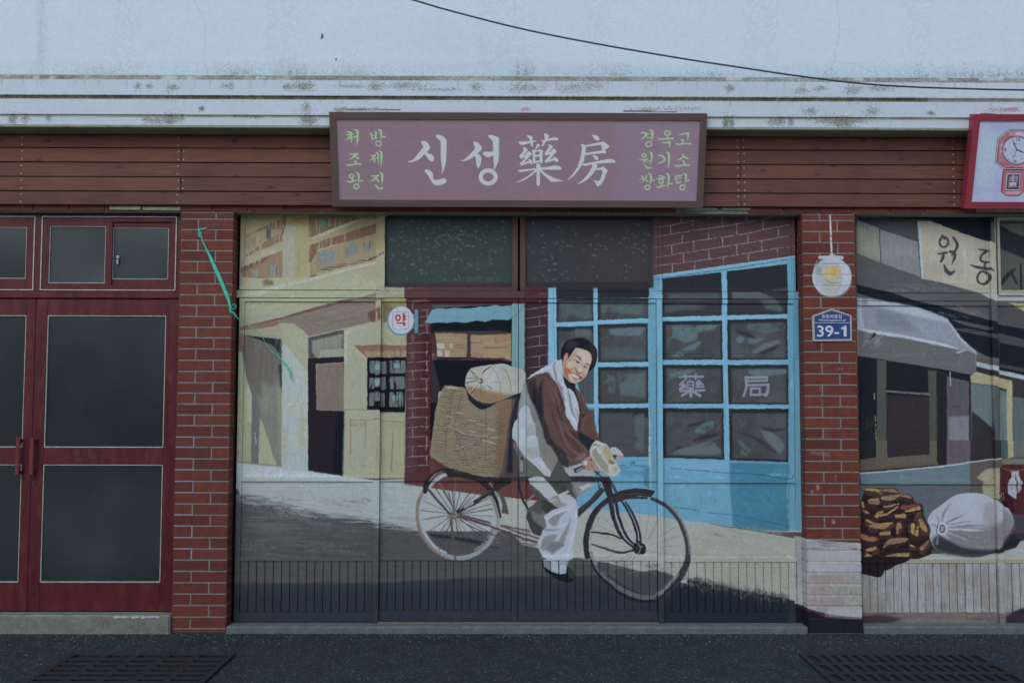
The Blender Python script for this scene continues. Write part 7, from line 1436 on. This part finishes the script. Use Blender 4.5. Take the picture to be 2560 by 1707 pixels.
# =================== house number plate ===================
PY = -.012
pl = empty("number_plate", (X(2080, 810, PY), PY, Zh(2080, 850, PY)), "blue house-number plate with a pointed top on the right brick pillar, under the painted lamp", "sign")
def pp(pts, Y): return [(X(1560 + x / 4, 520 + y / 4, Y), Zh(1560 + x / 4, 520 + y / 4, Y)) for x, y in pts]
MB().prism(pp([(1888, 1326), (1896, 1332), (2272, 1328), (2280, 1318), (2276, 1082), (2268, 1070), (2085, 1008), (2068, 1008), (1890, 1072), (1882, 1084)], PY), PY, .004).build("rim", m_plr, pl)
MB().prism(pp([(1910, 1310), (2261, 1306), (2257, 1082), (2077, 1024), (1904, 1086)], PY), PY - .0025, PY + .001).build("blue_face", m_plb, pl)
b = MB(); b.box(X(1560 + 1906 / 4, 807, PY), X(1560 + 2258 / 4, 807, PY), PY - .0032, PY - .002, Zh(2080, 520 + 1150 / 4, PY), Zh(2080, 520 + 1145.5 / 4, PY)); b.build("dividing_line", m_plw, pl)
def text(body, cx, cy, wpx, hpx, name, mat, parent, bold=0):
    c = bpy.data.curves.new(name, 'FONT'); c.body = body; c.extrude = 0
    o = bpy.data.objects.new(name, c); COL.objects.link(o); dg = bpy.context.evaluated_depsgraph_get(); me = bpy.data.meshes.new_from_object(o.evaluated_get(dg)); bpy.data.objects.remove(o)
    co = np.array([v.co[:2] for v in me.vertices]); lo, hi = co.min(0), co.max(0)
    x0, x1 = X(cx - wpx / 2, cy, PY), X(cx + wpx / 2, cy, PY); z0, z1 = Zh(cx, cy + hpx / 2, PY), Zh(cx, cy - hpx / 2, PY)
    for v in me.vertices:
        u = (v.co.x - lo[0]) / (hi[0] - lo[0]); w_ = (v.co.y - lo[1]) / (hi[1] - lo[1]); v.co = (x0 + u * (x1 - x0), PY - .0034, z0 + w_ * (z1 - z0))
    if bold:
        b = bmesh.new(); b.from_mesh(me)
        for k, (ddx, ddz) in enumerate(((-1, 0), (1, 0), (0, .8), (0, -.8))):
            g = bmesh.ops.duplicate(b, geom=b.verts[:len(me.vertices)] + b.edges[:len(me.edges)] + b.faces[:len(me.polygons)]) if False else None
            b2 = bmesh.new(); b2.from_mesh(me); bmesh.ops.translate(b2, verts=b2.verts, vec=(ddx * bold, -.00012 * (k + 1), ddz * bold)); tmp = bpy.data.meshes.new("tmp"); b2.to_mesh(tmp); b2.free(); b.from_mesh(tmp); bpy.data.meshes.remove(tmp)
        b.to_mesh(me); b.free()
    me.materials.clear(); me.materials.append(mat); o = bpy.data.objects.new(name, me); COL.objects.link(o); o.parent = parent; o.matrix_parent_inverse = par_inv(parent); return o
text("원동마을길", 1560 + 2076 / 4, 520 + 1084 / 4, 50, 10, "korean_lettering", m_plw, pl, .0004)
text("Wondongmaeul-gil", 1560 + 2079 / 4, 520 + 1124 / 4, 68, 6.6, "latin_lettering", m_plw, pl, .0003)
text("39-", 1560 + 2038 / 4, 520 + 1232 / 4, 54, 27, "number_lettering", m_plw, pl, .0022)
MB().prism(pp([(2196, 1284), (2224, 1284), (2224, 1178), (2204, 1178), (2166, 1200), (2176, 1218), (2196, 1208)], PY), PY - .0036, PY - .0026).build("number_lettering", m_plw, pl)

# =================== cable, ribbon ===================
cp_ = [(960, -14), (1030, 0), (1120, 26), (1297, 71), (1480, 108), (1700, 146), (1850, 169), (1992, 190), (2139, 208), (2263, 217), (2400, 222), (2560, 225.5), (2700, 224), (2900, 216)]
pts = [hit([p], (0, -.42, 0), (0, 1, 0))[0] for p in crom(cp_, False, 5)]
o = MB().tube([tuple(p) for p in pts], .0062, 8).build("overhead_cable", m_cable, None, True); tag(o, "black cable sagging across the white wall from top centre down to the right", "cable")
rib = empty("teal_ribbon", (X(505, 560, -.01), -.01, Zh(505, 570, -.01)), "teal plastic ribbon knotted on the left brick pillar, its tail across the painted shutter", "ribbon")
def ribbon(pts, ws, Y, nm, par=rib, wob=.004):
    P_ = crom([(x, y) for x, y in pts], False, 4); W_ = np.interp(np.linspace(0, 1, len(P_)), np.linspace(0, 1, len(ws)), ws)
    C3 = [hit([p], (0, Y[0] + (Y[1] - Y[0]) * i / (len(P_) - 1), 0), (0, 1, 0))[0] for i, p in enumerate(P_)]; b = MB(); prev = None
    for i, c in enumerate(C3):
        t = C3[min(i + 1, len(C3) - 1)] - C3[max(i - 1, 0)]; n = np.array([-t[2], 0, t[0]]); n = n / (np.linalg.norm(n) + 1e-9) * W_[i] / 2
        off = np.array([0, wob * math.sin(i * 1.3), 0])
        q = [b.bm.verts.new(tuple(c + n + off)), b.bm.verts.new(tuple(c - off * .2 + np.array([0, -.0015, 0]))), b.bm.verts.new(tuple(c - n - off))]
        if prev: b.bm.faces.new((prev[0], q[0], q[1], prev[1])); b.bm.faces.new((prev[1], q[1], q[2], prev[2]))
        prev = q
    o = b.build(nm, m_teal, par); md = o.modifiers.new("thickness", 'SOLIDIFY'); md.thickness = .0012; return o
z4 = lambda l: [(x / 2.529, 500 + y / 2.529) for x, y in l]
ribbon(z4([(1258, 185), (1268, 215), (1282, 262), (1300, 298)]), [.008, .012, .008, .01], (-.006, -.01), "strand", wob=.002)
ribbon(z4([(1312, 174), (1285, 182), (1262, 186), (1256, 205), (1264, 235), (1275, 200)]), [.006, .01, .012, .008, .006], (-.008, -.012), "knot", wob=.003)
ribbon(z4([(1300, 300), (1340, 385), (1400, 520), (1440, 620), (1458, 680)]), [.008, .022, .026, .022, .008], (-.008, -.01), "strand", wob=.002)
ribbon(z4([(1462, 690), (1470, 662), (1488, 662), (1490, 680), (1470, 690), (1456, 672)]), [.005, .006, .005, .007], (-.012, -.014), "knot"); ribbon(z4([(1455, 672), (1455, 700), (1478, 715), (1494, 738)]), [.01, .016, .012, .01], (-.01, .0), "strand")
A4 = lambda l: [(580 + x / 4, 520 + y / 4) for x, y in l]
ribbon(A4([(45, 1088), (80, 1120), (150, 1165), (250, 1235), (300, 1285), (340, 1360), (380, 1412)]), [.007, .004, .003, .0028, .0028, .0028], (.0, .085), "string", wob=.0)
ribbon(A4([(380, 1412), (410, 1440), (450, 1468), (500, 1525), (540, 1568), (565, 1600), (580, 1640), (588, 1708)]), [.003, .004, .006, .009, .011, .012, .012, .01], (.085, .095), "tail", wob=.001)

# =================== drain grates ===================
def grate(label, x0, x1, y0, y1, nx, ny, gx, gy):
    """frame with nx by ny slots; gx, gy = bar widths between the slots"""
    root = empty("drain_grate", ((x0 + x1) / 2, (y0 + y1) / 2, 0), label, "drain grate", "iron drain grates set in the road")
    MB().box(x0, x1, y0, y1, .0012, .0025).build("sump", m_dark, root); t = .035; zt = .016
    b = MB(); b.box(x0, x1, y1 - t, y1, .003, zt, .002); b.box(x0, x1, y0, y0 + t, .003, zt, .002); b.box(x0, x0 + t, y0 + t, y1 - t, .003, zt - .0002, .002); b.box(x1 - t, x1, y0 + t, y1 - t, .003, zt - .0002, .002); b.build("rim", m_iron, root)
    def row(n, a0, a1, g, horiz):
        me = None; w = (a1 - a0) / n
        for k in range(1, n):
            c = a0 + w * k
            if me is None:
                B_ = MB(); L = ((x1 - x0) if horiz else (y1 - y0)) / 2 - t
                (B_.box(-L, L, -g / 2, g / 2, 0, zt - .005, .002) if horiz else B_.box(-g / 2, g / 2, -L, L, 0, zt - .0055, .002)); me = B_.mesh("bar"); me.materials.append(m_iron)
            o = bpy.data.objects.new("bar", me); COL.objects.link(o); o.parent = root; o.matrix_parent_inverse = par_inv(root)
            o.location = (((x0 + x1) / 2, c, .004) if horiz else (c, (y0 + y1) / 2, .004))
    row(nx, x0 + t, x1 - t, gx, False); row(ny, y0 + t, y1 - t, gy, True)
grate("left iron drain grate with crosswise slots, in front of the red glass doors", -2.72, -1.70, -1.50, -.60, 5, 8, .05, .055)
grate("right iron drain grate with lengthwise slots in the road, near the right brick pillar", 1.86, 3.0, -1.50, -.60, 16, 4, .034, .05)
# torn tape left on the step
tp = empty("torn_tape", (lx(355), -.025, lz(1532)), "torn strips of old white tape stuck on the step edge below the right glass door", "tape")
R_ = random.Random(9)
for x, w in ((318, 40), (352, 22), (388, 44)):
    xa, xb = lx(x - w / 2, 1530), lx(x + w / 2, 1530); zt_ = Zh(200, 1529, .07) - .002; n = 7; b = MB(); prev = None
    for k in range(n + 1):
        xx = xa + (xb - xa) * k / n; a_ = b.bm.verts.new((xx, -.0305, zt_ - .003 - R_.uniform(0, .003))); c_ = b.bm.verts.new((xx, -.034, zt_ - .012 - R_.uniform(0, .012)))
        if prev: b.bm.faces.new((prev[0], a_, c_, prev[1]))
        prev = (a_, c_)
    b.build("strip", m_bead, tp)

# =================== the house across the street, plus a lane and greenery added for reflections in the glass ===================
o = MB().box(-14, 14, -11.5, -2.6, .001, .005).build("added_lane", concrete_mat("pale_concrete", (150, 154, 152))); tag(o, kind='structure')  # added out of view, pale to lighten the lower panes and bounce light up
op = empty("house_opposite", (0, -13.5, 0), "plain rendered house across the street, behind the photographer", "house")
MB().box(-14, 14, -15.5, -13.5, 0, 5.2).build("wall", plain("grey_render", (96, 100, 104), .9, .15, 1.5), op)
for k in range(7):
    wd = MB().box(-12 + k * 4, -10.4 + k * 4, -13.52, -13.4, 1.0, 2.4).build("window", plain("dark_window", (30, 36, 42), .2, .1, 3), op) if k == 0 else link_copy(wd, op)
    if k: wd.location.x += 4
R_ = random.Random(4); m_leaf = plain("added_hedge_leaf", (60, 96, 44), .6, .3, 9, bmp=0)
b = MB()
for _ in range(4200):
    c = Vector((R_.uniform(-8.2, -6.0), R_.uniform(-12.6, -11.8), R_.uniform(.1, 2.7))); d = Vector((R_.gauss(0, 1), R_.gauss(0, 1), R_.gauss(0, 1))).normalized() * .07; e = d.orthogonal().normalized() * .04
    b.bm.faces.new([b.bm.verts.new(c - d), b.bm.verts.new(c + e), b.bm.verts.new(c + d), b.bm.verts.new(c - e)])
me = bpy.data.meshes.new("added_hedge"); b.bm.to_mesh(me); b.bm.free(); me.materials.append(m_leaf); o = bpy.data.objects.new("added_hedge", me); COL.objects.link(o)  # added out of view for a green reflection in the door glass
tag(o, "dense green leaves added unseen behind the camera to reflect green in the door glass", "added_hedge")
# hairline cracks in the asphalt
b = MB()
for path in ([(-2.02, -.02), (-2.04, -.12), (-2.0, -.22), (-2.06, -.36), (-2.03, -.5), (-2.09, -.7)], [(.4, -.5), (.62, -.56), (.8, -.52), (1.05, -.6), (1.3, -.58)]):
    pts = crom(path, False, 4)
    for p, q in zip(pts[:-1], pts[1:]):
        d = np.array(q) - np.array(p); n_ = np.array([-d[1], d[0]]); n_ = n_ / np.linalg.norm(n_) * R_.uniform(.0012, .0032)
        b.bm.faces.new([b.bm.verts.new((*(np.array(v) + sgn * n_), .0012)) for v, sgn in ((p, 1), (p, -1), (q, -1), (q, 1))])
o = b.build("road_crack", m_dark); tag(o, kind='structure')
# grit and small stones along the foot of the wall
b = MB()
for _ in range(900):
    x, y = R_.uniform(-3.9, 3.9), -.03 - abs(R_.gauss(0, .16)); r = R_.uniform(.0015, .0055)
    if R_.random() < .25: y = R_.uniform(-1.4, -.05)
    bmesh.ops.create_icosphere(b.bm, subdivisions=1, radius=r, matrix=Matrix.Translation((x, y, r * .5)) @ Matrix.Diagonal((1, R_.uniform(.6, 1.2), .7, 1)))
o = b.build("grit", concrete_mat("grit", (104, 108, 108))); tag(o, "loose grit and small stones lying along the foot of the wall", "grit", kind='stuff')
